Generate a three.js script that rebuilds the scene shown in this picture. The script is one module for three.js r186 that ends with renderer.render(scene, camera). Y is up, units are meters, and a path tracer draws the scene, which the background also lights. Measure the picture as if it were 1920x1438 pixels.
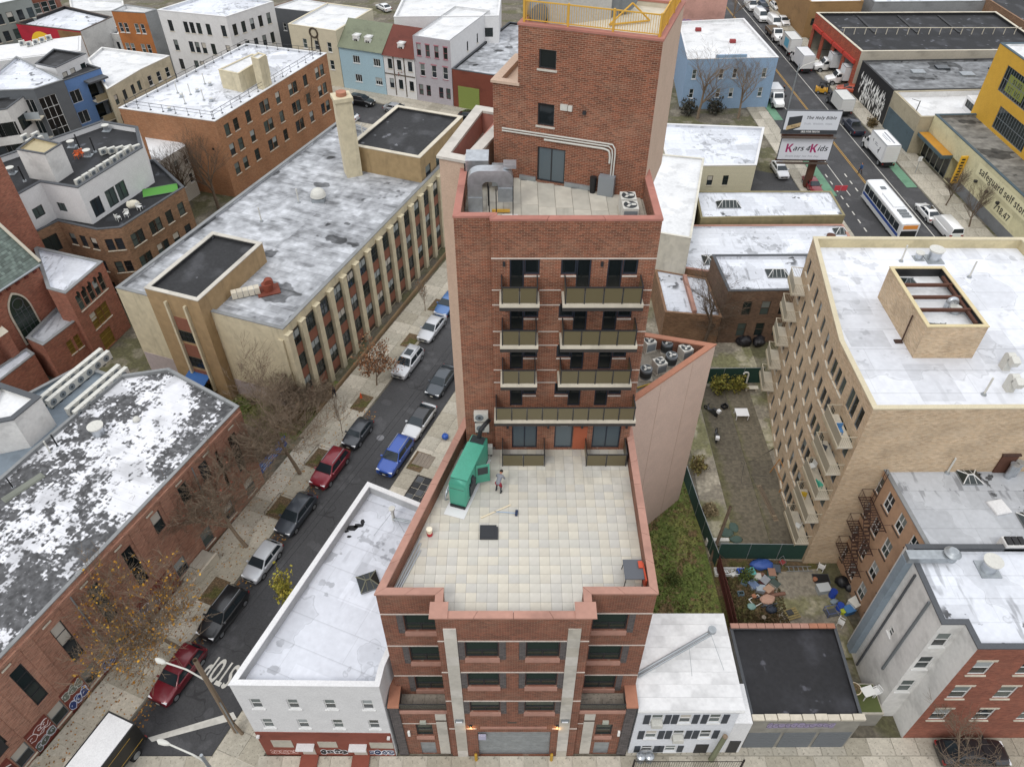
import * as THREE from 'three';
import { mergeGeometries } from 'three/addons/utils/BufferGeometryUtils.js';
import { MarchingCubes } from 'three/addons/objects/MarchingCubes.js';

// ---------- camera, sky, sun, exposure ----------
const scene = new THREE.Scene();
const camera = new THREE.PerspectiveCamera(53.7, 1024 / 766, 0.5, 1500);
camera.position.set(0, 55.5, 0);
camera.rotation.x = -43 * Math.PI / 180;
const renderer = new THREE.WebGLRenderer();
renderer.toneMapping = THREE.LinearToneMapping;
renderer.toneMappingExposure = 1.3;
renderer.shadowMap.enabled = true;
{
  const w = 64, h = 32, d = new Float32Array(w * h * 4);
  for (let j = 0; j < h; j++) for (let i = 0; i < w; i++) {
    const e = Math.max(0, Math.sin(((j + 0.5) / h - 0.5) * Math.PI)), k = (j * w + i) * 4;
    const L = 0.54 + 0.66 * e;                       // overcast: brighter towards the zenith
    d[k] = L * 0.98; d[k + 1] = L; d[k + 2] = L * 1.045; d[k + 3] = 1;
  }
  const sky = new THREE.DataTexture(d, w, h, THREE.RGBAFormat, THREE.FloatType);
  sky.mapping = THREE.EquirectangularReflectionMapping; sky.magFilter = THREE.LinearFilter; sky.needsUpdate = true;
  scene.background = sky; scene.environment = sky;
}
const sun = new THREE.DirectionalLight(0xfffaf2, 0.75);
sun.position.set(-70, 170, 60); sun.target.position.set(0, 0, -60);
sun.shadow.radius = 30; sun.castShadow = true; sun.shadow.mapSize.set(2048, 2048);
Object.assign(sun.shadow.camera, { left: -140, right: 140, top: 140, bottom: -140, near: 1, far: 420 });
scene.add(sun, sun.target);

// ---------- helpers ----------
const rngF = s => () => { s |= 0; s = s + 0x6D2B79F5 | 0; let t = Math.imul(s ^ s >>> 15, 1 | s); t = t + Math.imul(t ^ t >>> 7, 61 | t) ^ t; return ((t ^ t >>> 14) >>> 0) / 4294967296; };
let R = rngF(7);
const lerp = (a, b, t) => a + (b - a) * t, cl = (x, a = 0, b = 1) => x < a ? a : x > b ? b : x, ss = (a, b, x) => { const t = cl((x - a) / (b - a)); return t * t * (3 - 2 * t); };
const PI = Math.PI;
// tileable value noise
const NT = (() => { const r = rngF(99), a = new Float32Array(65536); for (let i = 0; i < 65536; i++) a[i] = r(); return a; })();
const vn = (x, y, p, s = 0) => {
  const xi = Math.floor(x), yi = Math.floor(y), fx = x - xi, fy = y - yi, u = fx * fx * (3 - 2 * fx), v = fy * fy * (3 - 2 * fy);
  const m = (a, b) => NT[(((a % p + p) % p) * 157 + ((b % p + p) % p) * 4021 + s * 7919) & 65535];
  return lerp(lerp(m(xi, yi), m(xi + 1, yi), u), lerp(m(xi, yi + 1), m(xi + 1, yi + 1), u), v);
};
const fbm = (u, v, f, o = 4, s = 0) => { let a = 0, k = 0.5, n = 0; for (let i = 0; i < o; i++) { a += k * vn(u * f, v * f, f, s + i); n += k; k *= 0.5; f *= 2; } return a / n; };
function dtex(n, fn, m, srgb = true, nh = n) {          // fn(u,v) -> [r,g,b] 0..1; m: metres per tile
  const d = new Uint8Array(n * nh * 4);
  for (let j = 0; j < nh; j++) for (let i = 0; i < n; i++) { const c = fn(i / n, j / nh), k = (j * n + i) * 4; d[k] = cl(c[0]) * 255; d[k + 1] = cl(c[1]) * 255; d[k + 2] = cl(c[2]) * 255; d[k + 3] = 255; }
  const t = new THREE.DataTexture(d, n, nh); t.wrapS = t.wrapT = THREE.RepeatWrapping; t.magFilter = THREE.LinearFilter; t.minFilter = THREE.LinearMipmapLinearFilter; t.generateMipmaps = true;
  if (srgb) t.colorSpace = THREE.SRGBColorSpace;
  t.repeat.set(1 / m, 1 / (Array.isArray(m) ? m[1] : m)); if (Array.isArray(m)) t.repeat.set(1 / m[0], 1 / m[1]);
  t.needsUpdate = true; return t;
}
const hex = h => [(h >> 16 & 255) / 255, (h >> 8 & 255) / 255, (h & 255) / 255];
const mix3 = (a, b, t) => [lerp(a[0], b[0], t), lerp(a[1], b[1], t), lerp(a[2], b[2], t)];
const mul3 = (a, k) => [a[0] * k, a[1] * k, a[2] * k];
function brickTex(b, b2, mortar, vr = 0.16, bw = 0.3, bh = 0.1) {
  const nx = 16, ny = 48, B = hex(b), B2 = hex(b2), Mo = hex(mortar), sd = b & 63;
  return dtex(1024, (u, v) => {
    const r = Math.floor(v * ny), fy = v * ny - r, uu = (u + (r & 1) * 0.5 / nx) % 1, c = Math.floor(uu * nx), fx = uu * nx - c;
    const k = NT[(c * 37 + r * 911 + 5 + sd) & 65535], k2 = NT[(c * 91 + r * 173 + 77) & 65535], g = vn(u * 256, v * 256, 256, 3), wz = fbm(u, v, 4, 4, 9 + sd);
    const ef = 0.16 * ss(0.56, 0.72, fbm(u, v, 6, 4, 19 + sd));                 // pale lime bloom
    const q = fy < 0.13 || fx < 0.045 ? mul3(Mo, 0.88 + 0.16 * g) : mul3(mix3(B, B2, k2 * k2), 1 - vr / 2 + vr * k + 0.1 * (g - 0.5));
    return mix3(mul3(q, 0.91 + 0.18 * wz), Mo, ef);
  }, [bw * nx, bh * ny]);
}
const mt = (o) => new THREE.MeshStandardMaterial({ roughness: 0.85, ...o });
const col = (c, rough = 0.7, metal = 0) => new THREE.MeshStandardMaterial({ color: c, roughness: rough, metalness: metal });
const cached = {}; const C = (c, rough = 0.7, metal = 0) => cached[c + '_' + rough + '_' + metal] ||= col(c, rough, metal);
// shared grain maps (near white, multiplied by the material's colour)
const T = {};
T.grain = dtex(512, (u, v) => { const k = 0.9 + 0.1 * fbm(u, v, 64, 3) - 0.05 * fbm(u, v, 5, 3, 5); return [k, k, k]; }, 4);
T.blotch = dtex(512, (u, v) => { const a = fbm(u, v, 4, 5, 1), b = fbm(u, v, 40, 3, 2); const k = 0.87 + 0.13 * a + 0.08 * (b - 0.5) - 0.06 * ss(0.58, 0.75, fbm(u, v, 7, 4, 8)); return [k, k * 0.995, k * 0.98]; }, 9);
T.streak = dtex(512, (u, v) => { const s = fbm(u, v * 0.12, 24, 3, 4), k = 0.86 + 0.14 * fbm(u, v, 16, 3) - 0.05 * ss(0.56, 0.8, s); return [k, k, k * 0.98]; }, 8);
T.siding = dtex(256, (u, v) => { const f = v * 8 % 1, k = (f < 0.1 ? 0.8 : 0.98) * (0.95 + 0.07 * fbm(u, v, 16, 2)); return [k, k, k]; }, 1.6);
// roofs
const roofW = (sd, dirt, m) => dtex(1024, (u, v) => {
  const ru = Math.floor(v * 9), su = (v * 9) % 1, cu = ((u + NT[ru * 13 + sd]) * 3) % 1, seam = su < .016 ? .1 : su < .05 ? .03 : 0, js = cu < .006 ? .07 : 0;
  const px = Math.floor(u * 7 + NT[sd + 3]), py = Math.floor(v * 11), pk = NT[(px * 71 + py * 331 + sd * 17) & 65535], patch = pk > .86 ? .04 : pk < .1 ? -.06 : 0;   // recoated rectangles
  const p = fbm(u, v, 5, 5, sd), ring = Math.exp(-Math.pow((p - .56) / .006, 2)) * .1, pond = .06 * ss(.55, .6, p);         // dried puddles with a tide line
  const spot = dirt * ss(.64, .7, fbm(u, v, 22, 4, sd + 6)) * ss(.46, .6, fbm(u, v, 4, 3, sd + 9)), scuff = dirt * .35 * ss(.6, .74, fbm(u, v * .2, 40, 3, sd + 12)) * ss(.5, .62, fbm(u, v, 5, 3, sd + 15));
  const k = .9 + .07 * fbm(u, v, 60, 3, 3) + patch - seam - js - pond - ring - spot - scuff;
  return [k * .985, k * .992, k * 1.005];
}, m);
T.roofWhite = roofW(1, .16, 18); T.roofWhite2 = roofW(40, .5, 15);
T.roofGrey = dtex(1024, (u, v) => {
  const r = Math.floor(v * 34), sh = NT[r * 31 + 7], c = Math.floor((u + sh) * 12), k0 = NT[(c * 77 + r * 313) & 65535], fy = v * 34 - r, fx = ((u + sh) * 12) % 1, seam = (fy < 0.1 ? 0.12 * NT[(r * 91 + c) & 65535] : 0) + (fx < .02 ? .06 : 0);
  const w = fbm(u, v, 6, 5, 31), w2 = fbm(u, v, 40, 4, 33);
  let k = 0.72 + 0.1 * (k0 - 0.5) + 0.2 * (w - 0.45) + 0.34 * (w2 - 0.5) - seam - .12 * ss(.55, .7, fbm(u * .4, v, 30, 3, 37));
  k -= 0.3 * ss(0.68, 0.72, fbm(u, v, 9, 4, 36));
  return [k * 0.995, k, k * 1.005];
}, [30, 30]);
T.roofPeel = dtex(2048, (u, v) => {
  const wx = fbm(u, v, 8, 4, 41) * 0.06, wy = fbm(u, v, 8, 4, 43) * 0.06;
  const big = fbm(u + wx, v + wy, 5, 5, 45), mid = fbm(u + wx, v + wy, 30, 4, 49), fine = fbm(u, v, 160, 3, 51), d1 = vn((u + wx * .5) * 130, (v + wy * .5) * 44, 4096, 47), d2 = vn((u + wy * .4) * 48, (v + wx * .4) * 150, 4096, 57);
  const m = 1.5 * (big - 0.55) + 0.7 * (mid - 0.5) + 0.5 * (fine - 0.5) + .3 * (d1 - .5) + .3 * (d2 - .5);
  const fs = vn(u * 420, v * 70, 4096, 61), roll = (v * 26 % 1) < .03 ? .08 : 0, t = .55 * ss(-0.1, 0.1, m + .12 * (fs - .5)) + .45 * ss(.0, .16, m + .1 * (fs - .5)), g = 0.84 - roll + 0.1 * fbm(u, v, 40, 3, 52) - .12 * ss(.55, .7, fbm(u, v, 12, 3, 58)), b = 0.2 + 0.26 * fbm(u, v, 90, 3, 54);
  const k = lerp(g, b, t);
  return [k * 1.0, k * 1.0, k * 1.01];
}, 26);
T.roofBlack = dtex(512, (u, v) => { const k = 0.2 + 0.07 * fbm(u, v, 60, 2) + 0.13 * ss(0.55, 0.8, fbm(u, v, 5, 4, 61)) + 0.3 * ss(.72, .8, fbm(u, v, 10, 4, 63)); return [k, k * 1.01, k * 1.05]; }, 12);
T.asphalt = dtex(1024, (u, v) => {
  const k = 0.30 + 0.06 * fbm(u, v, 200, 2, 71) + 0.08 * (fbm(u, v, 6, 4, 73) - 0.5) + 0.05 * ss(.6, .7, fbm(u, v, 14, 3, 75)) - (Math.abs(fbm(u, v, 8, 3, 78) - .5) < .006 ? 0.06 : 0);
  return [k, k, k * 1.02];
}, 18);
T.conc = dtex(1024, (u, v) => {
  const a = fbm(u, v, 6, 5, 81), b = fbm(u, v, 60, 3, 83); const k = 0.83 + 0.1 * (a - 0.5) + 0.14 * (b - 0.5) - 0.07 * ss(0.6, 0.75, fbm(u, v, 14, 4, 85)) - .16 * ss(.8, .86, vn(u * 120, v * 120, 120, 7));
  return [k, k * 0.985, k * 0.95];
}, 10);
T.grass = dtex(1024, (u, v) => {
  const a = fbm(u, v, 6, 5, 91), b = fbm(u, v, 120, 2, 93), c = fbm(u, v, 14, 4, 95);
  const g = mix3([0.46, 0.47, 0.26], [0.36, 0.41, 0.2], ss(0.35, 0.6, a)), d = mix3(g, [0.44, 0.37, 0.26], ss(0.55, 0.72, c));
  return mul3(d, 0.7 + 0.6 * b);
}, 9);
T.dirt = dtex(1024, (u, v) => { const a = fbm(u, v, 7, 5, 101), b = fbm(u, v, 90, 3, 103); return mul3(mix3([0.42, 0.36, 0.28], [0.35, 0.35, 0.2], ss(.45, .62, a)), 0.62 + 0.7 * b); }, 8);
T.yard = dtex(1024, (u, v) => {
  const a = fbm(u, v, 4, 5, 111), b = fbm(u, v, 60, 3, 113), c = ss(.52, .68, fbm(u, v, 8, 4, 115));
  return mul3(mix3(mix3([0.56, 0.54, 0.5], [0.5, 0.5, 0.38], ss(.45, .65, a)), [0.72, 0.7, 0.65], c * .7), 0.8 + 0.4 * b);
}, 12);
T.wood = dtex(256, (u, v) => { const k = 0.75 + 0.25 * fbm(u, v * 0.1, 40, 3, 121) + .1 * fbm(u, v, 4, 3, 122); return [k, k, k]; }, 2);
T.bark = dtex(256, (u, v) => { const k = 0.6 + 0.55 * fbm(u, v, 18, 3, 131); return [k, k * .96, k * .9]; }, 0.7);
T.metalNoise = dtex(256, (u, v) => { const k = 0.82 + 0.2 * fbm(u, v, 8, 4, 141); return [k, k, k]; }, 2);

const M = {};
const bump = (m, t, s) => { m.bumpMap = t; m.bumpScale = s; return m; };
M.brickMain = bump(mt({ map: brickTex(0x7f4b35, 0x6b3d2a, 0xb09a86, 0.26), roughness: 0.9 }), null, 0);
M.brickWing = mt({ map: brickTex(0x784735, 0x663b2b, 0xa08a78, 0.26), roughness: 0.9 });
M.brickDark = mt({ map: brickTex(0x55504f, 0x444041, 0x77706c, 0.3), roughness: 0.9 });
M.brickOrange = mt({ map: brickTex(0x9e7050, 0x8e6244, 0xa8866a, 0.14), roughness: 0.92 });
M.brickTan = mt({ map: brickTex(0xbda78b, 0xae9577, 0xbaad9a, 0.12), roughness: 0.92 });
M.brickRed = mt({ map: brickTex(0xa07460, 0x8c5f4e, 0xa58b7a, 0.2), roughness: 0.92 });
M.brickBrown = mt({ map: brickTex(0x86674f, 0x735540, 0x978068, 0.2), roughness: 0.92 });
M.brickChurch = mt({ map: brickTex(0x99624e, 0x875040, 0x907464, 0.18), roughness: 0.92 });
const paint = (c, map = T.grain, rough = 0.85) => mt({ color: c, map, roughness: rough });
M.white = paint(0xe2e2e2, T.blotch); M.whiteClean = paint(0xe6e6e6, T.grain); M.cream = paint(0xd3c8ae, T.streak); M.tanStucco = paint(0xcbb19c, T.grain);
M.pink = paint(0xd8beae, T.grain); M.coping = paint(0xb58a7c, T.blotch, .8); M.copingRed = paint(0xb37a6e, T.blotch, .8); M.copingOrange = paint(0xb37c64, T.blotch, .8); M.stone = paint(0xc9c5bd, T.blotch);
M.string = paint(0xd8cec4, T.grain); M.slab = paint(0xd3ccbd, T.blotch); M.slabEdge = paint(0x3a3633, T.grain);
M.concrete = paint(0xb9b4a9, T.blotch); M.darkGrey = paint(0x55585c, T.grain); M.roofEdge = paint(0x8a8d90, T.blotch, .7);
M.roofWhite = paint(0xe4e6ea, T.roofWhite, .9); M.roofWhite2 = paint(0xe2e4e8, T.roofWhite2, .9); M.roofGrey = paint(0xe0e2e6, T.roofGrey, .9); M.roofPeel = paint(0xf0f1f3, T.roofPeel, .85); M.roofBlack = paint(0xb8b8b8, T.roofBlack, .85);
M.roofPlain = paint(0xe2e4e8, T.blotch, .9);
M.asphalt = paint(0xd0d0d0, T.asphalt, .9); M.conc = paint(0xd6d3cc, T.conc, .92); M.grass = paint(0xffffff, T.grass, 1); M.dirt = paint(0xf0e8e0, T.dirt, 1); M.yard = paint(0xf0ece4, T.yard, .95);
M.mark = paint(0xd8d6d0, T.blotch, .8); M.markYellow = paint(0xc69b4a, T.blotch, .8); M.markGreen = paint(0x6f9a80, T.blotch, .85);
M.glass = new THREE.MeshStandardMaterial({ color: 0x1a2022, roughness: 0.08, metalness: 0.0 });
M.glass2 = new THREE.MeshStandardMaterial({ color: 0x232c2c, roughness: 0.1 });
M.glassBlue = new THREE.MeshStandardMaterial({ color: 0x2b3238, roughness: 0.08 });
M.glassGreen = new THREE.MeshStandardMaterial({ color: 0x26332c, roughness: 0.08 });
M.glass3 = new THREE.MeshStandardMaterial({ color: 0x46514f, roughness: .12 }); M.glass4 = new THREE.MeshStandardMaterial({ color: 0x303a3c, roughness: .05, metalness: .35 });
M.glassDoor = new THREE.MeshStandardMaterial({ color: 0x59646a, roughness: .14 });
M.blind = C(0x9aa0a0, .6); M.blind2 = C(0x6f7674, .6); M.curtain = C(0xb9b4aa, .8);
M.frameDark = C(0x2a2b2e, .5); M.frameWhite = C(0xd8d8d6, .55); M.frameGrey = C(0x6b7073, .5); M.frameBrown = C(0x4b3f36, .6);
M.metal = mt({ color: 0xc6cbd0, map: T.metalNoise, roughness: 0.3, metalness: 0.7 }); M.galv = mt({ color: 0xaab0b4, map: T.metalNoise, roughness: .45, metalness: .5 }); M.rust = paint(0x5b3a2c, T.blotch, .9); M.iron = C(0x2c2624, .7, .2); M.ironRust = paint(0x4a342c, T.blotch, .8);
M.black = C(0x1c1d1f, .6); M.rubber = C(0x18191a, .9); M.acWhite = paint(0xd5d4cc, T.grain, .6); M.acGrey = paint(0x7f868b, T.grain, .6); M.acDark = C(0x33383a, .6);
M.bark = mt({ color: 0x8c8074, map: T.bark, roughness: 1 }); M.barkDark = mt({ color: 0x6e6258, map: T.bark, roughness: 1 });
M.woodPole = mt({ color: 0x8a7864, map: T.wood, roughness: .95 });

// geometry
const V3 = (x, y, z) => new THREE.Vector3(x, y, z);
function quads(list) {                                   // [[p0,p1,p2,p3],[uvs]] counter-clockwise
  const p = [], u = [], ix = []; let k = 0;
  for (const [q, t] of list) { for (let i = 0; i < 4; i++) { p.push(...q[i]); u.push(...t[i]); } ix.push(k, k + 1, k + 2, k, k + 2, k + 3); k += 4; }
  const g = new THREE.BufferGeometry(); g.setAttribute('position', new THREE.Float32BufferAttribute(p, 3)); g.setAttribute('uv', new THREE.Float32BufferAttribute(u, 2)); g.setIndex(ix); g.computeVertexNormals(); return g;
}
function B(x0, y0, z0, x1, y1, z1) {                     // box by corners, uv in metres
  if (x0 > x1) [x0, x1] = [x1, x0]; if (y0 > y1) [y0, y1] = [y1, y0]; if (z0 > z1) [z0, z1] = [z1, z0];
  const w = x1 - x0, h = y1 - y0, d = z1 - z0, o = (x0 * 3.1 + z0 * 1.7) % 5;
  const f = (a, b, c, e, U, V) => [[a, b, c, e], [[o, y0], [o + U, y0], [o + U, y0 + V], [o, y0 + V]]];
  return quads([f([x0, y0, z1], [x1, y0, z1], [x1, y1, z1], [x0, y1, z1], w, h), f([x1, y0, z0], [x0, y0, z0], [x0, y1, z0], [x1, y1, z0], w, h), f([x1, y0, z1], [x1, y0, z0], [x1, y1, z0], [x1, y1, z1], d, h), f([x0, y0, z0], [x0, y0, z1], [x0, y1, z1], [x0, y1, z0], d, h), f([x0, y1, z1], [x1, y1, z1], [x1, y1, z0], [x0, y1, z0], w, d), f([x0, y0, z0], [x1, y0, z0], [x1, y0, z1], [x0, y0, z1], w, d)]);
}
const bc = (w, h, d, x = 0, y = 0, z = 0) => B(x - w / 2, y, z - d / 2, x + w / 2, y + h, z + d / 2);
const mg = (...l) => mergeGeometries(l.flat().map(g => { const q = g.index ? g.toNonIndexed() : g; for (const k of Object.keys(q.attributes)) if (!['position', 'normal', 'uv'].includes(k)) q.deleteAttribute(k); return q; }));
const tf = (g, x = 0, y = 0, z = 0, ry = 0, rx = 0, rz = 0) => g.applyMatrix4(new THREE.Matrix4().compose(V3(x, y, z), new THREE.Quaternion().setFromEuler(new THREE.Euler(rx, ry, rz, 'YXZ')), V3(1, 1, 1)));
const cyl = (r0, r1, h, x = 0, y = 0, z = 0, n = 12) => { const g = new THREE.CylinderGeometry(r1, r0, h, n); g.translate(x, y + h / 2, z); return g; };
function rod(a, b, r, r2 = r, n = 6) {                   // cylinder between two points
  const A = V3(...a), D = V3(...b).sub(A), L = D.length(), g = new THREE.CylinderGeometry(r2, r, L, n, 1, true); g.translate(0, L / 2, 0);
  g.applyQuaternion(new THREE.Quaternion().setFromUnitVectors(V3(0, 1, 0), D.normalize())); g.translate(...a); return g;
}
const tube = (pts, r, n = 6, seg = 6) => new THREE.TubeGeometry(new THREE.CatmullRomCurve3(pts.map(p => V3(...p)), false, 'catmullrom', 0.15), pts.length * seg, r, n);
const names = {};
const numbered = n => { const k = names[n] = (names[n] ?? -1) + 1; return k ? n + '_' + String(k).padStart(3, '0') : n; };
function add(m) { m.castShadow = m.receiveShadow = true; return m; }
function mesh(name, g, m, parent) { const o = add(new THREE.Mesh(g, m)); o.name = name; parent.add(o); return o; }
function meshAt(name, g, m, parent, x, y, z, ry = 0) { const o = mesh(name, g, m, parent); o.position.set(x, y, z); o.rotation.y = ry; return o; }
function thing(name, label, category, pos = [0, 0, 0], ry = 0, group) { const o = new THREE.Group(); o.name = numbered(name); o.userData = { label, category }; if (group) o.userData.group = group; o.position.set(...pos); o.rotation.y = ry; scene.add(o); return o; }
function one(name, label, category, g, m, pos = [0, 0, 0], ry = 0, group) { const o = add(new THREE.Mesh(g, m)); o.name = numbered(name); o.userData = { label, category }; if (group) o.userData.group = group; o.position.set(...pos); o.rotation.y = ry; scene.add(o); return o; }
function struct(name, g, m) { const o = add(new THREE.Mesh(g, m)); o.name = numbered(name); o.userData = { kind: 'structure' }; scene.add(o); return o; }
function dup(src, label, pos, ry = 0, group) { const o = src.clone(); o.name = numbered(src.name.replace(/_\d{3}$/, '')); o.userData = { ...src.userData, label }; if (group) o.userData.group = group; o.position.set(...pos); o.rotation.y = ry; scene.add(o); return o; }
// polygons
const area = p => p.reduce((s, a, i) => { const b = p[(i + 1) % p.length]; return s + a[0] * b[1] - b[0] * a[1]; }, 0) / 2;
function inset(p, t) {                                   // p negative area (front-left, front-right, back-right ...)
  const n = p.length, E = p.map((a, i) => { const b = p[(i + 1) % n], dx = b[0] - a[0], dz = b[1] - a[1], L = Math.hypot(dx, dz); return { a: [a[0] + dz / L * t, a[1] - dx / L * t], d: [dx / L, dz / L] }; });
  return p.map((_, i) => { const A = E[(i + n - 1) % n], Bq = E[i], cr = A.d[0] * Bq.d[1] - A.d[1] * Bq.d[0]; if (Math.abs(cr) < 1e-4) return Bq.a; const s = ((Bq.a[0] - A.a[0]) * Bq.d[1] - (Bq.a[1] - A.a[1]) * Bq.d[0]) / cr; return [A.a[0] + A.d[0] * s, A.a[1] + A.d[1] * s]; });
}
function flat(p, y, rot = 0, hole, du = 0, dv = 0) {                      // horizontal polygon facing up, uv in metres turned by rot
  const s = new THREE.Shape(p.map(q => new THREE.Vector2(q[0], -q[1]))); if (hole) s.holes.push(new THREE.Path(hole.map(q => new THREE.Vector2(q[0], -q[1]))));
  const g = new THREE.ShapeGeometry(s); g.rotateX(-PI / 2); g.translate(0, y, 0);
  const P = g.attributes.position, u = g.attributes.uv, c = Math.cos(rot), sn = Math.sin(rot);
  for (let i = 0; i < P.count; i++) { const x = P.getX(i), z = P.getZ(i); u.setXY(i, x * c - z * sn + du, x * sn + z * c + dv); } return g;
}
function slabG(p, y0, y1, rot = 0) {                       // extruded polygon (closed slab)
  const L = [flat(p, y1, rot)]; const q = [];
  p.forEach((a, i) => { const b = p[(i + 1) % p.length], w = Math.hypot(b[0] - a[0], b[1] - a[1]); q.push([[[a[0], y0, a[1]], [b[0], y0, b[1]], [b[0], y1, b[1]], [a[0], y1, a[1]]], [[0, y0], [w, y0], [w, y1], [0, y1]]]); });
  L.push(quads(q)); return mg(L);
}
const edge = (p, i) => { const a = p[i], b = p[(i + 1) % p.length], dx = b[0] - a[0], dz = b[1] - a[1], L = Math.hypot(dx, dz); return { a, b, L, d: [dx / L, dz / L], n: [-dz / L, dx / L], th: Math.atan2(-dz, dx) }; };
function wallG(e, y0, y1, holes = [], dep = 0.16, u0 = 0) {   // wall sheet with rectangular holes [ua,ub,va,vb] and their reveals
  const us = [...new Set([0, e.L, ...holes.flatMap(h => [h[0], h[1]])])].filter(x => x >= 0 && x <= e.L).sort((a, b) => a - b), vs = [...new Set([y0, y1, ...holes.flatMap(h => [h[2], h[3]])])].filter(y => y >= y0 && y <= y1).sort((a, b) => a - b), q = [];
  const P = (u, v, k = 0) => [e.a[0] + e.d[0] * u - e.n[0] * k, v, e.a[1] + e.d[1] * u - e.n[1] * k];
  for (let i = 0; i < us.length - 1; i++) for (let j = 0; j < vs.length - 1; j++) {
    const uc = (us[i] + us[i + 1]) / 2, vc = (vs[j] + vs[j + 1]) / 2; if (holes.some(h => uc > h[0] && uc < h[1] && vc > h[2] && vc < h[3])) continue;
    q.push([[P(us[i], vs[j]), P(us[i + 1], vs[j]), P(us[i + 1], vs[j + 1]), P(us[i], vs[j + 1])], [[u0 + us[i], vs[j]], [u0 + us[i + 1], vs[j]], [u0 + us[i + 1], vs[j + 1]], [u0 + us[i], vs[j + 1]]]]);
  }
  for (const [a, b, c, d] of holes) {
    const uv = [[a, c], [a + dep, c], [a + dep, d], [a, d]];
    q.push([[P(a, c), P(a, c, dep), P(a, d, dep), P(a, d)].reverse(), uv], [[P(b, c), P(b, d), P(b, d, dep), P(b, c, dep)].reverse(), uv], [[P(a, d), P(a, d, dep), P(b, d, dep), P(b, d)].reverse(), uv], [[P(a, c), P(b, c), P(b, c, dep), P(a, c, dep)].reverse(), uv]);
  }
  return quads(q);
}
// windows
const wcache = {};
function windowAt(parent, x, y, z, th, w, h, o = {}) {   // (x,y,z) bottom centre of the opening on the wall face
  const { nx = 1, ny = 2, fm = M.frameDark, pm = M.glass, fw = 0.07, dep = 0.14, sill, lintel, blind, name = 'window', pn = 'pane' } = o;
  const key = [w.toFixed(2), h.toFixed(2), nx, ny, fw, dep].join(); let c = wcache[key];
  if (!c) {
    const L = [B(-w / 2, 0, -dep, -w / 2 + fw, h, -dep + .06), B(w / 2 - fw, 0, -dep, w / 2, h, -dep + .06), B(-w / 2 + fw, 0, -dep, w / 2 - fw, fw, -dep + .06), B(-w / 2 + fw, h - fw, -dep, w / 2 - fw, h, -dep + .06)];
    for (let i = 1; i < nx; i++) { const u = -w / 2 + w * i / nx; L.push(B(u - fw * .4, fw, -dep + .004, u + fw * .4, h - fw, -dep + .05)); }
    for (let i = 1; i < ny; i++) { const v = h * i / ny; L.push(B(-w / 2 + fw, v - fw * .4, -dep + .006, w / 2 - fw, v + fw * .4, -dep + .055)); }
    c = wcache[key] = { f: mg(L), p: B(-w / 2 + .01, .01, -dep - .03, w / 2 - .01, h - .01, -dep + .015), s: B(-w / 2 - .08, -.09, -.1, w / 2 + .08, -.004, .09), l: B(-w / 2 - .08, h + .004, -.05, w / 2 + .08, h + .2, .03), b: B(-w / 2 + fw, h * .5, -dep + .016, w / 2 - fw, h - fw, -dep + .022) };
  }
  const f = mesh(name, c.f, fm, parent); f.position.set(x, y, z); f.rotation.y = th;
  mesh(pn, c.p, pm, f); if (sill) mesh('sill', c.s, sill, f); if (lintel) mesh('lintel', c.l, lintel, f); if (blind) mesh('blind', c.b, blind, f);
  return f;
}
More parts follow.
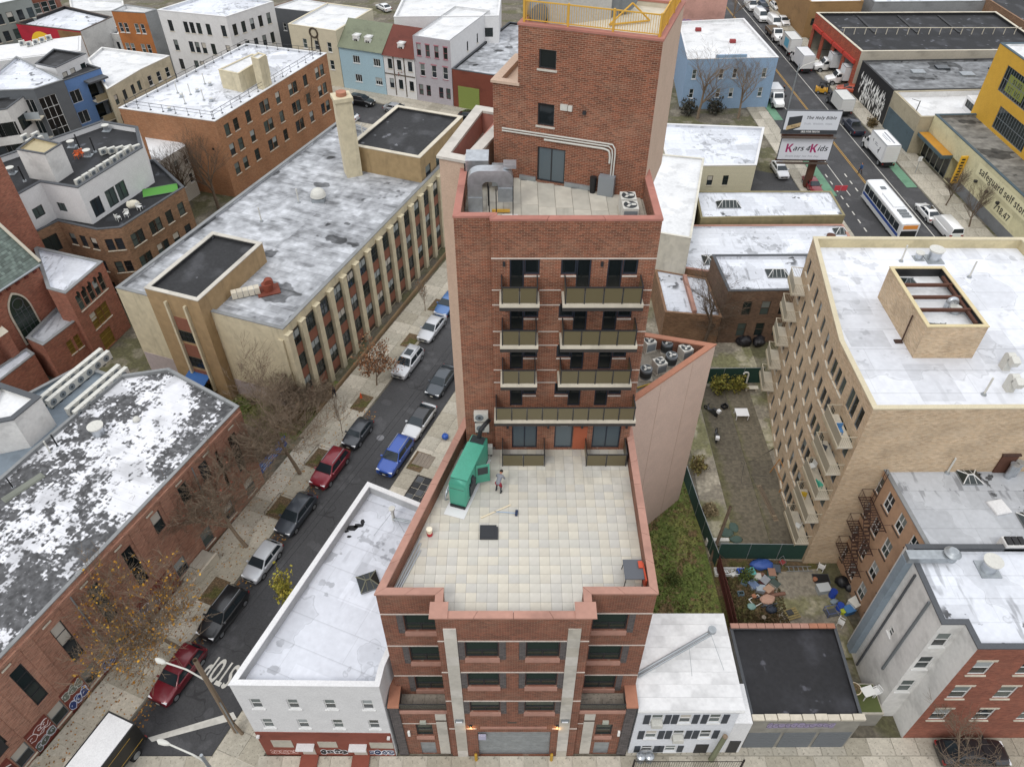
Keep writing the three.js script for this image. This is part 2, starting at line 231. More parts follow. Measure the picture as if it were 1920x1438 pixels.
// building: poly = footprint [x,z] seen from above in image order front-left, front-right, back-right, back-left
function bld(o) {
  let p = o.poly; if (area(p) > 0) throw new Error('polygon order ' + o.name);
  const cx = p.reduce((s, q) => s + q[0], 0) / p.length, cz = p.reduce((s, q) => s + q[1], 0) / p.length; p = p.map(q => [q[0] - cx, q[1] - cz]);
  const y0 = o.y0 ?? 0, top = o.h, ph = o.ph ?? 0.5, ry = top - ph, pt = o.pt ?? 0.3, g = o.g ?? thing(o.name, o.label, o.cat ?? 'building', [cx, 0, cz], 0, o.group);
  const off = o.g ? [cx - o.g.position.x, cz - o.g.position.z] : [0, 0]; if (o.g) p = p.map(q => [q[0] + off[0], q[1] + off[1]]);
  const byMat = new Map(), wm = o.wall; const rr = rngF(o.seed ?? 11 + p.length + Math.round(cx * 7));
  p.forEach((_, i) => {
    const e = edge(p, i), specs = (o.win ?? []).filter(w => w.e === i), holes = []; const m = (Array.isArray(wm) ? wm[i] ?? wm[0] : wm);
    if (o.skip?.includes(i)) return;
    for (const s of specs) {
      const us = s.at ?? Array.from({ length: s.n }, (_, k) => (s.u0 ?? 0) + ((s.u1 ?? 1) - (s.u0 ?? 0)) * (s.n === 1 ? .5 : k / (s.n - 1)));
      for (const yy of s.y) for (const u of us) {
        const U = u * e.L, w = s.w, h = s.h; if (s.miss && rr() < s.miss) continue;
        holes.push([U - w / 2, U + w / 2, yy, yy + h]);
        const bl = rr() < (s.blinds ?? .22) ? [M.blind, M.blind2, M.curtain][Math.floor(rr() * 3)] : null;
        windowAt(g, e.a[0] + e.d[0] * U, yy, e.a[1] + e.d[1] * U, e.th, w, h, { ...s.o, blind: bl, pm: s.o?.pm ?? [M.glass, M.glass2, M.glassBlue, M.glass3, M.glass4][Math.floor(rr() * 5)] });
      }
    }
    (byMat.get(m) ?? byMat.set(m, []).get(m)).push(wallG(e, y0, ph > 0 ? top : ry, [...holes, ...(o.holes?.[i] ?? [])], .16, i * 1.37));
  });
  for (const [m, l] of byMat) mesh('wall', mg(l), m, g);
  const inn = inset(p, pt);
  if (!o.noRoof) mesh('roof', flat(ph > 0 ? inn : p, ry, o.rot ?? 0, null, cx * 1.37 % 31, cz * 2.11 % 29), o.roof ?? M.roofWhite, g);
  if (ph > 0) {
    const q = [], co = inset(p, -(o.oh ?? .04)), ci = inset(p, pt + .03), ct = o.ct ?? .09;
    p.forEach((_, i) => { const A = inn[i], Bq = inn[(i + 1) % p.length], L = Math.hypot(A[0] - Bq[0], A[1] - Bq[1]); q.push([[[Bq[0], ry, Bq[1]], [A[0], ry, A[1]], [A[0], top, A[1]], [Bq[0], top, Bq[1]]], [[0, ry], [L, ry], [L, top], [0, top]]]); });
    mesh('parapet', quads(q), o.pin ?? o.roof ?? wm, g);
    const cs = o.cseg;
    const cg = (i, t0, t1, j) => { const n = p.length, k = (i + 1) % n, P = (a, b, t) => [lerp(a[0], b[0], t), lerp(a[1], b[1], t)]; const a = P(co[i], co[k], t0), b = P(co[i], co[k], t1), c = P(ci[i], ci[k], t1), d = P(ci[i], ci[k], t0); return slabG([a, b, c, d], top + .002, top + ct + j); };
    if (cs) p.forEach((_, i) => { const n = Math.max(1, Math.round(edge(p, i).L / cs)); for (let k = 0; k < n; k++) { const gp = .012 / edge(p, i).L; mesh('coping_stone', cg(i, k / n + gp, (k + 1) / n - gp, rr() * .006), o.cope ?? M.coping, g); } });
    else mesh('coping', mg(p.map((_, i) => cg(i, 0, 1, 0))), o.cope ?? wm, g);
  }
  const r = { g, p, ry, top, cx, cz, edge: i => edge(p, i), loc: (x, z) => [x - g.position.x, z - g.position.z] };
  r.on = (i, u, y, off, name, geo, m) => { const e = edge(p, i), ob = mesh(name, geo, m, g); ob.position.set(e.a[0] + e.d[0] * u + e.n[0] * off, y, e.a[1] + e.d[1] * u + e.n[1] * off); ob.rotation.y = e.th; return ob; };
  r.win = (i, u, y, w, h, op) => { const e = edge(p, i); return windowAt(g, e.a[0] + e.d[0] * u, y, e.a[1] + e.d[1] * u, e.th, w, h, op); };
  return r;
}
// lettering printed on a flat panel
function lettering(text, w, h, fg, bg, font = 'bold', pad = .08, draw) {
  const k = 512 / Math.max(w, h), c = document.createElement('canvas'); c.width = Math.max(16, Math.round(w * k)); c.height = Math.max(16, Math.round(h * k)); const x = c.getContext('2d'); x.fillStyle = bg; x.fillRect(0, 0, c.width, c.height);
  if (draw) draw(x, c.width, c.height); else { x.fillStyle = fg; let s = c.height * (1 - pad * 2); x.font = font + ' ' + s + 'px sans-serif'; const tw = x.measureText(text).width; if (tw > c.width * (1 - pad)) { s *= c.width * (1 - pad) / tw; x.font = font + ' ' + s + 'px sans-serif'; } x.textAlign = 'center'; x.textBaseline = 'middle'; x.fillText(text, c.width / 2, c.height / 2); }
  const t = new THREE.CanvasTexture(c); t.colorSpace = THREE.SRGBColorSpace; t.repeat.set(1 / w, 1 / h); t.wrapS = t.wrapT = THREE.RepeatWrapping; return new THREE.MeshStandardMaterial({ map: t, roughness: .6 });
}
// flat printed sheet of w x h (origin at its lower left corner, facing +z, uv 0..w,0..h)
const sheet = (w, h, z = 0) => quads([[[[0, 0, z], [w, 0, z], [w, h, z], [0, h, z]], [[0, 0], [w, 0], [w, h], [0, h]]]]);
const p2 = {}; const paint2 = (k, c) => p2[k] ||= paint(c, T.blotch);

// ---------- ground, streets, pavements ----------
const S = (s, t) => [-20 + .375 * s + .927 * t, -42.5 - .927 * s + .375 * t];      // side street frame: s away, t to the right of its left kerb
const A_ = (s, t) => [53 - .045 * s + .999 * t, -106 - .999 * s - .045 * t];        // avenue frame: s away, t to the right of its centre line
struct('ground', flat([[-500, 60], [500, 60], [500, -900], [-500, -900]], -.03), paint(0xb4b0a8, T.yard, .95));
const qd = (F, s0, s1, t0, t1) => [F(s0, t0), F(s0, t1), F(s1, t1), F(s1, t0)];
struct('side_street', flat(qd(S, -34, 76, -.05, 6.95), -.012, -.38), M.asphalt);
struct('cross_street', flat([[-160, -17.2], [160, -17.2], [160, -6], [-160, -6]], -.008), M.asphalt);
struct('back_street', flat(qd(S, 74, 82, -130, 38), -.016, -.38), M.asphalt);
struct('avenue', flat(qd(A_, -90, 260, -7.2, 7.3), -.02), M.asphalt);
const concV = [0xd2cdc2, 0xc8c4ba, 0xdad5cb, 0xbdb8ac].map(c => paint(c, T.conc, .93));
function pavement(label, F, s0, s1, ds, ts, seed = 3, y = .12, mats = concV) {                  // flags as single slabs, ts = breaks across
  const r = rngF(seed), g = new THREE.Group(); g.name = numbered('pavement'); g.userData = { kind: 'structure' }; scene.add(g);
  const bed = mesh('kerb', slabG(qd(F, s0, s1, ts[0], ts[ts.length - 1]), -.02, y - .03), M.concrete, g);
  const n = Math.round((s1 - s0) / ds), [ax, az] = F(0, 0), [bx, bz] = F(1, 0), th = Math.atan2(-(bz - az), bx - ax);
  const far = [];
  for (let j = 0; j < ts.length - 1; j++) { const w = ts[j + 1] - ts[j], geo = B(-ds / 2 + .012, 0, -w / 2 + .012, ds / 2 - .012, .05, w / 2 - .012); for (let k = 0; k < n; k++) { const p = F(s0 + (k + .5) * (s1 - s0) / n, (ts[j] + ts[j + 1]) / 2); meshAt('paving_slab', geo, mats[Math.floor(r() * 4)], g, p[0], y - .03 + r() * .008, p[1], th); } }
  return g;
}
pavement('', S, -30, 8, 1.6, [-4.15, -2.1, -.15], 3);
pavement('', S, 8, 70, 2, [-4.6, -2.4, -.15], 4);
pavement('', S, -1, 34, 1.75, [7.05, 8.8, 10.45], 5);
pavement('', S, -21.5, -1, 1.7, [7.05, 8.8, 10.4], 15);
pavement('', (s, t) => [s, -t], 8, 46, 1.7, [21.05, 22.3], 16, .118);
pavement('', (s, t) => [s, -t], -60, 60, 1.7, [17.3, 19.2, 21.04], 6);

pavement('', (s, t) => S(82 + t, s), -90, 18, 2.6, [.1, 2, 4], 8);
pavement('', (s, t) => S(70 + t, s), -90, -6, 2.6, [0, 2, 3.9], 9);
pavement('', A_, -40, 110, 2.2, [7.4, 9.6, 11.6], 10);
pavement('', A_, -40, 150, 3, [-10.6, -9, -7.3], 11);
struct('school_garden', flat(qd(S, 7.5, 16.5, -24, -4.7), .02), M.grass);
struct('lawn', flat([[8.05, -22.5], [17.4, -22.5], [16.6, -46], [8.05, -46]], .015), M.grass);
struct('concrete_yard', flat([[17, -37.6], [25.2, -37.1], [27.2, -59.5], [18, -59.5]], .02), M.yard);
pavement('', (s, t) => [t, -s], 38, 59, 3.5, [19.6, 22.6, 25.2], 17, .06, [0xb4aea2, 0xaaa59a, 0xbcb6a8, 0xa09b90].map(c => paint(c, T.yard, .95)));
struct('back_yard', flat([[17, -28.2], [27.9, -28.2], [26, -37], [17, -37.6]], .012), M.dirt);
struct('yard_slab', flat([[21.3, -28.4], [27.7, -28.4], [26.2, -36.4], [21.9, -36]], .03), M.yard);
struct('back_lot', flat([[9, -60], [27, -60], [27, -84], [6, -84]], .01), M.yard);
// street markings
const markY = .004;
function marks(name, label, geo, m) { const o = struct(name, geo, m); return o; }
{
  const word = (txt, F, s, t, w, h) => {                                     // painted letters, stretched along the street
    const c = document.createElement('canvas'); c.width = 256; c.height = 512; const x = c.getContext('2d'); x.clearRect(0, 0, 256, 512); x.fillStyle = '#fff'; x.save(); x.scale(1, 4.6); x.font = 'bold 84px sans-serif'; x.textAlign = 'center'; x.textBaseline = 'middle'; x.translate(128, 58); x.rotate(Math.PI); x.fillText(txt, 0, 0); x.restore();
    const im = x.getImageData(0, 0, 256, 512).data, n = 40, L = [];
    for (let j = 0; j < 128; j++) { let run = -1; for (let i = 0; i <= 128; i++) { const on = i < 128 && im[((j * 4 + 2) * 256 + i * 2 + 1) * 4 + 3] > 128; if (on && run < 0) run = i; if (!on && run >= 0) { const u0 = t + (run / 128 - .5) * w, u1 = t + (i / 128 - .5) * w, v0 = s + (.5 - (j + 1) / 128) * h, v1 = s + (.5 - j / 128) * h; L.push(flat(qd(F, v0, v1, u0, u1), markY)); run = -1; } } }
    return mg(L);
  };
  const c2 = qd(S, -25.5, -22.5, 0, 1);
  marks('stop_marking', '', word('STOP', S, -14.9, 3.6, 3.1, 3.6), M.mark);
  marks('stop_line', '', flat([[-26.07,-22.35],[-20.46,-24.19],[-20.05,-23.68],[-25.7,-22.06]], markY), M.mark);
  marks('crosswalk_bar', '', flat([[-25.24,-20.64],[-23.42,-20.43],[-23.39,-20.22],[-25.18,-20.36]], markY), M.markYellow);
  for (const [a, b] of [[340, 352], [368, 382]]) marks('crosswalk_bar', '', flat([[-22.93,-20.64], [-22.67,-20.64], [-22.64,-20.08], [-22.94,-20.08]].map(q => [q[0] + (a - 340) * .03, q[1]]), markY), M.mark);
  // avenue
  const dash = (t, s0, s1, len, gap, w, m, nm) => { for (let s = s0; s < s1; s += len + gap) marks(nm, '', flat(qd(A_, s, Math.min(s + len, s1), t - w / 2, t + w / 2), markY), m); };
  for (const t of [-.12, .12]) dash(t, -50, 200, 250, 0, .1, M.markYellow, 'yellow_line');
  dash(3.6, -50, 120, 170, 0, .12, M.mark, 'lane_line'); dash(-3.7, -6, 120, 126, 0, .12, M.mark, 'lane_line');
  for (let k = 0; k < 9; k++) for (const t of [-5.2, -2.2]) marks('crossing_dash', '', flat(qd(A_, -18 + k * 2.2, -17 + k * 2.2, t, t + .18), markY), M.mark);
  marks('green_lane', '', flat(qd(A_, -4, 5, 5.6, 7.2), markY), M.markGreen); marks('green_lane', '', flat(qd(A_, -22, -12, 5.4, 7.2), markY), M.markGreen); marks('green_lane', '', flat(qd(A_, 20, 60, -7.1, -5.6), markY), M.markGreen); marks('green_lane', '', flat(qd(A_, -6, 6, -7.1, -5.6), markY), M.markGreen);
  one('manhole_cover', 'round iron manhole cover in the side street asphalt', 'manhole', mg(cyl(.38, .38, .02, 0, -.008, 0, 20), cyl(.3, .3, .026, 0, -.008, 0, 20)), C(0x77777a, .8), [-13.14,0,-51.56]);
}

// ---------- the tall red brick apartment building in the middle ----------
const main = thing('apartment_building', 'tall red brick apartment building with tiled terrace, stacked balconies and pink copings', 'apartment building', [0, 0, -28]);
{
  const Z0 = 28, g = main, sb = (name, x0, y0, z0, x1, y1, z1, m) => mesh(name, B(x0, y0, z0 + Z0, x1, y1, z1 + Z0), m, g);
  const TF = 17.55;
  // lower wing with the terrace
  const bayW = [[16.6 - 1.85, 1.8], [12.96 - 1.9, 1.85]];
  const holes = { 0: [], 2: [], 4: [] };
  const cw = [[14.35, 1.8], [10.75, 1.72], [7.2, 1.45]];
  for (const [y, h] of cw) for (const x of [-2.65, 0.8]) holes[2].push([x + 4.15, x + 4.15 + 1.9, y, y + h]);
  holes[2].push([-2.3 + 4.15, 2.6 + 4.15, 0.02, 4.1]);
  for (const [y, h] of [...bayW, [7.3, 1.78]]) { holes[0].push([7.5 - 6.2, 7.5 - 4.35, y, y + h]); holes[4].push([4.65 - 4.3, 6.65 - 4.3, y, y + h]); }
  const wing = bld({ g, name: 'w', poly: [[-7.5, -22.5], [-4.15, -22.5], [-4.15, -21.07], [4.3, -21.07], [4.3, -22.55], [8, -22.55], [8, -36], [-3.2, -36]], h: 18.65, ph: 1.1, pt: .36, wall: [M.brickWing, M.brickWing, M.brickWing, M.brickWing, M.brickWing, M.pink, M.brickWing, M.brickWing], pin: M.brickWing, cope: M.coping, cseg: 1.9, ct: .12, oh: .06, noRoof: true, holes });
  for (const s of [-1, 1]) sb('corner_coping', s < 0 ? -4.45 : 3.4, 18.775, -21.95, s < 0 ? -3.45 : 4.55, 18.86, -20.95, M.coping);
  const wo = { nx: 1, ny: 1, fm: M.frameDark, pm: M.glassGreen, fw: .09, dep: .15 };
  const bigWin = (i, u, y, w, h) => { const f = wing.win(i, u, y, w, h, { ...wo, pm: M.glassGreen }); mesh('transom_rail', B(-w / 2 + .09, h * .36, -.146, w / 2 - .09, h * .36 + .08, -.08), M.frameDark, f); mesh('mullion', B(-.04, .09, -.144, .04, h * .36, -.085), M.frameDark, f); const e = wing.edge(i); wing.on(i, u, y - .42, 0, 'stone_sill', B(-w / 2 - .05, 0, -.12, w / 2 + .05, .4, .1), M.coping); };
  for (const [y, h] of cw) for (const x of [-2.65, 0.8]) { bigWin(2, x + 4.15 + .95, y, 1.9, h); for (const s of [-1, 1]) wing.on(2, x + 4.15 + .95 + s * 1.16, y - .2, 0, 'dark_brick_jamb', B(-.19, 0, -.05, .19, h + .2, .035), M.brickDark); }
  for (const [y, h] of [...bayW, [7.3, 1.78]]) {
    bigWin(0, 7.5 - 5.275, y, 1.85, h); bigWin(4, 5.65 - 4.3, y, 2, h);
    wing.on(0, 7.5 - 6.42, y - .2, 0, 'dark_brick_jamb', B(-.19, 0, -.05, .19, h + .2, .035), M.brickDark);
    wing.on(4, 6.88 - 4.3, y - .2, 0, 'dark_brick_jamb', B(-.19, 0, -.05, .19, h + .2, .035), M.brickDark);
  }
  for (const y of [4.62, 8.73, 12.53, 16.21]) for (const [a, b] of y > 4.7 ? [[-4.15, -3.78], [-3.02, 3.07], [3.8, 4.3]] : [[-4.15, -3.78], [-3.02, -2.35], [2.65, 3.07], [3.8, 4.3]]) sb('string_course', a, y, -21.1, b, y + .07, -21.03, M.string);
  for (const y of [9.16, 12.97, 16.6]) { sb('string_course', -7.5, y, -22.53, -4.15, y + .07, -22.46, M.string); sb('string_course', 4.3, y, -22.58, 8, y + .07, -22.51, M.string); }
  const rr = rngF(5);
  for (const x0 of [-3.78, 3.07]) for (let k = 0; k < 18; k++) { const y = .12 + k * 1.03; if (y + 1.01 > 18.64) break; mesh('stone_panel', B(x0 + .01, y, -21.1 + Z0, x0 + .72, y + 1.012, -21 + Z0 + rr() * .01), [M.stone, M.stoneB ??= paint(0xbfbab0, T.blotch), M.stoneC ??= paint(0xd2cec8, T.blotch)][Math.floor(rr() * 3)], g); }
  // garage door
  const gd = sb('garage_door', -2.3, .02, -21.32, 2.6, 4.05, -21.25, M.galv);
  for (let k = 1; k < 12; k++) mesh('door_slat', B(-2.28, k * .325, -21.25 + Z0, 2.58, k * .325 + .28, -21.225 + Z0), M.galv, gd);
  sb('door_lintel', -2.1, 4.72, -21.1, 2.3, 4.95, -21, M.coping); sb('meter_box', -2.25, 3.1, -21.1, -1.75, 3.7, -20.95, C(0xa9a8bd, .6)); sb('drain_grille', -.3, 5.5, -21.1, .3, 5.7, -21.05, M.frameBrown);
  for (const x of [-2.72, 2.98]) { const l = sb('wall_lamp', x - .09, 5.0, -21.1, x + .09, 5.26, -20.93, M.frameDark); const bm = new THREE.MeshStandardMaterial({ color: 0xfff0d0, emissive: 0xffd080, emissiveIntensity: 1.6 }); mesh('bulb', B(x - .06, 4.94, -21.06 + Z0, x + .06, 4.995, -20.94 + Z0), bm, l); const p = new THREE.PointLight(0xffc070, .45, 6); p.position.set(x, 4.85, -20.85); p.castShadow = true; scene.add(p); }
  for (const x of [-3.42, 3.43]) { const l = sb('strip_light', x - .26, 6, -20.99, x + .26, 6.26, -20.86, M.frameGrey); mesh('diffuser', B(x - .2, 6.05, -20.86 + Z0, x + .2, 6.2, -20.84 + Z0), C(0xeceef2, .4), l); }
  // side blocks with first-floor terraces
  for (const s of [-1, 1]) {
    const X = (a) => s < 0 ? a : -a + .08, xa = X(-7.85), xb = X(-7.25), xc = X(-4.16);
    const poly = s < 0 ? [[-7.25, -21.25], [-4.16, -21.25], [-4.16, -22.49], [-7.25, -22.49]] : [[4.31, -21.25], [7.33, -21.25], [7.33, -22.54], [4.31, -22.54]];
    const u0 = poly[0][0], wx = s < 0 ? -5.85 : 6.15, dx = s < 0 ? -5.8 : 6.2;
    const hb = bld({ g, name: 'x', poly, h: 6.62, ph: 0, wall: M.brickWing, roof: M.terr ??= paint(0xb4aea6, T.conc), skip: [1, 2, 3], holes: { 0: [[wx - u0 - .55, wx - u0 + .55, 3.1, 4.85], [dx - u0 - .52, dx - u0 + .52, .03, 1.98]] } });
    hb.win(0, wx - u0, 3.1, 1.1, 1.75, { ...wo, ny: 2 }); hb.on(0, wx - u0, 2.68, 0, 'stone_sill', B(-.6, 0, -.1, .6, .4, .1), M.coping);
    hb.on(0, dx - u0, .03, -.1, 'steel_door', B(-.52, 0, 0, .52, 1.95, .04), M.galv);
    sb('coping', poly[0][0], 6.62, -21.35, poly[1][0], 6.95, -21.18, M.coping);
    for (let k = 0; k < 4; k++) sb('terrace_tile', lerp(poly[0][0], poly[1][0], k / 4) + .015, 6.63, -22.4, lerp(poly[0][0], poly[1][0], (k + 1) / 4) - .015, 6.66, -21.4, M.terr);
    sb('glass_rail', poly[0][0] + .05, 6.95, -21.3, poly[1][0] - .05, 7.75, -21.27, M.railP ??= new THREE.MeshStandardMaterial({ color: 0x3b3d38, roughness: .2, transparent: true, opacity: .55 }));
    sb('top_rail', poly[0][0] + .05, 7.755, -21.31, poly[1][0] - .05, 7.8, -21.26, M.frameDark);
    sb('dark_brick_pier', s < 0 ? -7.86 : 7.34, 0, -24, s < 0 ? -7.26 : 7.98, 7.6, -21.15, M.brickDark); sb('pier_coping', s < 0 ? -7.92 : 7.28, 7.605, -24.05, s < 0 ? -7.2 : 8.04, 7.75, -21.09, M.copingOrange);
    const px = s < 0 ? -5 : 4.72; for (let k = 0; k < 6; k++) { if (k === 5) { sb('dark_band', px, .15 + k * 1.05, -21.3, px + .7, .35 + k * 1.05, -21.2, M.frameBrown); } sb('stone_panel', px, (k === 5 ? .37 : .15) + k * 1.05, -21.3, px + .7, (k === 5 ? 1.2 : 1.18) + k * 1.05, -21.2, M.stone); }
    sb('string_course', poly[0][0], 5.0, -21.28, Math.min(px, poly[1][0]), 5.06, -21.22, M.string); sb('wall_pack', wx - .2, 5.15, -21.25, wx + .2, 5.5, -21.12, C(0xa7ab9f, .6));
    const fl = sb('flood_light', s < 0 ? -7.0 : 7.1, 3.3, -21.25, s < 0 ? -6.85 : 7.25, 3.9, -21.1, C(0xeeeeea, .5));
  }
  // terrace pavers (0.605 m); the ones that show largest as single pieces
  const pv = [0xd0ccc5, 0xcbc8c2, 0xd6d0c5, 0xc9c6c2, 0xcfc9bf, 0xd2cec8].map(c => paint(c, T.streak, .85)), pg = bc(.594, .05, .594), rest = [], P8 = wing.p;
  mesh('terrace_slab', flat(inset(wing.p, .3), TF - .06), C(0x77736c, .9), g);
  const inn = inset(wing.p, .37), inside = (x, z) => { let c = false; for (let i = 0, j = inn.length - 1; i < inn.length; j = i++) { const a = inn[i], b = inn[j]; if ((a[1] > z) !== (b[1] > z) && x < (b[0] - a[0]) * (z - a[1]) / (b[1] - a[1]) + a[0]) c = !c; } return c; };
  let cnt = 0; const list = [];
  for (let j = 0; j < 24; j++) for (let i = -13; i < 14; i++) { const x = .1 + i * .605, z = 6.2 - j * .605; if (z < -6.4) continue; const fit = [[-.29, -.29], [.29, -.29], [.29, .29], [-.29, .29]].map(q => inside(x + q[0], z + q[1])), n = fit.filter(Boolean).length; if (n) list.push([x, z, n]); }
  for (const [x, z, n] of list) {
    let k = Math.floor(rr() * 6); 
    if (n === 4 && cnt < 300) { const o = meshAt('paver', pg, pv[k], g, x, TF - .05 + rr() * .006, z); cnt++; }
    else { let q = [[x - .297, z + .297], [x + .297, z + .297], [x + .297, z - .297], [x - .297, z - .297]]; if (n < 4) { // cut to the wall
        for (let i = 0; i < inn.length; i++) { const a = inn[i], b = inn[(i + 1) % inn.length]; const nx = -(b[1] - a[1]), nz = b[0] - a[0]; const mid = [(a[0] + b[0]) / 2, (a[1] + b[1]) / 2]; if (i !== 5 && i !== 7) continue; const s = p => (p[0] - a[0]) * nx + (p[1] - a[1]) * nz; const o = []; q.forEach((p, k2) => { const r = q[(k2 + 1) % q.length], d0 = s(p), d1 = s(r); if (d0 <= 0) o.push(p); if (d0 * d1 < 0) { const t = d0 / (d0 - d1); o.push([lerp(p[0], r[0], t), lerp(p[1], r[1], t)]); } }); q = o; if (q.length < 3) break; } }
      if (q.length > 2) rest.push([slabG(q, TF - .05, TF + rr() * .005), k]); }
  }
  for (let k = 0; k < 6; k++) { const l = rest.filter(r => r[1] === k).map(r => r[0]); if (l.length) { const m = mesh('pavers', mg(l), pv[k], g); m.userData.kind = 'stuff'; } }
  // tower
  const FL = k => [17.6, 21.55, 24.65, 27.65, 30.6][k], th = { 2: [] }, X0 = -1.12;
  for (let k = 1; k < 5; k++) { const f = FL(k), hd = f + 2.08; for (const [a, b, c] of [[-.13, .66, 1.5], [4.29, 3.5, 2.65], [5.18, 6, 6.81]]) { const d0 = Math.min(a, b), d1 = Math.max(a, b), w0 = Math.min(b, c), w1 = Math.max(b, c); th[2].push([d0 - X0, d1 - X0 - (a < b ? .001 : 0), f + .08, hd], [w0 - X0 + (a < b ? .001 : 0), w1 - X0, f + 1.07, hd]); } }
  th[2].push([0 - X0, 1.65 - X0, TF + .12, 19.8], [2.8 - X0, 4 - X0, TF + .12, 19.8], [5.3 - X0, 7.15 - X0, TF + .12, 19.8]);
  const tow = bld({ g, name: 't', poly: [[-3.04, -34.5], [-1.12, -34.5], [-1.12, -34.2], [7.75, -34.2], [7.75, -46], [-1, -46], [-2.85, -40.6]], y0: 17, h: 35.05, ph: 1.2, pt: .32, wall: [M.brickMain, M.brickMain, M.brickMain, M.pink, M.pink, M.pink, M.pink], pin: M.brickMain, cope: M.copingRed, ct: .12, cseg: 3, roof: M.terr2 ??= paint(0xc2beb6, T.conc), holes: th });
  { const b = bld({ g, name: 'tb', poly: [[-3.04, -34.5], [-1.5, -34.5], [-1.5, -40], [-2.85, -40.6]], y0: 0, h: 17.2, ph: 0, wall: [M.brickMain, M.pink, M.pink, M.pink] }); }
  const dk = { nx: 1, ny: 1, fm: C(0x2e3440, .5), pm: M.glass, fw: .08, dep: .15 };
  for (let k = 1; k < 5; k++) {
    const f = FL(k), hd = f + 2.08;
    for (const [a, b, c] of [[-.13, .66, 1.5], [4.29, 3.5, 2.65], [5.18, 6, 6.81]]) {
      tow.win(2, (a + b) / 2 - X0, f + .08, Math.abs(b - a) - .004, hd - f - .08, { ...dk, name: 'balcony_door' });
      tow.win(2, (b + c) / 2 - X0, f + 1.07, Math.abs(c - b) - .004, hd - f - 1.07, { ...dk });
      tow.on(2, (b + c) / 2 - X0, f + .99, 0, 'sill', B(-Math.abs(c - b) / 2, 0, -.1, Math.abs(c - b) / 2, .075, .06), M.string);
    }
    if (k > 1) for (const [a, b] of [[-1.12, -.6], [1.52, 2.7], [7.2, 7.75]]) { sb('string_course', a, f + .06, -34.23, b, f + .12, -34.17, M.string); sb('string_course', a, f - .97, -34.23, b, f - .91, -34.17, M.string); }
    for (const [x0, x1, np] of k === 1 ? [[-1.12, 7.75, 9]] : [[-.69, 1.5, 2], [2.75, 7.15, 4]]) {
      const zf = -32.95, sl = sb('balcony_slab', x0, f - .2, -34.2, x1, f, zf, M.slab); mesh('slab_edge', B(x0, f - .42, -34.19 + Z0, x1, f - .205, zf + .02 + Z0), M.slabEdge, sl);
      const rl = sb('balcony_rail', x0 + .1, f + 1.06, zf - .12, x1 - .1, f + 1.12, zf - .06, M.frameDark);
      for (const xs of [x0 + .1, x1 - .16]) mesh('side_rail', B(xs, f + 1.06, -34.19 + Z0, xs + .06, f + 1.12, zf - .12 + Z0), M.frameDark, rl);
      for (let i = 0; i <= np; i++) { const x = lerp(x0 + .12, x1 - .18, i / np); mesh('rail_post', B(x, f, zf - .13 + Z0, x + .06, f + 1.06, zf - .07 + Z0), M.frameDark, rl); if (i < np) mesh('rail_panel', B(x + .07, f + .06, zf - .11 + Z0, lerp(x0 + .12, x1 - .18, (i + 1) / np) - .01, f + 1.02, zf - .09 + Z0), M.railPanel ??= new THREE.MeshStandardMaterial({ color: 0x625a42, roughness: .35 }), rl); }
      for (const xs of [x0 + .11, x1 - .15]) mesh('side_panel', B(xs, f + .06, -34.18 + Z0, xs + .02, f + 1.02, zf - .14 + Z0), M.railPanel, rl);
    }
  }
  sb('string_course', -1.12, 32.72, -34.23, 7.75, 32.79, -34.17, M.string);
  for (const [a, w, n] of [[.825, 1.65, 2], [3.4, 1.2, 1], [6.225, 1.85, 2]]) tow.win(2, a - X0, TF + .12, w, 19.8 - TF - .12, { ...dk, nx: n, ny: 1, pm: M.glassDoor, name: n > 1 ? 'sliding_door' : 'glass_door' });
  sb('plywood_patch', 4.05, TF + .1, -34.25, 4.95, 19.75, -34.16, C(0xa0563a, .8));
  { const ex = sb('exit_sign', 3.15, 19.9, -34.2, 3.65, 20.2, -34.1, C(0xe8e8e4, .5)); const t = lettering('EXIT', .4, .2, '#a02020', '#e8e8e4'); mesh('lettering', B(3.2, 19.95, -34.1 + Z0, 3.6, 20.15, -34.095 + Z0), C(0xb03030, .5), ex).material = t; mesh('lamp_head', mg(tf(new THREE.SphereGeometry(.08, 8, 6), 2.98, 20.05, -34.08 + Z0), tf(new THREE.SphereGeometry(.08, 8, 6), 3.82, 20.05, -34.08 + Z0)), C(0xf2f2f0, .4), ex); }
  for (const x of [-.35, 2.3, 4.5, 7.4]) sb('wall_sconce', x, 19.7, -34.2, x + .14, 20, -34.06, M.frameDark);
  for (let k = 2; k < 5; k++) for (const x of [-.5, 4.78]) sb('wall_sconce', x, FL(k) + 1.7, -34.2, x + .14, FL(k) + 1.96, -34.08, M.frameDark);
  // terrace privacy screens
  for (const [x0, x1] of [[-.65, 2.15], [4.84, 7.5]]) {
    const r = sb('terrace_screen', x0, TF + 1.1, -32.75, x1, TF + 1.16, -32.69, M.frameDark);
    for (let i = 0; i < 3; i++) { const x = lerp(x0, x1 - .06, i / 2); mesh('rail_post', B(x, TF, -32.76 + Z0, x + .06, TF + 1.1, -32.7 + Z0), M.frameDark, r); if (i < 2) mesh('rail_panel', B(x + .07, TF + .06, -32.74 + Z0, x + (x1 - x0) / 2 - .05, TF + 1.06, -32.71 + Z0), M.railPanel, r); }
    for (const x of [x0, x1 - .05]) { mesh('side_rail', B(x, TF + 1.1, -34.19 + Z0, x + .05, TF + 1.16, -32.76 + Z0), M.frameDark, r); mesh('side_panel', B(x + .015, TF + .06, -34.18 + Z0, x + .035, TF + 1.05, -32.78 + Z0), M.railPanel, r); }
  }
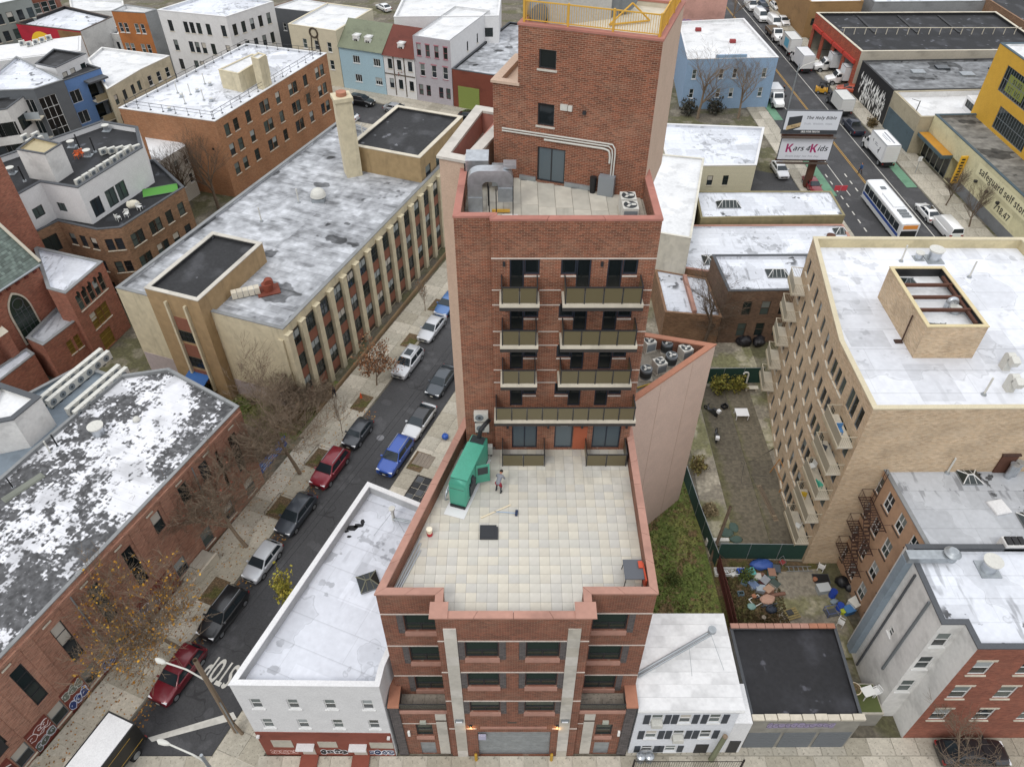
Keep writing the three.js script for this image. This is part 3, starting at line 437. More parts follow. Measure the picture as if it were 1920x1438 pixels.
  // upper roof pavers: long strips
  for (let i = 0; i < 10; i++) { const x = -2.4 + i * .97; const zb = -41.4 + (x + .5) * .34; for (let j = 0; j < 2; j++) { const z0 = j ? (zb - 34.6) / 2 : -34.62, z1 = j ? zb + .4 : (zb - 34.6) / 2; mesh('roof_paver', B(x + .012, 33.85, z1 + .01 + Z0, x + .955, 33.885 + rr() * .006, z0 - .01 + Z0), [M.pvA ??= paint(0xc9c4ba, T.streak), M.pvB ??= paint(0xbfbbb2, T.streak)][(i + j) & 1], g); } }
  // bulkhead on top (turned to the street's angle)
  const fa = [-1.05, -41.45], fb = [7.41, -38.54], fd = [fb[0] - fa[0], fb[1] - fa[1]], fl = Math.hypot(...fd), ux = [fd[0] / fl, fd[1] / fl], vx = [ux[1], -ux[0]];   // vx points back
  const pt = (u, v) => [fa[0] + ux[0] * u + vx[0] * v, fa[1] + ux[1] * u + vx[1] * v], u1 = 1.45;
  const bk = bld({ g, name: 'b', poly: [pt(u1, 0), pt(fl, 0), pt(fl, 6.3), pt(u1, 6.3)], y0: 33, h: 42.45, ph: .25, pt: .35, wall: [M.brickMain, M.tanStucco, M.tanStucco, M.brickMain], cope: M.copingRed, ct: .12, roof: paint(0xd2cbbb, T.blotch), holes: { 0: [[1.15, 2.1, 40.4, 41.4], [1.15, 2.1, 37.3, 38.55], [1.2, 2.85, 33.95, 36.05]] } });
  bk.win(0, 1.625, 40.4, .95, 1, { nx: 1, ny: 1, dep: .15, sill: M.stone }); bk.win(0, 1.625, 37.3, .95, 1.25, { nx: 1, ny: 1, dep: .15, sill: M.stone }); bk.win(0, 2.025, 33.95, 1.65, 2.1, { nx: 2, ny: 1, dep: .12, pm: M.glassDoor, name: 'sliding_door' });
  const lk = bld({ g, name: 'b2', poly: [pt(0, 0), pt(u1, 0), pt(u1, 4), pt(0, 4)], y0: 33, h: 39.35, ph: .2, pt: .35, wall: M.brickMain, cope: M.tanStucco, ct: .14, oh: .1, roof: M.tanStucco });
  bk.on(0, 2.65, 38.35, 0, 'vent_hood', mg(B(-.2, 0, -.02, .2, .32, .1), B(.24, .02, -.02, .46, .3, .14)), M.acWhite); bk.on(0, 3.8, 38.3, 0, 'vent_cap', B(-.09, 0, -.02, .09, .18, .15), M.frameDark);
  bk.on(0, 0, 0, 0, 'conduit', mg([[-.9, 36.72, 5.55], [-.9, 36.86, 5.69]].map(([a, y, b]) => tube([[a, y, .1], [b - .35, y, .1], [b - .08, y - .09, .1], [b, y - .4, .1], [b, 34.6, .1]], .045))), M.acWhite); bk.on(0, 0, 0, 0, 'conduit', tube([[1.6, 36.55, .1], [5, 36.55, .1], [5.35, 36.45, .1], [5.42, 36.1, .1], [5.42, 35.75, .1]], .06), M.acWhite);
  bk.on(0, 5.4, 33.9, .2, 'electrical_cabinet', B(-.45, 0, -.15, .45, 1.15, .25), C(0x8d9398, .5, .3)); bk.on(0, 4.62, 33.9, .25, 'rooftop_bin', cyl(.16, .2, .95), M.black);
  bk.on(0, 3.35, 33.88, .08, 'base_flashing', B(-3.2, 0, -.06, -2.2, .28, .04), M.galv); bk.on(0, 3.35, 33.88, .08, 'base_flashing', B(-.45, 0, -.06, 1.2, .28, .04), M.galv);
  // yellow guard rail round the bulkhead roof
  const rail = (i, ua, ub, name = 'guard_rail') => { const e = bk.edge(i), L = [], n = Math.round((ub - ua) / .125), yb = 42.56; const r = bk.on(i, 0, 0, -.22, name, mg(B(ua, yb + 1, -.03, ub, yb + 1.06, .03), B(ua, yb + .1, -.025, ub, yb + .15, .025)), M.yel ??= C(0xc79b3c, .55)); const bal = []; for (let k = 1; k < n; k++) { const x = lerp(ua, ub, k / n); bal.push(B(x - .011, yb + .15, -.011, x + .011, yb + 1, .011)); } mesh('balusters', mg(bal), M.yel, r).userData.kind = 'stuff'; for (let k = 0; k <= Math.round((ub - ua) / 2.2); k++) { const x = lerp(ua, ub, k / Math.round((ub - ua) / 2.2)); mesh('rail_post', B(x - .05, yb - .02, -.05, x + .05, yb + 1.1, .05), M.yel, r); } };
  rail(0, .25, bk.edge(0).L - .25); rail(1, .3, 6); rail(3, .3, 6);
  // left rear block faced in stucco
  const rb = bld({ g, name: 'r', poly: [[-4.15, -40.2], [-2.4, -39.5], [.2, -46], [-2.2, -46.9]], y0: 0, h: 35.55, ph: 1.3, pt: .5, wall: M.tanStucco, pin: M.copingRed, cope: M.stoneC, ct: .16, oh: .12, roof: M.terr2 });
}
// pink stucco wing on the right with a triangular condenser roof
const pinkWing = bld({ name: 'stucco_wing', label: 'pinkish stucco wedge shaped annex with orange coping holding air conditioners on its roof', cat: 'building', poly: [[8.05, -35.5], [8.4, -37.6], [15.4, -43.8], [7.8, -45.8]], h: 18.6, ph: 1.0, pt: .38, wall: M.pink, pin: M.brickWing, cope: M.copingOrange, ct: .12, roof: paint(0xa8a49c, T.conc) });
for (const u of [.33, .72]) pinkWing.on(1, pinkWing.edge(1).L * u, 0, 0, 'control_joint', B(-.015, .3, -.01, .015, 18.3, .006), C(0xa98b7a, .9));

// ---------- buildings next to the tower ----------
const wsN = { fm: M.frameWhite, sill: M.frameWhite, dep: .12 };
// white corner building
const corner = bld({ name: 'corner_building', label: 'white painted corner building with long white roof and graffiti brick ground floor', poly: [[-17.25, -21.2], [-8.1, -21.1], [-7.95, -22.4], [-4.45, -33.9], [-11, -37.05]], h: 10.6, ph: .75, pt: .3, wall: M.whiteClean, roof: M.roofCorner = paint(0xdfe1e6, T.roofWhite, .9), pin: paint(0xb9bbbf, T.blotch), cope: M.whiteClean, rot: -.385,
  win: [{ e: 0, at: [.12, .375, .63, .89], y: [7.4], w: .72, h: 1.35, o: wsN, blinds: .6 }, { e: 0, at: [.13, .385, .635, .895], y: [4.5], w: .72, h: 1.35, o: wsN, blinds: .6 }, { e: 4, n: 5, u0: .1, u1: .9, y: [7.4, 4.5], w: .8, h: 1.4, o: wsN }] });
corner.on(0, 0, 0, 0, 'brick_base', mg(B(0, 0, -.03, 9.1, 3.85, .05)), M.brickBase = paint(0x8a4a3c, T.blotch));
for (const [u, y, w, h] of [[1.5, 1.5, 1.4, 1.1], [4.6, 1.55, 1.3, .9], [8.3, 1.5, 1.6, .9]]) corner.on(0, u, y, .05, 'shuttered_window', B(-w / 2, 0, -.01, w / 2, h, .03), M.concrete);
for (const u of [3.1, 6.7]) { const d = corner.on(0, u, 0, .05, 'doorway', B(-.45, 0, -.01, .45, 1.95, .04), C(0xb5b0a6, .7)); mesh('stoop', B(-.6, 0, .04, .6, .35, .9), M.brickBase, d); mesh('hood', B(-.6, 1.97, 0, .6, 2.1, .5), M.whiteClean, d); }
const graf = (w, h, bg, cols, seed) => lettering('', w, h, '#fff', bg, 'bold', .05, (x, W, H) => {   // overlapping outlined bubble shapes
  const r = rngF(seed), n = Math.max(3, Math.round(w / h * 2.2)); x.lineJoin = 'round';
  for (let p = 0; p < 2; p++) for (let i = 0; i < n; i++) { const cx = (i + .5 + (r() - .5) * .3) / n * W, cy = H * (.5 + .2 * (r() - .5)), a = W / n * (.5 + .25 * r()), b = H * (.26 + .16 * r()); x.beginPath(); for (let k = 0; k < 9; k++) { const t = k / 9 * 6.283, q = .75 + .5 * r(); x.lineTo(cx + Math.cos(t) * a * q, cy + Math.sin(t) * b * q); } x.closePath(); x.fillStyle = cols[0]; x.fill(); x.strokeStyle = cols[1]; x.lineWidth = H * .05; x.stroke(); x.beginPath(); x.arc(cx + (r() - .5) * a * .4, cy, Math.min(a, b) * .28, r() * 3, 4 + r() * 3); x.stroke(); }
});
for (const [u, w, h, cols, sd] of [[.4, 1.9, .75, ['#8a4a3c', '#d6b8b4'], 1], [3.9, 1.9, .95, ['#23242a', '#d8dade'], 2], [7.3, 1.75, .95, ['#2c3a5a', '#dfe2ea'], 3]]) corner.on(0, u, .25, .058, 'graffiti', sheet(w, h), graf(w, h, cols[0] === '#8a4a3c' ? '#8a4a3c' : '#7e4638', cols, sd));
for (const u of [.15, 8.95]) corner.on(0, u, 3.3, .05, 'flood_light', B(-.1, 0, 0, .1, .16, .2), M.frameWhite);
// white clapboard house with shutters
const wh = bld({ name: 'shutter_house', label: 'small white clapboard house with black shutters and flat white roof', poly: [[8.15, -21.25], [14.75, -21.3], [14.95, -28.1], [8.15, -28.05]], h: 7.05, ph: 0, wall: paint(0xe0e3e8, T.siding), roof: M.roofPlain, win: [{ e: 0, at: [.205, .485, .78], y: [5.0], w: .8, h: 1.3, o: wsN, blinds: .4 }, { e: 0, at: [.19, .47, .75], y: [2.6], w: .8, h: 1.25, o: wsN, blinds: .5 }, { e: 0, at: [.19, .44], y: [.35], w: .8, h: 1.0, o: wsN, blinds: .9 }] });
for (let k = 0; k < 8; k++) mesh('roof_sheet', B(8.12 - wh.cx, 7.06, -21.2 - k * .86 - .85 - wh.cz, 14.98 - wh.cx, 7.085 + (k & 1) * .012, -21.2 - k * .86 - wh.cz), M.roofPlain, wh.g);
mesh('gutter', B(8.1 - wh.cx, 6.85, -21.28 - wh.cz, 14.95 - wh.cx, 7.0, -21.12 - wh.cz), M.frameWhite, wh.g);
for (const [y, h, us] of [[5, 1.3, [.205, .485, .78]], [2.6, 1.25, [.19, .47, .75]], [.35, 1, [.19, .44]]]) for (const u of us) for (const s of [-1, 1]) wh.on(0, u * 6.6 + s * .68, y, 0, 'shutter', B(-.2, 0, 0, .2, h, .05), C(0x3a3f46, .6));
wh.on(0, 5.05, .05, 0, 'front_door', B(-.45, 0, -.02, .45, 1.5, .04), M.frameDark);
{ const an = B(14.76 - wh.cx, 0, -24 - wh.cz, 15.95 - wh.cx, 4.9, -21.3 - wh.cz); mesh('side_annex', an, M.whiteClean, wh.g); mesh('annex_door', B(15 - wh.cx, .2, -21.29 - wh.cz, 15.75 - wh.cx, 2.1, -21.25 - wh.cz), M.frameDark, wh.g); }
for (const [u, y] of [[.205, 5.02], [.47, 2.62]]) one('window_air_conditioner', y > 4 ? 'white window air conditioner in top floor left window of shutter house' : 'white window air conditioner in the middle window of the shutter house', 'air conditioner', mg(B(-.36, 0, -.1, .36, .42, .38), B(-.33, .42, -.1, .33, .44, .36)), M.acWhite, [8.15 + u * 6.6, y, -21.27]);
wh.g.add(meshAt('flue_pipe', mg(rod([0, 0, 0], [5.1, 1.1, -2.4], .1, .1, 8), rod([.08, 0, .2], [5.15, 1.1, -2.2], .07, .07, 8), cyl(.28, .28, .25, 5.2, 1.2, -2.4, 12), rod([5.1, 1.1, -2.4], [5.8, .05, -.2], .015), rod([3.6, .78, -1.7], [3.6, .05, .2], .015)), M.galv, wh.g, 8.3 - wh.cx, 7.2, -23.6 - wh.cz));
// dark roofed garage
const dg = bld({ name: 'garage', label: 'low garage with black tar roof and orange tile coping beside the white house', cat: 'garage', poly: [[16.05, -21.65], [23.5, -21.7], [23.75, -28.5], [16, -28.4]], h: 4.55, ph: .25, pt: .14, wall: paint(0x8f8c86, T.streak), roof: M.tar = paint(0x9a9aa0, T.roofBlack, .75), pin: M.tar, cope: M.darkGrey, ct: .05 });
for (let k = 0; k < 12; k++) mesh('coping_tile', B(16 + k * .64 - dg.cx, 4.66, -28.62 - dg.cz, 16.6 + k * .64 - dg.cx, 4.78, -28.25 - dg.cz), k > 8 ? M.copingOrange : M.coping, dg.g);
for (let k = 0; k < 9; k++) mesh('coping_slab', B(16.05 + k * .84 - dg.cx, 4.66, -21.95 - dg.cz, 16.83 + k * .84 - dg.cx, 4.8 + (k % 3) * .05, -21.55 - dg.cz), M.slab, dg.g);
dg.on(0, 1.2, 3.2, .01, 'graffiti', sheet(4.6, .95), graf(4.6, .95, '#8d8a88', ['#8f86a0', '#5e5668'], 12));
for (let k = 0; k < 3; k++) dg.on(0, 1.3 + k * 2.45, .05, 0, 'roller_door', mg([...Array(9)].map((_, i) => B(-1.1, i * .28, .005, 1.1, i * .28 + .25, .04))), C(0x6f7479, .6, .3));
// white and red brick building, right edge
const rw = bld({ name: 'brick_apartment_house', label: 'red brick corner house with white painted side wall and rooftop exhaust duct', poly: [[26.4, -23.9], [27.85, -23.9], [27.9, -22.3], [44, -22.3], [44, -29.7], [26.4, -29.7]], h: 13, ph: .3, pt: .3, wall: [M.white, M.white, M.brickRedP = mt({ map: brickTex(0x8c5543, 0x7d4838, 0x8d6253, .16), roughness: .92 }), M.brickRedP, M.white, M.white], roof: M.roofWhite2, cope: M.darkGrey, pin: M.darkGrey,
  win: [{ e: 2, at: [.075, .26, .45, .64], y: [9.7, 6.4, 3.1], w: 1.15, h: 1.7, o: { ...wsN, sill: M.slab, lintel: M.slab }, blinds: .4 }, { e: 0, at: [.5], y: [.6, 3.9, 7.2, 10.2].slice(1), w: .95, h: 1.7, o: wsN }, { e: 5, at: [.12, .5], y: [6.5], w: .5, h: .8, o: wsN }] });
rw.on(5, 1, 9.4, .02, 'exhaust_duct', B(-.3, -8.6, 0, .35, 3.6, .5), paint(0x8b9aa8, T.blotch, .6)); rw.on(5, 4.2, 4, .02, 'drain_pipe', B(-.07, 0, 0, .07, 8.9, .14), M.frameGrey); rw.on(5, 2.1, .4, .02, 'drain_pipe', B(-.06, 0, 0, .06, 12.3, .12), M.darkGrey);
mesh('roof_duct', mg(B(-.3, 13.05, -.35, 2.3, 13.55, .35), cyl(.42, .42, .6, 2.6, 13.1, 0, 16), cyl(.55, .3, .25, 2.6, 13.7, 0, 16)), M.galv, rw.g).position.set(26.2 - rw.cx, 0, -28.6 - rw.cz);
// tan building with fire escape
const tan = bld({ name: 'fire_escape_building', label: 'tan stucco building with rusty fire escape and grey patched roof', poly: [[28.3, -29.9], [42, -30.2], [42, -38.2], [27.75, -37.9]].map(q => q), h: 12.2, ph: .25, pt: .25, wall: paint(0xbf9d82, T.blotch), roof: paint(0xc4c6c8, T.roofWhite2, .9), cope: M.roofEdge,
  win: [{ e: 3, at: [.13, .36, .6, .84], y: [9.9, 6.9, 3.9, 1], w: .95, h: 1.7, o: { fm: M.frameWhite, nx: 2, ny: 2, dep: .12, sill: M.frameBrown }, blinds: .3 }] });
{ // fire escape on the side wall
  const fe = thing('fire_escape', 'rusty iron fire escape with ladders on the tan side wall', 'fire escape', [27.72, 0, -35], 0);
  for (const y of [9.3, 6.3, 3.3]) { const L = []; for (let k = 0; k < 14; k++) L.push(B(-.95, y, -1.7 + k * .24, -.03, y + .03, -1.62 + k * .24)); const p = mesh('platform', mg(L, B(-1, y - .05, -1.75, -.95, y + .02, 1.6), B(-.08, y - .05, -1.75, -.02, y + .02, 1.6)), M.ironRust, fe); const rl = []; for (let k = 0; k < 12; k++) rl.push(rod([-.98, y, -1.72 + k * .3], [-.98, y + .9, -1.72 + k * .3], .015, .015, 4)); rl.push(rod([-.98, y + .9, -1.75], [-.98, y + .9, 1.6], .025), rod([-.98, y + .9, -1.75], [-.05, y + .9, -1.75], .02), rod([-.98, y + .9, 1.6], [-.05, y + .9, 1.6], .02)); mesh('railing', mg(rl), M.ironRust, p); }
  for (const y of [6.33, 3.33]) { const L = [rod([-.75, y, 1.2], [-.75, y + 3, -1.1], .03), rod([-.25, y, 1.2], [-.25, y + 3, -1.1], .03)]; for (let k = 1; k < 12; k++) L.push(B(-.75, y + k * .25 - .015, 1.2 - k * .19 - .08, -.25, y + k * .25 + .015, 1.2 - k * .19 + .08)); mesh('stair', mg(L), M.ironRust, fe); }
  const l = [rod([-.2, 9.3, -1.3], [-.2, 13, -1.3], .025), rod([-.2, 9.3, -.9], [-.2, 13, -.9], .025)]; for (let k = 0; k < 12; k++) l.push(rod([-.2, 9.5 + k * .3, -1.3], [-.2, 9.5 + k * .3, -.9], .015)); mesh('roof_ladder', mg(l), M.ironRust, fe);
}
// beige brick apartment tower with balconies
const rows6 = [15.6, 12.6, 9.6, 6.6, 3.6, .7];
const beige = bld({ name: 'beige_apartment_building', label: 'beige brick apartment building with white roof, penthouse and white railed balconies', cat: 'apartment building', poly: [[24.92, -36.93], [46, -37.1], [46, -58.7], [27.14, -58.85], [24.92, -44.3]], h: 18.6, ph: .85, pt: .32, wall: M.brickTan, roof: M.roofClean = paint(0xe8e9ec, roofW(70, .1, 22), .9), pin: paint(0xd2c6a4, T.blotch), cope: paint(0xd4c9ac, T.grain), ct: .1,
  win: [{ e: 3, at: [.1, .24, .4, .54, .68, .82, .95], y: rows6, w: .8, h: 1.6, o: { ny: 1, nx: 1, fm: M.frameGrey, sill: M.slab }, blinds: .2 }, { e: 4, at: [.08, .22, .36], y: rows6, w: .75, h: 1.6, o: { ny: 1, nx: 1, fm: M.frameGrey, sill: M.slab } }, { e: 4, at: [.58, .69, .85], y: rows6, w: .75, h: 2.0, o: { ny: 1, nx: 1, fm: M.frameGrey } }] });
function balconyAt(e, u, y, w, d = 1.15) {
  const b = beige.on(e, u, y, 0, 'balcony', B(-w / 2, -.18, 0, w / 2, 0, d), M.slab), L = [];
  mesh('slab_face', B(-w / 2 - .01, -.3, d + .002, w / 2 + .01, .04, d + .05), paint(0xb9ad96, T.streak), b);
  for (const s of [-1, 1]) for (let k = 0; k < 8; k++) L.push(B(s * (w / 2 - .03) - .012, 0, .06 + k * d / 8, s * (w / 2 - .03) + .012, 1, .085 + k * d / 8));
  mesh('balusters', mg(L), M.balF ??= C(0xb5ab96, .6), b).userData.kind = 'stuff';
  mesh('top_rail', mg(B(-w / 2, 1, d - .06, w / 2, 1.05, d), B(-w / 2, 1, 0, -w / 2 + .05, 1.05, d - .06), B(w / 2 - .05, 1, 0, w / 2, 1.05, d - .06)), M.balF, b);
  mesh('rail_panel', B(-w / 2 + .05, .08, d - .05, w / 2 - .05, .96, d - .02), M.balP ??= new THREE.MeshStandardMaterial({ color: 0xa39c8a, roughness: .5, transparent: true, opacity: .75 }), b);
  return b;
}
const balSpots = [];
for (const y of [14.4, 11.4, 8.4, 5.4, 2.4]) { balconyAt(4, 5.35, y, 3.4); balconyAt(3, 1.6, y, 2.9); balSpots.push(y); }
{ // penthouse
  const ph = bld({ g: beige.g, name: 'p', poly: [[30.4, -43.3], [34.9, -43.3], [34.8, -51], [30.45, -51]], y0: 17.75, h: 20.75, ph: .75, pt: .22, wall: M.brickTan, roof: M.roofPlain, pin: M.black, cope: paint(0xd9c9a0, T.grain), ct: .08 });
  for (const z of [-45.6, -47.2, -48.8]) mesh('steel_beam', B(30.62 - beige.cx, 20.45, z - .11 - beige.cz, 34.65 - beige.cx, 20.68, z + .11 - beige.cz), M.rust, beige.g);
  mesh('steel_beam', B(34.3 - beige.cx, 20.4, -50 - beige.cz, 34.5 - beige.cx, 20.6, -44 - beige.cz), M.rust, beige.g);
  mesh('downspout', mg(rod([30.33 - beige.cx, 20.2, -45.4 - beige.cz], [30.25 - beige.cx, 17.9, -45.2 - beige.cz], .06), B(29.7 - beige.cx, 17.78, -45.4 - beige.cz, 30.3 - beige.cx, 17.86, -45 - beige.cz)), M.ironRust, beige.g);
}
// graffiti warehouse, lower left
const wareH = [{ e: 1, at: [.1449, .2585, .361, .463, .557, .665, .762, .852, .908].map((u, i) => u + .113), y: [3.7], w: 0, h: 0 }];
const ware = bld({ name: 'brick_warehouse', label: 'red brick warehouse with peeling white roof and graffiti along its street wall', cat: 'warehouse', poly: [[-47.5, -17.8], [-35.6, -15.5], [-23.3, -45.9], ...[[-30.91,-50.76],[-34.88,-49.84],[-38.66,-40.98]]], h: 10, ph: .25, pt: .22, wall: M.brickRed, roof: M.roofPeel, cope: M.roofEdge, pin: M.roofEdge, rot: -.385,
  win: [{ e: 1, at: [5 / 32.8, 8.5 / 32.8, 11.85 / 32.8, 15.15 / 32.8, 18.5 / 32.8, 29.25 / 32.8, 31 / 32.8], y: [3.75], w: .95, h: 4.5, o: { nx: 1, ny: 4, fm: M.frameDark }, blinds: .3 }, { e: 1, at: [21.7 / 32.8, 24.8 / 32.8, 27.3 / 32.8], y: [6.5], w: .95, h: 2.1, o: { nx: 1, ny: 2 }, blinds: .3 }, { e: 1, at: [5.5 / 32.8, 8.6 / 32.8, 11.7 / 32.8, 15 / 32.8, 21.7 / 32.8, 25 / 32.8, 28 / 32.8, 31 / 32.8], y: [.5], w: 1.2, h: 1.9, o: { nx: 1, ny: 2, fm: M.frameGrey, sill: M.slab }, blinds: .8 }] });
{ const e = ware.edge(1); for (let u = 3.3; u < 32.5; u += 3.28) { ware.on(1, u - .02, 2.9, 0, 'pilaster', B(-.45, 0, -.02, .45, 6.4, .07), M.brickRed); ware.on(1, u + 1.6, 9.0, 0, 'iron_tie', B(-.35, 0, .06, .35, .12, .14), M.slab); }
  ware.on(1, 0, 9.35, 0, 'cornice', B(.2, 0, 0, 32.7, .25, .16), M.brickRed); ware.on(1, 0, 0, 0, 'painted_base', mg(B(0, 0, -.02, 4.8, 2.75, .03), B(6.2, 0, -.02, 7.95, 2.75, .03), B(9.25, 0, -.02, 11.05, 2.75, .03), B(12.35, 0, -.02, 14.35, 2.75, .03), B(15.65, 0, -.02, 21, 2.75, .03)), paint(0x7a3a30, T.blotch));
  for (const [u, w, y, h, bg, cols, sd, tx] of [[6.25, 1.65, .15, 1.2, '#7a3a30', ['#5a6058', '#c8ccd6'], 21], [9.3, 1.7, .2, 1.3, '#7a3a30', ['#2b3f7a', '#d3daf0'], 22], [9.3, 1.7, 1.5, 1.1, '#7a3a30', ['#70766c', '#cfd2cb'], 23], [6.25, 1.65, 1.4, 1.2, '#7a3a30', ['#7a3a30', '#e3d8d8'], 24], [12.4, 1.9, .2, 1.2, '#7a3a30', ['#34406e', '#c9cfe4'], 25], [12.4, 1.9, 1.4, 1.2, '#7a3a30', ['#6a7066', '#c2c6be'], 26], [1.4, 3.3, .2, 2.2, '#7a3a30', ['#4a2626', '#e0dcdc'], 27], [15.8, 3, .3, 1.8, '#7a3a30', ['#5e5a66', '#c8c2ce'], 28]]) ware.on(1, u, y, .036, 'graffiti', sheet(w, h), graf(w, h, bg, cols, sd, tx));
  ware.on(1, 4.4, 3.4, .02, 'sign_board', B(-.9, 0, 0, .9, 1.2, .08), C(0x2a2a2c, .6)); ware.on(1, 13.6, 3, .1, 'downpipe', cyl(.06, .06, 6.3), M.galv); ware.on(1, 26.2, 2.4, .1, 'downpipe', cyl(.06, .06, 6.8), M.galv); }
// yellow-cream school building
const sch = bld({ name: 'school_building', label: 'long cream school building with tan pilasters, brown spandrels and grey stained roof', cat: 'school', poly: [[-39.6, -61.8], [-21.45, -55.2], [-8.35, -88.8], [-23.6, -101.5]], h: 10.9, ph: .3, pt: .35, wall: M.cream, roof: M.roofGrey, pin: M.roofGrey, cope: M.roofEdge, rot: -.385,
  win: [] });
{
  const e = sch.edge(1), n = 14, m = e.L / n; // bays
  for (let k = 0; k < n; k++) {
    const u = (k + .5) * m;
    sch.on(1, u, 0, 0, 'bay_recess', B(-m / 2 + .42, .2, .01, m / 2 - .42, 9.9, .05), M.frameBrown);
    for (let r = 0; r < 3; r++) {
      const y = 8.05 - r * 3.0, w = m - 1.0, wo2 = windowAt(sch.g, e.a[0] + e.d[0] * u + e.n[0] * .2, y, e.a[1] + e.d[1] * u + e.n[1] * .2, e.th, w, 1.75, { nx: 2, ny: 2, fm: C(0x3a403c, .5), pm: [M.glass, M.glass2, M.glassBlue][(k + r) % 3], blind: (k * 7 + r * 3) % 5 < 2 ? M.blind : (k + r) % 4 === 0 ? M.curtain : null });
      sch.on(1, u, y - 1.25, 0, 'spandrel', B(-w / 2, 0, .02, w / 2, 1.22, .12), paint2('spandrel', 0x8a5a48));
    }
  }
  for (let k = 0; k <= n; k++) { const u = cl(k * m, .35, e.L - .35); sch.on(1, u, 0, 0, 'pilaster', mg(B(-.36, 0, -.02, .36, 10.2, .42), B(-.42, 10.2, -.02, .42, 10.32, .5)), M.cream); }
  for (const k of [4, 9]) sch.on(1, k * m + .55, .5, .25, 'downpipe', cyl(.08, .08, 9.6), M.ironRust);
  sch.on(1, 0, 0, .3, 'areaway_wall', mg(B(.5, 0, 1.0, e.L, .55, 1.2)), paint2('aw', 0x8a7458));
  // stair block with black roof at the near end
  const q = (a, b) => { const E0 = sch.edge(0); return [E0.a[0] + E0.d[0] * a + E0.n[0] * b + sch.cx, E0.a[1] + E0.d[1] * a + E0.n[1] * b + sch.cz]; };
  const sb = bld({ g: sch.g, name: 's', poly: [q(5.2, 1.1), q(11.3, 1.1), q(11.3, -9.5), q(5.2, -9.5)], y0: 0, h: 12.9, ph: .35, pt: .4, wall: paint(0xa98f6c, T.streak), roof: M.roofBlack, pin: M.roofBlack, cope: M.stone });
  for (let r = 0; r < 3; r++) { sb.on(0, 3.3, 8.6 - r * 3.4, 0, 'spandrel', B(-.9, 0, -.02, .9, 1.6, .05), paint2('spandrel', 0x8a5a48)); sb.win(0, 3.3, 7.2 - r * 3.4, 1.8, 1.3, { nx: 3, ny: 2, dep: -.02 }); }
  sb.on(0, 2.2, 1, 0, 'fin', B(-.12, 0, -.02, .12, 11, .3), M.cream); sb.on(0, 4.4, 1, 0, 'fin', B(-.12, 0, -.02, .12, 11, .3), M.cream);
  sch.on(0, 8.2, 0, 1.1, 'blue_awning', mg(tf(B(-1.3, 0, 0, 1.3, .08, 2.2), 0, 2.9, 0, 0, .28), B(-1.3, 2.15, 2.05, 1.3, 2.5, 2.13)), paint(0x2a5fa0, T.grain, .6));
  // far end block with black roof, and the tall chimney
  const E2 = sch.edge(2), z = (a, b) => { const E0 = sch.edge(1); return [E0.a[0] + E0.d[0] * a - E0.n[0] * b + sch.cx, E0.a[1] + E0.d[1] * a - E0.n[1] * b + sch.cz]; };
  bld({ g: sch.g, name: 'f', poly: [z(30.5, 10.2), z(30.5, .6), z(43, .6), z(43, 10.2)], y0: 0, h: 13.8, ph: .3, pt: .45, wall: paint(0xa8906c, T.streak), roof: M.roofBlack, pin: M.roofBlack, cope: M.slab, win: [{ e: 1, n: 4, u0: .15, u1: .85, y: [10.2], w: 1.4, h: 1.9, o: {} }] });
  const [cx2, cz2] = z(29.6, 9.6); mesh('chimney', mg(tf(B(-.95, 10.5, -.95, .95, 20.2, .95), cx2 - sch.cx, 0, cz2 - sch.cz, .39), tf(B(-1.1, 19.9, -1.1, 1.1, 20.35, 1.1), cx2 - sch.cx, 0, cz2 - sch.cz, .39)), M.cream, sch.g); mesh('chimney_pot', cyl(.62, .6, .5, cx2 - sch.cx, 20.3, cz2 - sch.cz, 16), M.copingOrange, sch.g);
}

// ---------- left side, behind the warehouse ----------
const wsD = { fm: M.frameDark, sill: M.slab, dep: .12 }, wsW = { fm: M.frameWhite, sill: M.frameWhite, dep: .12 };
const acHouse = bld({ name: 'white_annex', label: 'white rendered building with blue grey roof full of air conditioners beside the warehouse', poly: [[-62, -25], [-49.5, -18], ...[[-38.72,-40.92],[-34.98,-49.84],[-39.27,-51.71]]], h: 9.6, ph: .25, pt: .25, wall: M.brickRed, roof: paint(0x7c8894, T.blotch), cope: M.roofEdge });
bld({ g: acHouse.g, name: 'u', poly: [[-41.74,-41.05],[-39.44,-41.8],[-38.45,-44.35],[-42.78,-46.07]], y0: 9.2, h: 12.6, ph: .3, pt: .4, wall: M.white, roof: M.roofPlain, pin: M.white, cope: M.darkGrey, oh: .08 });
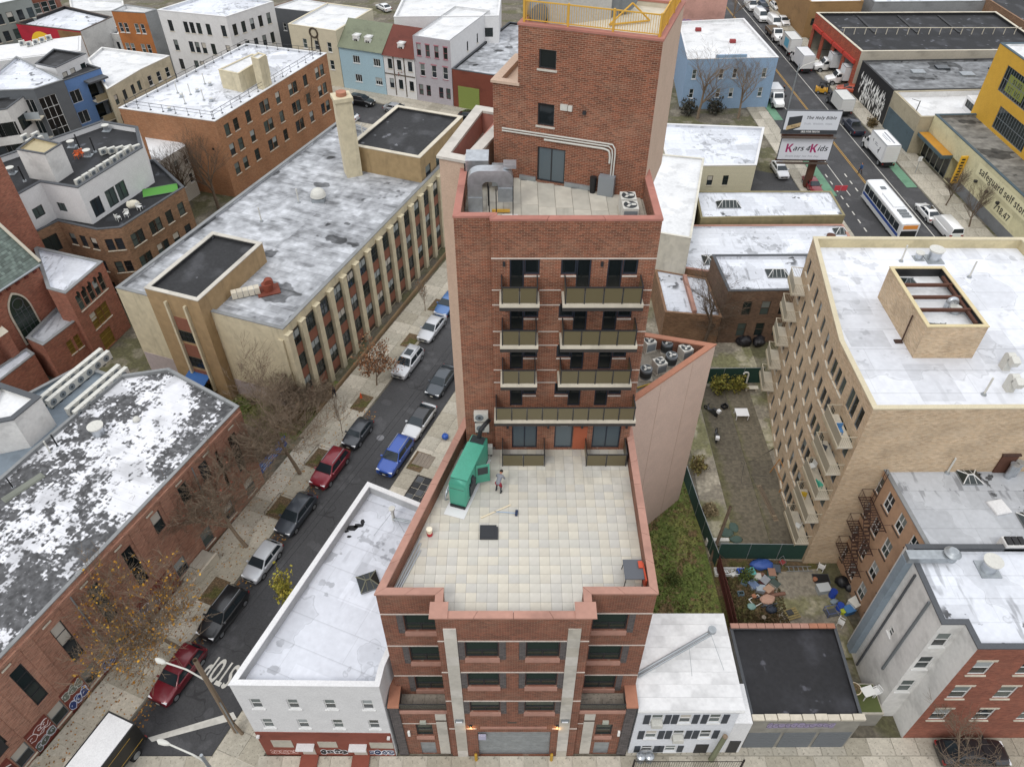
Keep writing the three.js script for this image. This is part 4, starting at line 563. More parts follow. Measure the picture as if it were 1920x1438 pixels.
// church
{
  const g = bld({ name: 'church', label: 'red brick church with slate roof and tall pointed stained glass windows', cat: 'church', poly: [[-48.33,-64.25],[-46.08,-63.41],[-44.55,-69.26],[-53.5,-72.32]], h: 9, ph: .3, pt: .3, wall: M.brickChurch, roof: M.roofWhite2, cope: M.roofEdge,
    win: [{ e: 1, at: [.2, .35, .5, .65, .8], y: [6.1], w: .75, h: 1.9, o: { ny: 2, fm: C(0x7a7060, .7), sill: M.slab } }, { e: 1, at: [.32, .47, .62], y: [3.1], w: .95, h: 2, o: { ny: 3, fm: C(0x8a7430, .6), pm: C(0x6b5420, .3), sill: M.slab } }, { e: 1, at: [.4], y: [.1], w: 1.8, h: 2.2, o: { nx: 2, ny: 3, fm: C(0x8a7430, .6), pm: C(0x7a6128, .5) } }] });
  const E = (g2, i) => g2.edge(i);
  for (const u of [.2, .35, .5, .65, .8]) { const L = g.edge(1).L * u; g.on(1, L, 8, 0, 'arched_head', tf(new THREE.CylinderGeometry(.375, .375, .06, 16, 1, false, 0, PI), 0, 0, 0, 0, -PI / 2, 0), M.glass); }
  // nave: long wall with pointed windows, slate roof
  const [wx, wz] = [-49.62,-66.28], dS = [.375, -.927], rS = [.927, .375], N = (s, t) => [wx + dS[0] * s + rS[0] * t, wz + dS[1] * s + rS[1] * t];
  const nv = bld({ g: g.g, name: 'n', poly: [N(-28, -11), N(-28, 0), N(0, 0), N(0, -11)], h: 11, ph: 0, noRoof: true, wall: M.brickChurch });
  const P3 = (s, t, y) => { const q = N(s, t); return [q[0] - g.g.position.x, y, q[1] - g.g.position.z]; };
  const ap = [P3(.3, .4, 10.8), P3(-28, .4, 10.8), P3(-28, -5.5, 17), P3(.3, -5.5, 17)], bp = [P3(-28, -11.4, 10.8), P3(.3, -11.4, 10.8), P3(.3, -5.5, 17), P3(-28, -5.5, 17)];
  const uvq = [[0, 0], [28, 0], [28, 8], [0, 8]]; const slate = mt({ map: dtex(256, (u, v) => { const r = Math.floor(v * 12), c = Math.floor((u + (r & 1) * .04) * 12), k = .33 + .14 * NT[(c * 31 + r * 77) & 65535] - ((v * 12 % 1) < .12 ? .1 : 0); return [k * .95, k * 1.06, k]; }, 3.6) });
  mesh('slate_roof', quads([[[ap[1], ap[0], ap[3], ap[2]], uvq], [[bp[1], bp[0], bp[3], bp[2]], uvq]]), slate, g.g);
  mesh('gable', quads([[[P3(0, -11, 11), P3(0, 0, 11), P3(0, -5.5, 17.2), P3(0, -5.5, 17.2)], uvq]]), M.brickChurch, g.g); mesh('gable_coping', mg(rod(P3(.2, .4, 11), P3(.2, -5.5, 17.3), .22, .22, 4), rod(P3(.2, -11.4, 11), P3(.2, -5.5, 17.3), .22, .22, 4)), M.slab, g.g);
  mesh('gutter', rod(P3(0, .45, 10.75), P3(-28, .45, 10.75), .12), M.galv, g.g);
  for (let k = 0; k < 14; k++) { const q = P3(-.6 - k * 1.1, .02, 10.1); meshAt('dentil', B(-.2, 0, 0, .2, .35, .12), C(0x6a3328, .9), g.g, ...q, Math.atan2(dS[1] * -1, dS[0])); }
  const ptd = (w, h) => { const s = new THREE.Shape(); s.moveTo(-w / 2, 0); s.lineTo(w / 2, 0); s.lineTo(w / 2, h - w); s.quadraticCurveTo(w / 2, h - w * .3, 0, h); s.quadraticCurveTo(-w / 2, h - w * .3, -w / 2, h - w); return s; };
  const th = Math.atan2(-dS[1], dS[0]);
  for (const s of [-3.9, -10.3]) { const q = P3(s, .03, 3.7), f = meshAt('pointed_window', new THREE.ExtrudeGeometry(ptd(2.6, 6), { depth: .08, bevelEnabled: false, curveSegments: 10 }), M.slab, g.g, ...q, th); const p = mesh('stained_glass', new THREE.ExtrudeGeometry(ptd(2.2, 5.6), { depth: .05, bevelEnabled: false, curveSegments: 10 }), M.glassGreen, f); p.position.set(0, .15, .07); const L = []; for (let k = 1; k < 4; k++) L.push(B(-1.1 + k * .55 - .03, .15, .12, -1.1 + k * .55 + .03, 4.2, .15)); for (let k = 1; k < 5; k++) L.push(B(-1.05, k * .9, .121, 1.05, k * .9 + .05, .149)); L.push(tf(new THREE.TorusGeometry(.6, .05, 6, 20), 0, 4.6, .13)); mesh('tracery', mg(L), C(0x4a4f52, .7), f); }
  for (const s of [-7.2, -14]) { const q = P3(s, .3, 0), b = meshAt('buttress', mg(B(-.45, 0, -.3, .45, 7.2, .9), B(-.45, 7.2, -.3, .45, 8.4, .4)), M.brickChurch, g.g, ...q, th); mesh('buttress_cap', tf(B(-.5, 0, -.1, .5, .1, .75), 0, 7.55, .35, 0, .7), M.slab, b); }
  // turret at the back left
  bld({ g: g.g, name: 'tt', poly: [N(1.5, -9), N(1.5, -5.4), N(5, -5.4), N(5, -9)], y0: 0, h: 20, ph: .3, pt: .4, wall: M.brickChurch, cope: M.slab });
  // low side rooms
  const a2 = bld({ g: g.g, name: 'a', poly: [[-50.62,-60.86],[-48.3,-59.65],[-46.53,-64.08],[-49.74,-66.05]], h: 5.2, ph: .25, pt: .3, wall: M.brickChurch, roof: paint(0xb8babd, T.roofWhite2), cope: M.roofEdge, win: [{ e: 1, at: [.55, .76], y: [2.1], w: .7, h: 1.7, o: { ny: 3, fm: C(0x8a7430, .6), pm: C(0x6b5420, .3), sill: M.slab } }] });
  const a3 = bld({ g: g.g, name: 'b', poly: [[-51.95,-53.03],[-50.84,-55.95],[-49.52,-59.47],[-50.75,-60.32],[-53.46,-54.93]], h: 4.2, ph: .12, pt: .2, wall: M.brickChurch, roof: M.roofWhite2, cope: M.roofEdge });
}
// white and brown modern apartment block
const modB = bld({ name: 'modern_apartment_block', label: 'brown brick apartment block with white rendered upper floor and dark roof terraces', cat: 'apartment building', poly: [[-56.91,-66.28],[-53.68,-71.85],[-51.5,-75.31],[-46.42,-73.5],[-43.85,-73.94],[-39.66,-83.16],[-45.64,-90.22],[-68.13,-90.22]], h: 10.4, ph: .3, pt: .25, wall: M.brickBrown, roof: paint(0x8c8f94, T.roofBlack), cope: M.darkGrey, pin: M.darkGrey,
  win: [{ e: 2, at: [.22, .5, .78], y: [7.6, 4.6, 1.6], w: .85, h: 1.5, o: wsD, blinds: .3 }, { e: 3, at: [.3, .7], y: [7.6, 4.6], w: .85, h: 1.5, o: wsD }, { e: 4, at: [.12, .2, .4, .48, .66, .86], y: [7.4, 4.4, 1.4], w: 1, h: 1.6, o: wsD, blinds: .3 }, { e: 1, at: [.6], y: [7.2], w: 1.8, h: 2.1, o: { nx: 2, ny: 1 } }, { e: 0, n: 4, u0: .3, u1: .9, y: [7.4], w: 1.2, h: 1.5, o: wsD }] });
const modW = bld({ g: modB.g, name: 'w', poly: [[-55.91,-68.29],[-54.27,-71.63],[-52.25,-76.5],[-47.57,-75.18],[-43.93,-84.94],[-46.56,-90.64],[-51.75,-92.34],[-61.31,-80.9]], y0: 9.9, h: 14.6, ph: .6, pt: .35, wall: M.whiteClean, roof: paint(0x8a8d92, T.roofBlack, .8), pin: M.whiteClean, cope: M.darkGrey,
  win: [{ e: 1, at: [.3, .68], y: [11.2], w: 1.35, h: 1.25, o: { nx: 2, ny: 1 } }, { e: 2, at: [.3], y: [11.2], w: 1.1, h: 1.1, o: { nx: 2, ny: 1 } }, { e: 3, at: [.14, .36, .52], y: [10.5], w: 1.5, h: 2.1, o: { nx: 2, ny: 1 } }] });
bld({ g: modB.g, name: 'bh', poly: [[-54.67,-78.61],[-51.04,-77.46],[-50.3,-80.05],[-54.26,-81.79]], y0: 13.9, h: 17.4, ph: .2, pt: .2, wall: M.white, cope: M.darkGrey, roof: paint(0xb8ac8c, T.blotch) });
const gabW = bld({ name: 'small_white_house', label: 'small pale house with plain white roof tucked beside the orange brick building', cat: 'house', poly: [[-48.32,-94.63],[-45.81,-100.35],[-47.3,-102.19],[-53.3,-104.78]], h: 7.5, ph: 0, wall: paint(0xc9c5bd, T.siding), roof: M.roofPlain, win: [{ e: 0, at: [.25, .6, .9], y: [5, 2.2], w: .8, h: 1.4, o: wsW }] });
// orange brick building
const org = bld({ name: 'orange_brick_building', label: 'long orange brick building with white roof ringed by low pipe railing', poly: [[-55.06,-103.74],[-40.38,-99.4],[-29.76,-124.9],[-43.87,-129.25]], h: 11.4, ph: .25, pt: .3, wall: M.brickOrange, roof: paint(0xe8e9ec, T.roofWhite, .9), cope: M.roofPlain,
  win: [{ e: 1, at: [.07, .14, .24, .36, .4, .5, .62, .66, .76, .88, .93], y: [8.6, 5.7, 2.8], w: 1.05, h: 1.7, o: { ny: 2, fm: C(0x3f3a34, .6), sill: M.slab }, blinds: .4 }, { e: 0, at: [.9], y: [7], w: .4, h: .4, o: {} }] });
{ const rail = (i) => { const e = org.edge(i), n = Math.round(e.L / 2.2); const r = org.on(i, 0, 11.4, -.8, 'roof_railing', mg(rod([.5, .95, 0], [e.L - .5, .95, 0], .03), rod([.5, .5, 0], [e.L - .5, .5, 0], .025)), M.frameDark); for (let k = 0; k <= n; k++) { const x = lerp(.6, e.L - .6, k / n); mesh('rail_post', mg(rod([x, 0, 0], [x, 1, 0], .03), B(x - .12, -.02, -.12, x + .12, .05, .12)), M.frameDark, r); } }; [0, 1, 2, 3].forEach(rail); }
bld({ g: org.g, name: 'p', poly: [[-42.68,-111.49],[-39.38,-109.88],[-36.88,-116.78],[-39.35,-117.66]], y0: 11, h: 13.8, ph: .1, pt: .2, wall: M.cream, roof: M.roofPlain }); bld({ g: org.g, name: 'p2', poly: [[-37.48,-111.32],[-36.21,-110.49],[-35.59,-112.37],[-36.88,-113.22]], y0: 11, h: 15.6, ph: .15, pt: .2, wall: M.cream, roof: M.roofPlain });
// houses beyond the orange building, left
function house(name, label, o) { return bld({ name, label, cat: 'house', ph: .3, pt: .25, ...o }); }
const blueH = house('blue_house', 'blue and cream modern house with recessed balconies behind the orange building', { poly: [[-72.54,-116.94],[-67.28,-114.02],[-63.78,-119.1],[-69.26,-122.68]], h: 11.2, wall: [M.darkGrey, paint(0x6b8fc4, T.grain), M.whiteClean, M.darkGrey], roof: M.roofBlack, cope: M.darkGrey, holes: { 1: [7.2, 4, .9].map(y => [3.2, 5.68, y, y + 2.4]) }, win: [{ e: 1, at: [.15], y: [7.6, 4.4, 1.2], w: 1.7, h: 1.9, o: { nx: 2, ny: 1, fm: M.frameWhite } }] });
for (const y of [7.2, 4, .9]) { const e = blueH.edge(1), L = e.L; const b = blueH.on(1, L * .72, y, 0, 'balcony', B(-L * .22, -.15, 0, L * .22, 0, 1.3), M.slab); mesh('rail_panel', B(-L * .22, .02, 1.22, L * .22, .95, 1.27), paint2('balc', 0x9a8f78), b); const rc = blueH.on(1, L * .72, y, -1.1, 'recess_wall', B(-L * .22, -.1, -.04, L * .22, 2.6, 0), paint2('rcw', 0x8a93a0)); mesh('glass_door', B(-L * .14, 0, .005, L * .1, 2.1, .04), M.glass, rc); }
blueH.on(1, blueH.edge(1).L * .72, 10.1, 0, 'canopy', B(-blueH.edge(1).L * .26, 0, 0, blueH.edge(1).L * .26, .25, 1.6), M.darkGrey);
const greyH = house('grey_house', 'dark grey modern house with tall glazed stair bay and roof terrace', { poly: [[-77.3,-108.03],[-69.08,-108.8],[-66.32,-112.36],[-77.78,-121.82]], h: 12, wall: paint(0x6a6e72, T.grain), roof: M.roofWhite2, cope: M.roofEdge, win: [{ e: 1, at: [.3], y: [1], w: 2.6, h: 9.6, o: { nx: 3, ny: 6, fm: M.frameWhite } }, { e: 0, at: [.25, .55, .8], y: [8.6, 5.4, 2.2], w: 2, h: 2, o: { nx: 3, ny: 1, fm: M.frameWhite } }] });
{ const e = greyH.edge(0); for (const y of [8.2, 5]) { const b = greyH.on(0, e.L * .7, y, 0, 'balcony', B(-2.4, -.15, 0, 2.4, 0, 1.4), M.slab); mesh('rail_panel', B(-2.4, .02, 1.3, 2.4, 1, 1.34), C(0xa9b0b4, .4), b); } }
const darkH = house('dark_roof_house', 'cream house with dark shingle roof and white flat roof behind the grey house', { poly: [[-72.4,-117.05],[-68.57,-115.34],[-66.45,-121.28],[-72.36,-123.36]], h: 12.6, wall: M.whiteClean, roof: M.roofBlack, cope: M.darkGrey, win: [{ e: 1, at: [.2, .45, .8], y: [10], w: 1, h: 1.6, o: wsD }] });
const cornerH = house('white_terrace_house', 'white terraced house with wide glazed balconies at the left picture edge', { poly: [[-75.67,-102.54],[-71.2,-104.32],[-70.86,-109.35],[-78.05,-107.07]], h: 11, wall: M.white, roof: M.roofBlack, cope: M.darkGrey, win: [{ e: 0, at: [.4, .8], y: [7.2, 4, .8], w: 2.6, h: 2, o: { nx: 3, ny: 1 } }, { e: 1, at: [.5], y: [7.2, 4, .8], w: 2.6, h: 2, o: { nx: 2, ny: 1 } }] });
const creamH = house('cream_house', 'cream terraced house with white flat roof next to the blue house', { poly: [[-61.96,-115.3],[-59.77,-123.26],[-57.07,-129.35],[-69.92,-133.32],[-70.05,-127.66]], h: 9.4, wall: paint(0xcfc6ae, T.blotch), roof: M.roofPlain, cope: M.white, win: [{ e: 0, at: [.15, .4, .65, .85], y: [6.6, 3.6], w: .8, h: 1.5, o: wsD }, { e: 1, at: [.2, .5, .8], y: [6.4, 3.6], w: .9, h: 1.6, o: wsW }] });
const mural = house('mural_building', 'garage building with red wall, yellow sun mural and snow streaked roof', { cat: 'garage', poly: [[-93.98,-151.24],[-80.04,-147.1],[-77.25,-155.23],[-89.47,-162.05]], h: 7.5, ph: .5, wall: [paint(0xb3243a, T.blotch), M.white, M.white, M.white], roof: M.roofWhite2, cope: M.frameBrown, pin: M.black });
{ const L = mural.edge(0).L; mural.on(0, L * .64, 0, 0, 'painted_wall', B(0, 0, -.02, L * .36, 7.3, .03), paint2('mural2', 0x8a6a48)); mural.on(0, L * .34, 3.7, .01, 'sun_mural', tf(new THREE.CylinderGeometry(2.9, 2.9, .04, 32), 0, 0, 0, 0, PI / 2, 0), C(0xe6b92e, .8)); for (const [x, h] of [[-.6, 1.6], [.1, 1.2], [.6, 1.7], [1.2, 1]]) mural.on(0, L * .34 + x, 3.4, .032, 'flame_mark', B(-.12, 0, 0, .12, h, .012), M.black); mural.on(0, L * .78, 0, 0, 'loading_door', B(-2, 0, -.02, 2, 3.2, .06), C(0x3c4a48, .6)); }
house('orange_green_house', 'three storey house half orange half grey green with grey side wall', { poly: [[-73.07,-147.17],[-66.53,-145.97],[-65.03,-148.08],[-71.83,-150.86]], h: 11, ph: .6, wall: [paint(0xb0703f, T.blotch), paint(0x9a9da0, T.blotch), M.darkGrey, M.darkGrey], roof: M.roofPlain, cope: M.roofEdge, win: [{ e: 0, at: [.14, .3, .62, .8], y: [7.4, 3.8], w: .8, h: 1.7, o: wsW }] });
{ const o = scene.children[scene.children.length - 1], L = 10; }
house('low_white_house', 'low white house with grey shed roof between mural garage and orange house', { poly: [[-80.87,-154.46],[-76.14,-152.96],[-76.91,-156.92],[-80.47,-158.48]], h: 5, ph: .1, wall: M.white, roof: M.darkGrey, win: [{ e: 0, at: [.25, .55, .85], y: [2], w: .7, h: 1.6, o: wsD }] });
bld({ name: 'white_apartment_building', label: 'large white painted four storey apartment building with dark sash windows', cat: 'apartment building', poly: [[-63.46,-144.46],[-50.13,-140.68],[-43.81,-149.32],[-56.34,-154.78]], h: 12, ph: .4, pt: .3, wall: M.whiteClean, roof: M.roofWhite, win: [{ e: 0, at: [.14, .37, .46, .56, .7, .92], y: [8.6, 5.2, 1.8], w: .9, h: 1.9, o: wsD }, { e: 1, at: [.12, .3, .48, .66, .84], y: [8.6, 5.2, 1.8], w: .9, h: 1.9, o: wsD }] });
bld({ name: 'grey_lot_wall', label: 'grey concrete lot wall below the white apartment building', cat: 'wall', poly: [[-64.58,-146.73],[-58.3,-145.91],[-56.08,-148.68],[-62.75,-149.53]], h: 3.4, ph: 0, wall: paint(0xa3a6aa, T.streak), roof: M.concrete });
house('grey_row_house', 'grey row house with dark windows in the top left corner', { poly: [[-99.93,-146.87],[-91.9,-155.02],[-94.62,-160.39],[-105.3,-157]], h: 11, wall: paint(0x8d928e, T.grain), roof: M.roofPlain, win: [{ e: 0, n: 5, u0: .3, u1: .95, y: [7.6, 4.6, 1.4], w: 1.1, h: 1.8, o: wsD }] });
house('red_shop_house', 'red brick shop house with cream cornice beside the grey row house', { poly: [[-97.77,-164.77],[-94.16,-168.3],[-97.11,-174.95],[-100.66,-170.47]], h: 8, wall: M.brickRedP, roof: M.roofPlain, win: [{ e: 0, at: [.2, .5, .8], y: [5, 1], w: 1.3, h: 2, o: wsW }] });
house('white_shed', 'wide low building with bright white roof at the top left', { cat: 'building', poly: [[-89.25,-163.37],[-78.82,-164.04],[-81.37,-170.28],[-93.98,-173.17]], h: 6, wall: M.white, roof: M.roofPlain });
// ---------- row across the back street ----------
const row = (name, label, t0, t1, dep, h, o) => house(name, label, { poly: [S(85.8, t0), S(85.8, t1), S(85.8 + dep, t1), S(85.8 + dep, t0)], h, ...o });
const wreath = row('wreath_house', 'cream house with round wreath ornament and curved parapet facing the back street', -56.5, -46.6, 13, 10, { wall: paint(0xd6cdb4, T.grain), roof: M.roofPlain, win: [{ e: 0, at: [.3, .55, .82], y: [6.2, 3.1], w: .9, h: 1.7, o: wsW }] });
wreath.on(0, 5.2, 9.2, .06, 'wreath', tf(new THREE.TorusGeometry(.8, .16, 8, 20), 0, 0, 0), C(0x4a4034, .9)); for (const s of [-1, 1]) wreath.on(0, 5.2 + s * 1, 5.5, .05, 'ribbon', tf(B(-.08, 0, 0, .08, 3.1, .06), 0, 0, 0, 0, 0, s * .12), C(0x4a4034, .9));
function gabled(name, label, t0, t1, hE, hR, wall, roof, dorm, o = {}) {
  const b = row(name, label, t0, t1, 9, hE, { ph: 0, noRoof: true, wall, ...o }), p = (s, t, y) => { const q = S(s, t); return [q[0] - b.cx, y, q[1] - b.cz]; };
  mesh('roof', quads([[[p(85.4, t0 - .1, hE - .1), p(85.4, t1 + .1, hE - .1), p(90.3, t1 + .1, hR), p(90.3, t0 - .1, hR)], [[0, 0], [t1 - t0, 0], [t1 - t0, 6], [0, 6]]], [[p(95.2, t1 + .1, hE - .1), p(95.2, t0 - .1, hE - .1), p(90.3, t0 - .1, hR), p(90.3, t1 + .1, hR)], [[0, 0], [t1 - t0, 0], [t1 - t0, 6], [0, 6]]]]), roof, b.g);
  mesh('gable_wall', quads([[[p(85.8, t1, hE), p(94.8, t1, hE), p(90.3, t1, hR - .05), p(90.3, t1, hR - .05)], [[0, 0], [9, 0], [9, 4], [0, 4]]], [[p(94.8, t0, hE), p(85.8, t0, hE), p(90.3, t0, hR - .05), p(90.3, t0, hR - .05)], [[0, 0], [9, 0], [9, 4], [0, 4]]]]), wall, b.g);
  for (const f of dorm) { const q = p(86.8, lerp(t0, t1, f), hE + .35), d = meshAt('dormer', mg(B(-.6, 0, -1.4, .6, 1, 0), tf(new THREE.CylinderGeometry(.75, .75, 1.5, 3), 0, 1.1, -.7, 0, PI / 2, PI)), M.frameWhite, b.g, ...q, -.385); mesh('dormer_pane', B(-.35, .15, .01, .35, .9, .05), M.glass, d); }
  return b;
}
gabled('light_blue_house', 'light blue clapboard house with green shingle roof and two dormers', -46.5, -37.6, 7.6, 11, paint(0xa9c6d3, T.siding), paint(0x7d8470, T.blotch), [.35, .62], { win: [{ e: 0, at: [.38, .85], y: [5, 1.7], w: 1.4, h: 1.3, o: { ...wsW, nx: 3, ny: 1 } }] });
const tud = gabled('tudor_house', 'white half timbered house with dark red roof and one dormer', -37.5, -31.4, 7.4, 11, M.whiteClean, paint(0x6e3a30, T.blotch), [.5], { win: [{ e: 0, at: [.2, .5, .85], y: [5, 1.6], w: .85, h: 1.7, o: wsD }] });
for (const u of [1.95, 4.05]) tud.on(0, u, .4, .02, 'timber', B(-.09, 0, 0, .09, 6.8, .05), C(0x5e554a, .9)); tud.on(0, 3, 4, .02, 'timber', B(-3, 0, 0, 3, .18, .052), C(0x5e554a, .9));
row('lavender_house', 'lavender grey three storey house with pink window trim and white side wall', -31.3, -24.3, 17, 11.2, { wall: [paint(0xb9b4ba, T.grain), M.whiteClean, M.whiteClean, M.whiteClean], roof: M.roofPlain, win: [{ e: 0, at: [.14, .38, .62, .86], y: [8, 9.9].slice(0, 1), w: .8, h: 2, o: { fm: C(0x8a4a50, .6), sill: C(0xa8707a, .7), lintel: C(0xa8707a, .7) } }, { e: 0, at: [.2, .52, .83], y: [4.6], w: .95, h: 2.1, o: { fm: M.frameWhite, sill: C(0xa8707a, .7), lintel: C(0xa8707a, .7) } }, { e: 0, at: [.12, .33, .68, .88], y: [1.2], w: .85, h: 1.9, o: { fm: C(0x6a3a40, .6) } }, { e: 1, at: [.4, .65], y: [7.4], w: .6, h: 1.6, o: wsD }] });
const gar = row('brick_garage', 'wide red brown garage with olive green roller door and dark stained roof', -24.2, -10, 26, 6.6, { cat: 'garage', wall: paint(0x7d4334, T.blotch), roof: M.roofGrey, cope: M.darkGrey, pin: M.black, win: [{ e: 0, at: [.63, .84], y: [2.6], w: 1.6, h: 1.5, o: { nx: 2 } }] });
{ const d = gar.on(0, 3, 0, .01, 'roller_door', B(-2, 0, -.02, 2, 3.9, .05), C(0x7f8c48, .6)); for (let k = 0; k < 12; k++) mesh('door_slat', B(-1.96, k * .32 + .02, .05, 1.96, k * .32 + .29, .075), C(0x7f8c48, .6), d); gar.on(0, 8.2, 0, .01, 'side_door', B(-.5, 0, -.02, .5, 2.1, .05), M.frameDark); }
bld({ name: 'white_loft_building', label: 'large white loft building with black windows behind the row houses', poly: [[-21.2,-143.91],[-2.39,-144.5],[-2.04,-157],[-20.58,-158.34]], h: 11, ph: .4, wall: M.whiteClean, roof: M.roofPlain, win: [{ e: 0, at: [.12, .32, .7, .9], y: [7.4, 3.6], w: 1.6, h: 1.6, o: { nx: 3, ny: 2 } }] });
bld({ name: 'dark_grey_house', label: 'dark grey painted house with blank side wall behind the wreath house', cat: 'house', poly: [[-46.72,-156.02],[-38.52,-153.47],[-34.85,-158.63],[-42.3,-161.98]], h: 9, ph: .3, wall: [paint(0x5d6064, T.grain), M.brickRed, M.brickRed, M.brickRed], roof: M.roofPlain, win: [{ e: 0, at: [.3, .5], y: [5], w: .7, h: 1.4, o: wsW }, { e: 1, at: [.2, .5, .8], y: [6, 3], w: .8, h: 1.5, o: wsD }] });
bld({ name: 'red_garage', label: 'small red brick garage with green door beside the dark grey house', cat: 'garage', poly: [[-46.76,-156.92],[-43.69,-158.8],[-43.8,-161.36],[-46.95,-160.07]], h: 5, ph: .3, wall: M.brickRedP, roof: M.roofPlain, win: [{ e: 0, at: [.5], y: [.05], w: 2.4, h: 3, o: { nx: 1, ny: 1, pm: C(0x2f6a52, .6), pn: 'door_leaf', name: 'garage_door' } }] });
// ---------- right of the tower ----------
bld({ name: 'pink_blank_building', label: 'pink windowless building with purple graffiti tag behind the blue building', poly: [[24, -152.5], [40.5, -153], [40.5, -175], [24, -175]], h: 14, ph: .3, wall: paint(0xc79a8e, T.blotch), roof: M.roofPlain }).on(0, 7.5, 6, .02, 'graffiti', sheet(5, 2), graf(5, 2, '#c79a8e', ['#b795a8', '#8a7ab4'], 51));
const blueB = bld({ name: 'blue_building', label: 'pale blue two storey building with white roof by the avenue', poly: [[29.5, -130], [45, -130.9], [43.6, -150.8], [31, -149]], h: 8.6, ph: .35, pt: .3, wall: paint(0x93aecb, T.grain), roof: M.roofPlain, pin: M.roofPlain, cope: M.whiteClean, win: [{ e: 0, at: [.1, .4, .55, .88], y: [5.3, 2], w: .75, h: 1.6, o: wsW, blinds: .5 }, { e: 1, n: 5, u0: .1, u1: .9, y: [5.3, 2], w: .9, h: 1.6, o: wsW }] });
blueB.on(0, blueB.edge(0).L * .48, 8.7, -.3, 'parapet_hump', B(-2.6, 0, 0, 2.6, .5, .3), paint2('bb', 0x93aecb));
for (const [x, z] of [[34, -145], [39, -139]]) mesh('roof_hatch', bc(1, .5, .7, x - blueB.cx, 8.3, z - blueB.cz), C(0x8a3434, .7), blueB.g);
const sid = bld({ name: 'siding_house', label: 'low cream siding house with broad white roof and chain link fence', cat: 'house', poly: [[22, -98.5], [34.4, -98.8], [38.5, -111], [22.3, -112.5]], h: 5.3, ph: .3, wall: paint(0xcfc9b0, T.siding), roof: M.roofWhite, cope: M.whiteClean, win: [{ e: 0, at: [.5, .68], y: [2.3], w: .8, h: 1.5, o: wsD }] });
const ang = bld({ name: 'tall_white_building', label: 'white building with plain side wall right behind the tower', poly: [[15.5, -75.5], [20.3, -73.9], [25.4, -93.4], [18, -95]], h: 9, ph: .12, pt: .2, wall: paint(0xd6d2c8, T.streak), roof: M.roofPlain });
const stn = bld({ name: 'stained_shed', label: 'long low shed with stained olive wall and patchy white roof', cat: 'shed', poly: [[23.9, -84.2], [42.3, -84.8], [42.4, -91], [24.4, -91]], h: 5.5, ph: .12, pt: .2, wall: paint(0x8f8566, T.streak), roof: M.roofWhite2 });
const mid = bld({ name: 'skylight_shop', label: 'low workshop with white roof and pyramid skylights behind the brown brick house', cat: 'workshop', poly: [[16.9, -75.3], [22.8, -73.6], [42, -73.7], [42, -84], [17.8, -83.8]], h: 4.7, ph: .25, pt: .25, wall: M.brickBrown, roof: M.roofWhite, cope: M.coping });
const brn = bld({ name: 'brown_brick_house', label: 'weathered brown brick house with patchy white roof above the back yard', cat: 'house', poly: [[23.3, -66.3], [31.5, -66.5], [34, -73.4], [22.9, -73.3]], h: 7.2, ph: .35, pt: .25, wall: mt({ map: brickTex(0x6b5444, 0x5a4538, 0x7d6c5c, .25) }), roof: M.roofWhite2, cope: M.darkGrey, win: [{ e: 0, at: [.3, .55, .8], y: [3.9, .9], w: 1, h: 1.9, o: { fm: M.frameBrown } }] });
mesh('chimney', cyl(.45, .5, 4.4, 36.6 - mid.cx, 4.4, -75 - mid.cz, 14), M.rust, mid.g);
const lowA = bld({ name: 'low_shed', label: 'low brick shed with two white roof halves beside the bare tree', cat: 'shed', poly: [[17, -66.8], [23.1, -65.9], [22.8, -73.2], [17, -75]], h: 4, ph: .1, pt: .2, wall: M.brickBrown, roof: M.roofWhite2 });
mesh('party_wall', B(20 - lowA.cx, 3.9, -73.4 - lowA.cz, 20.4 - lowA.cx, 4.5, -66.5 - lowA.cz), M.coping, lowA.g);
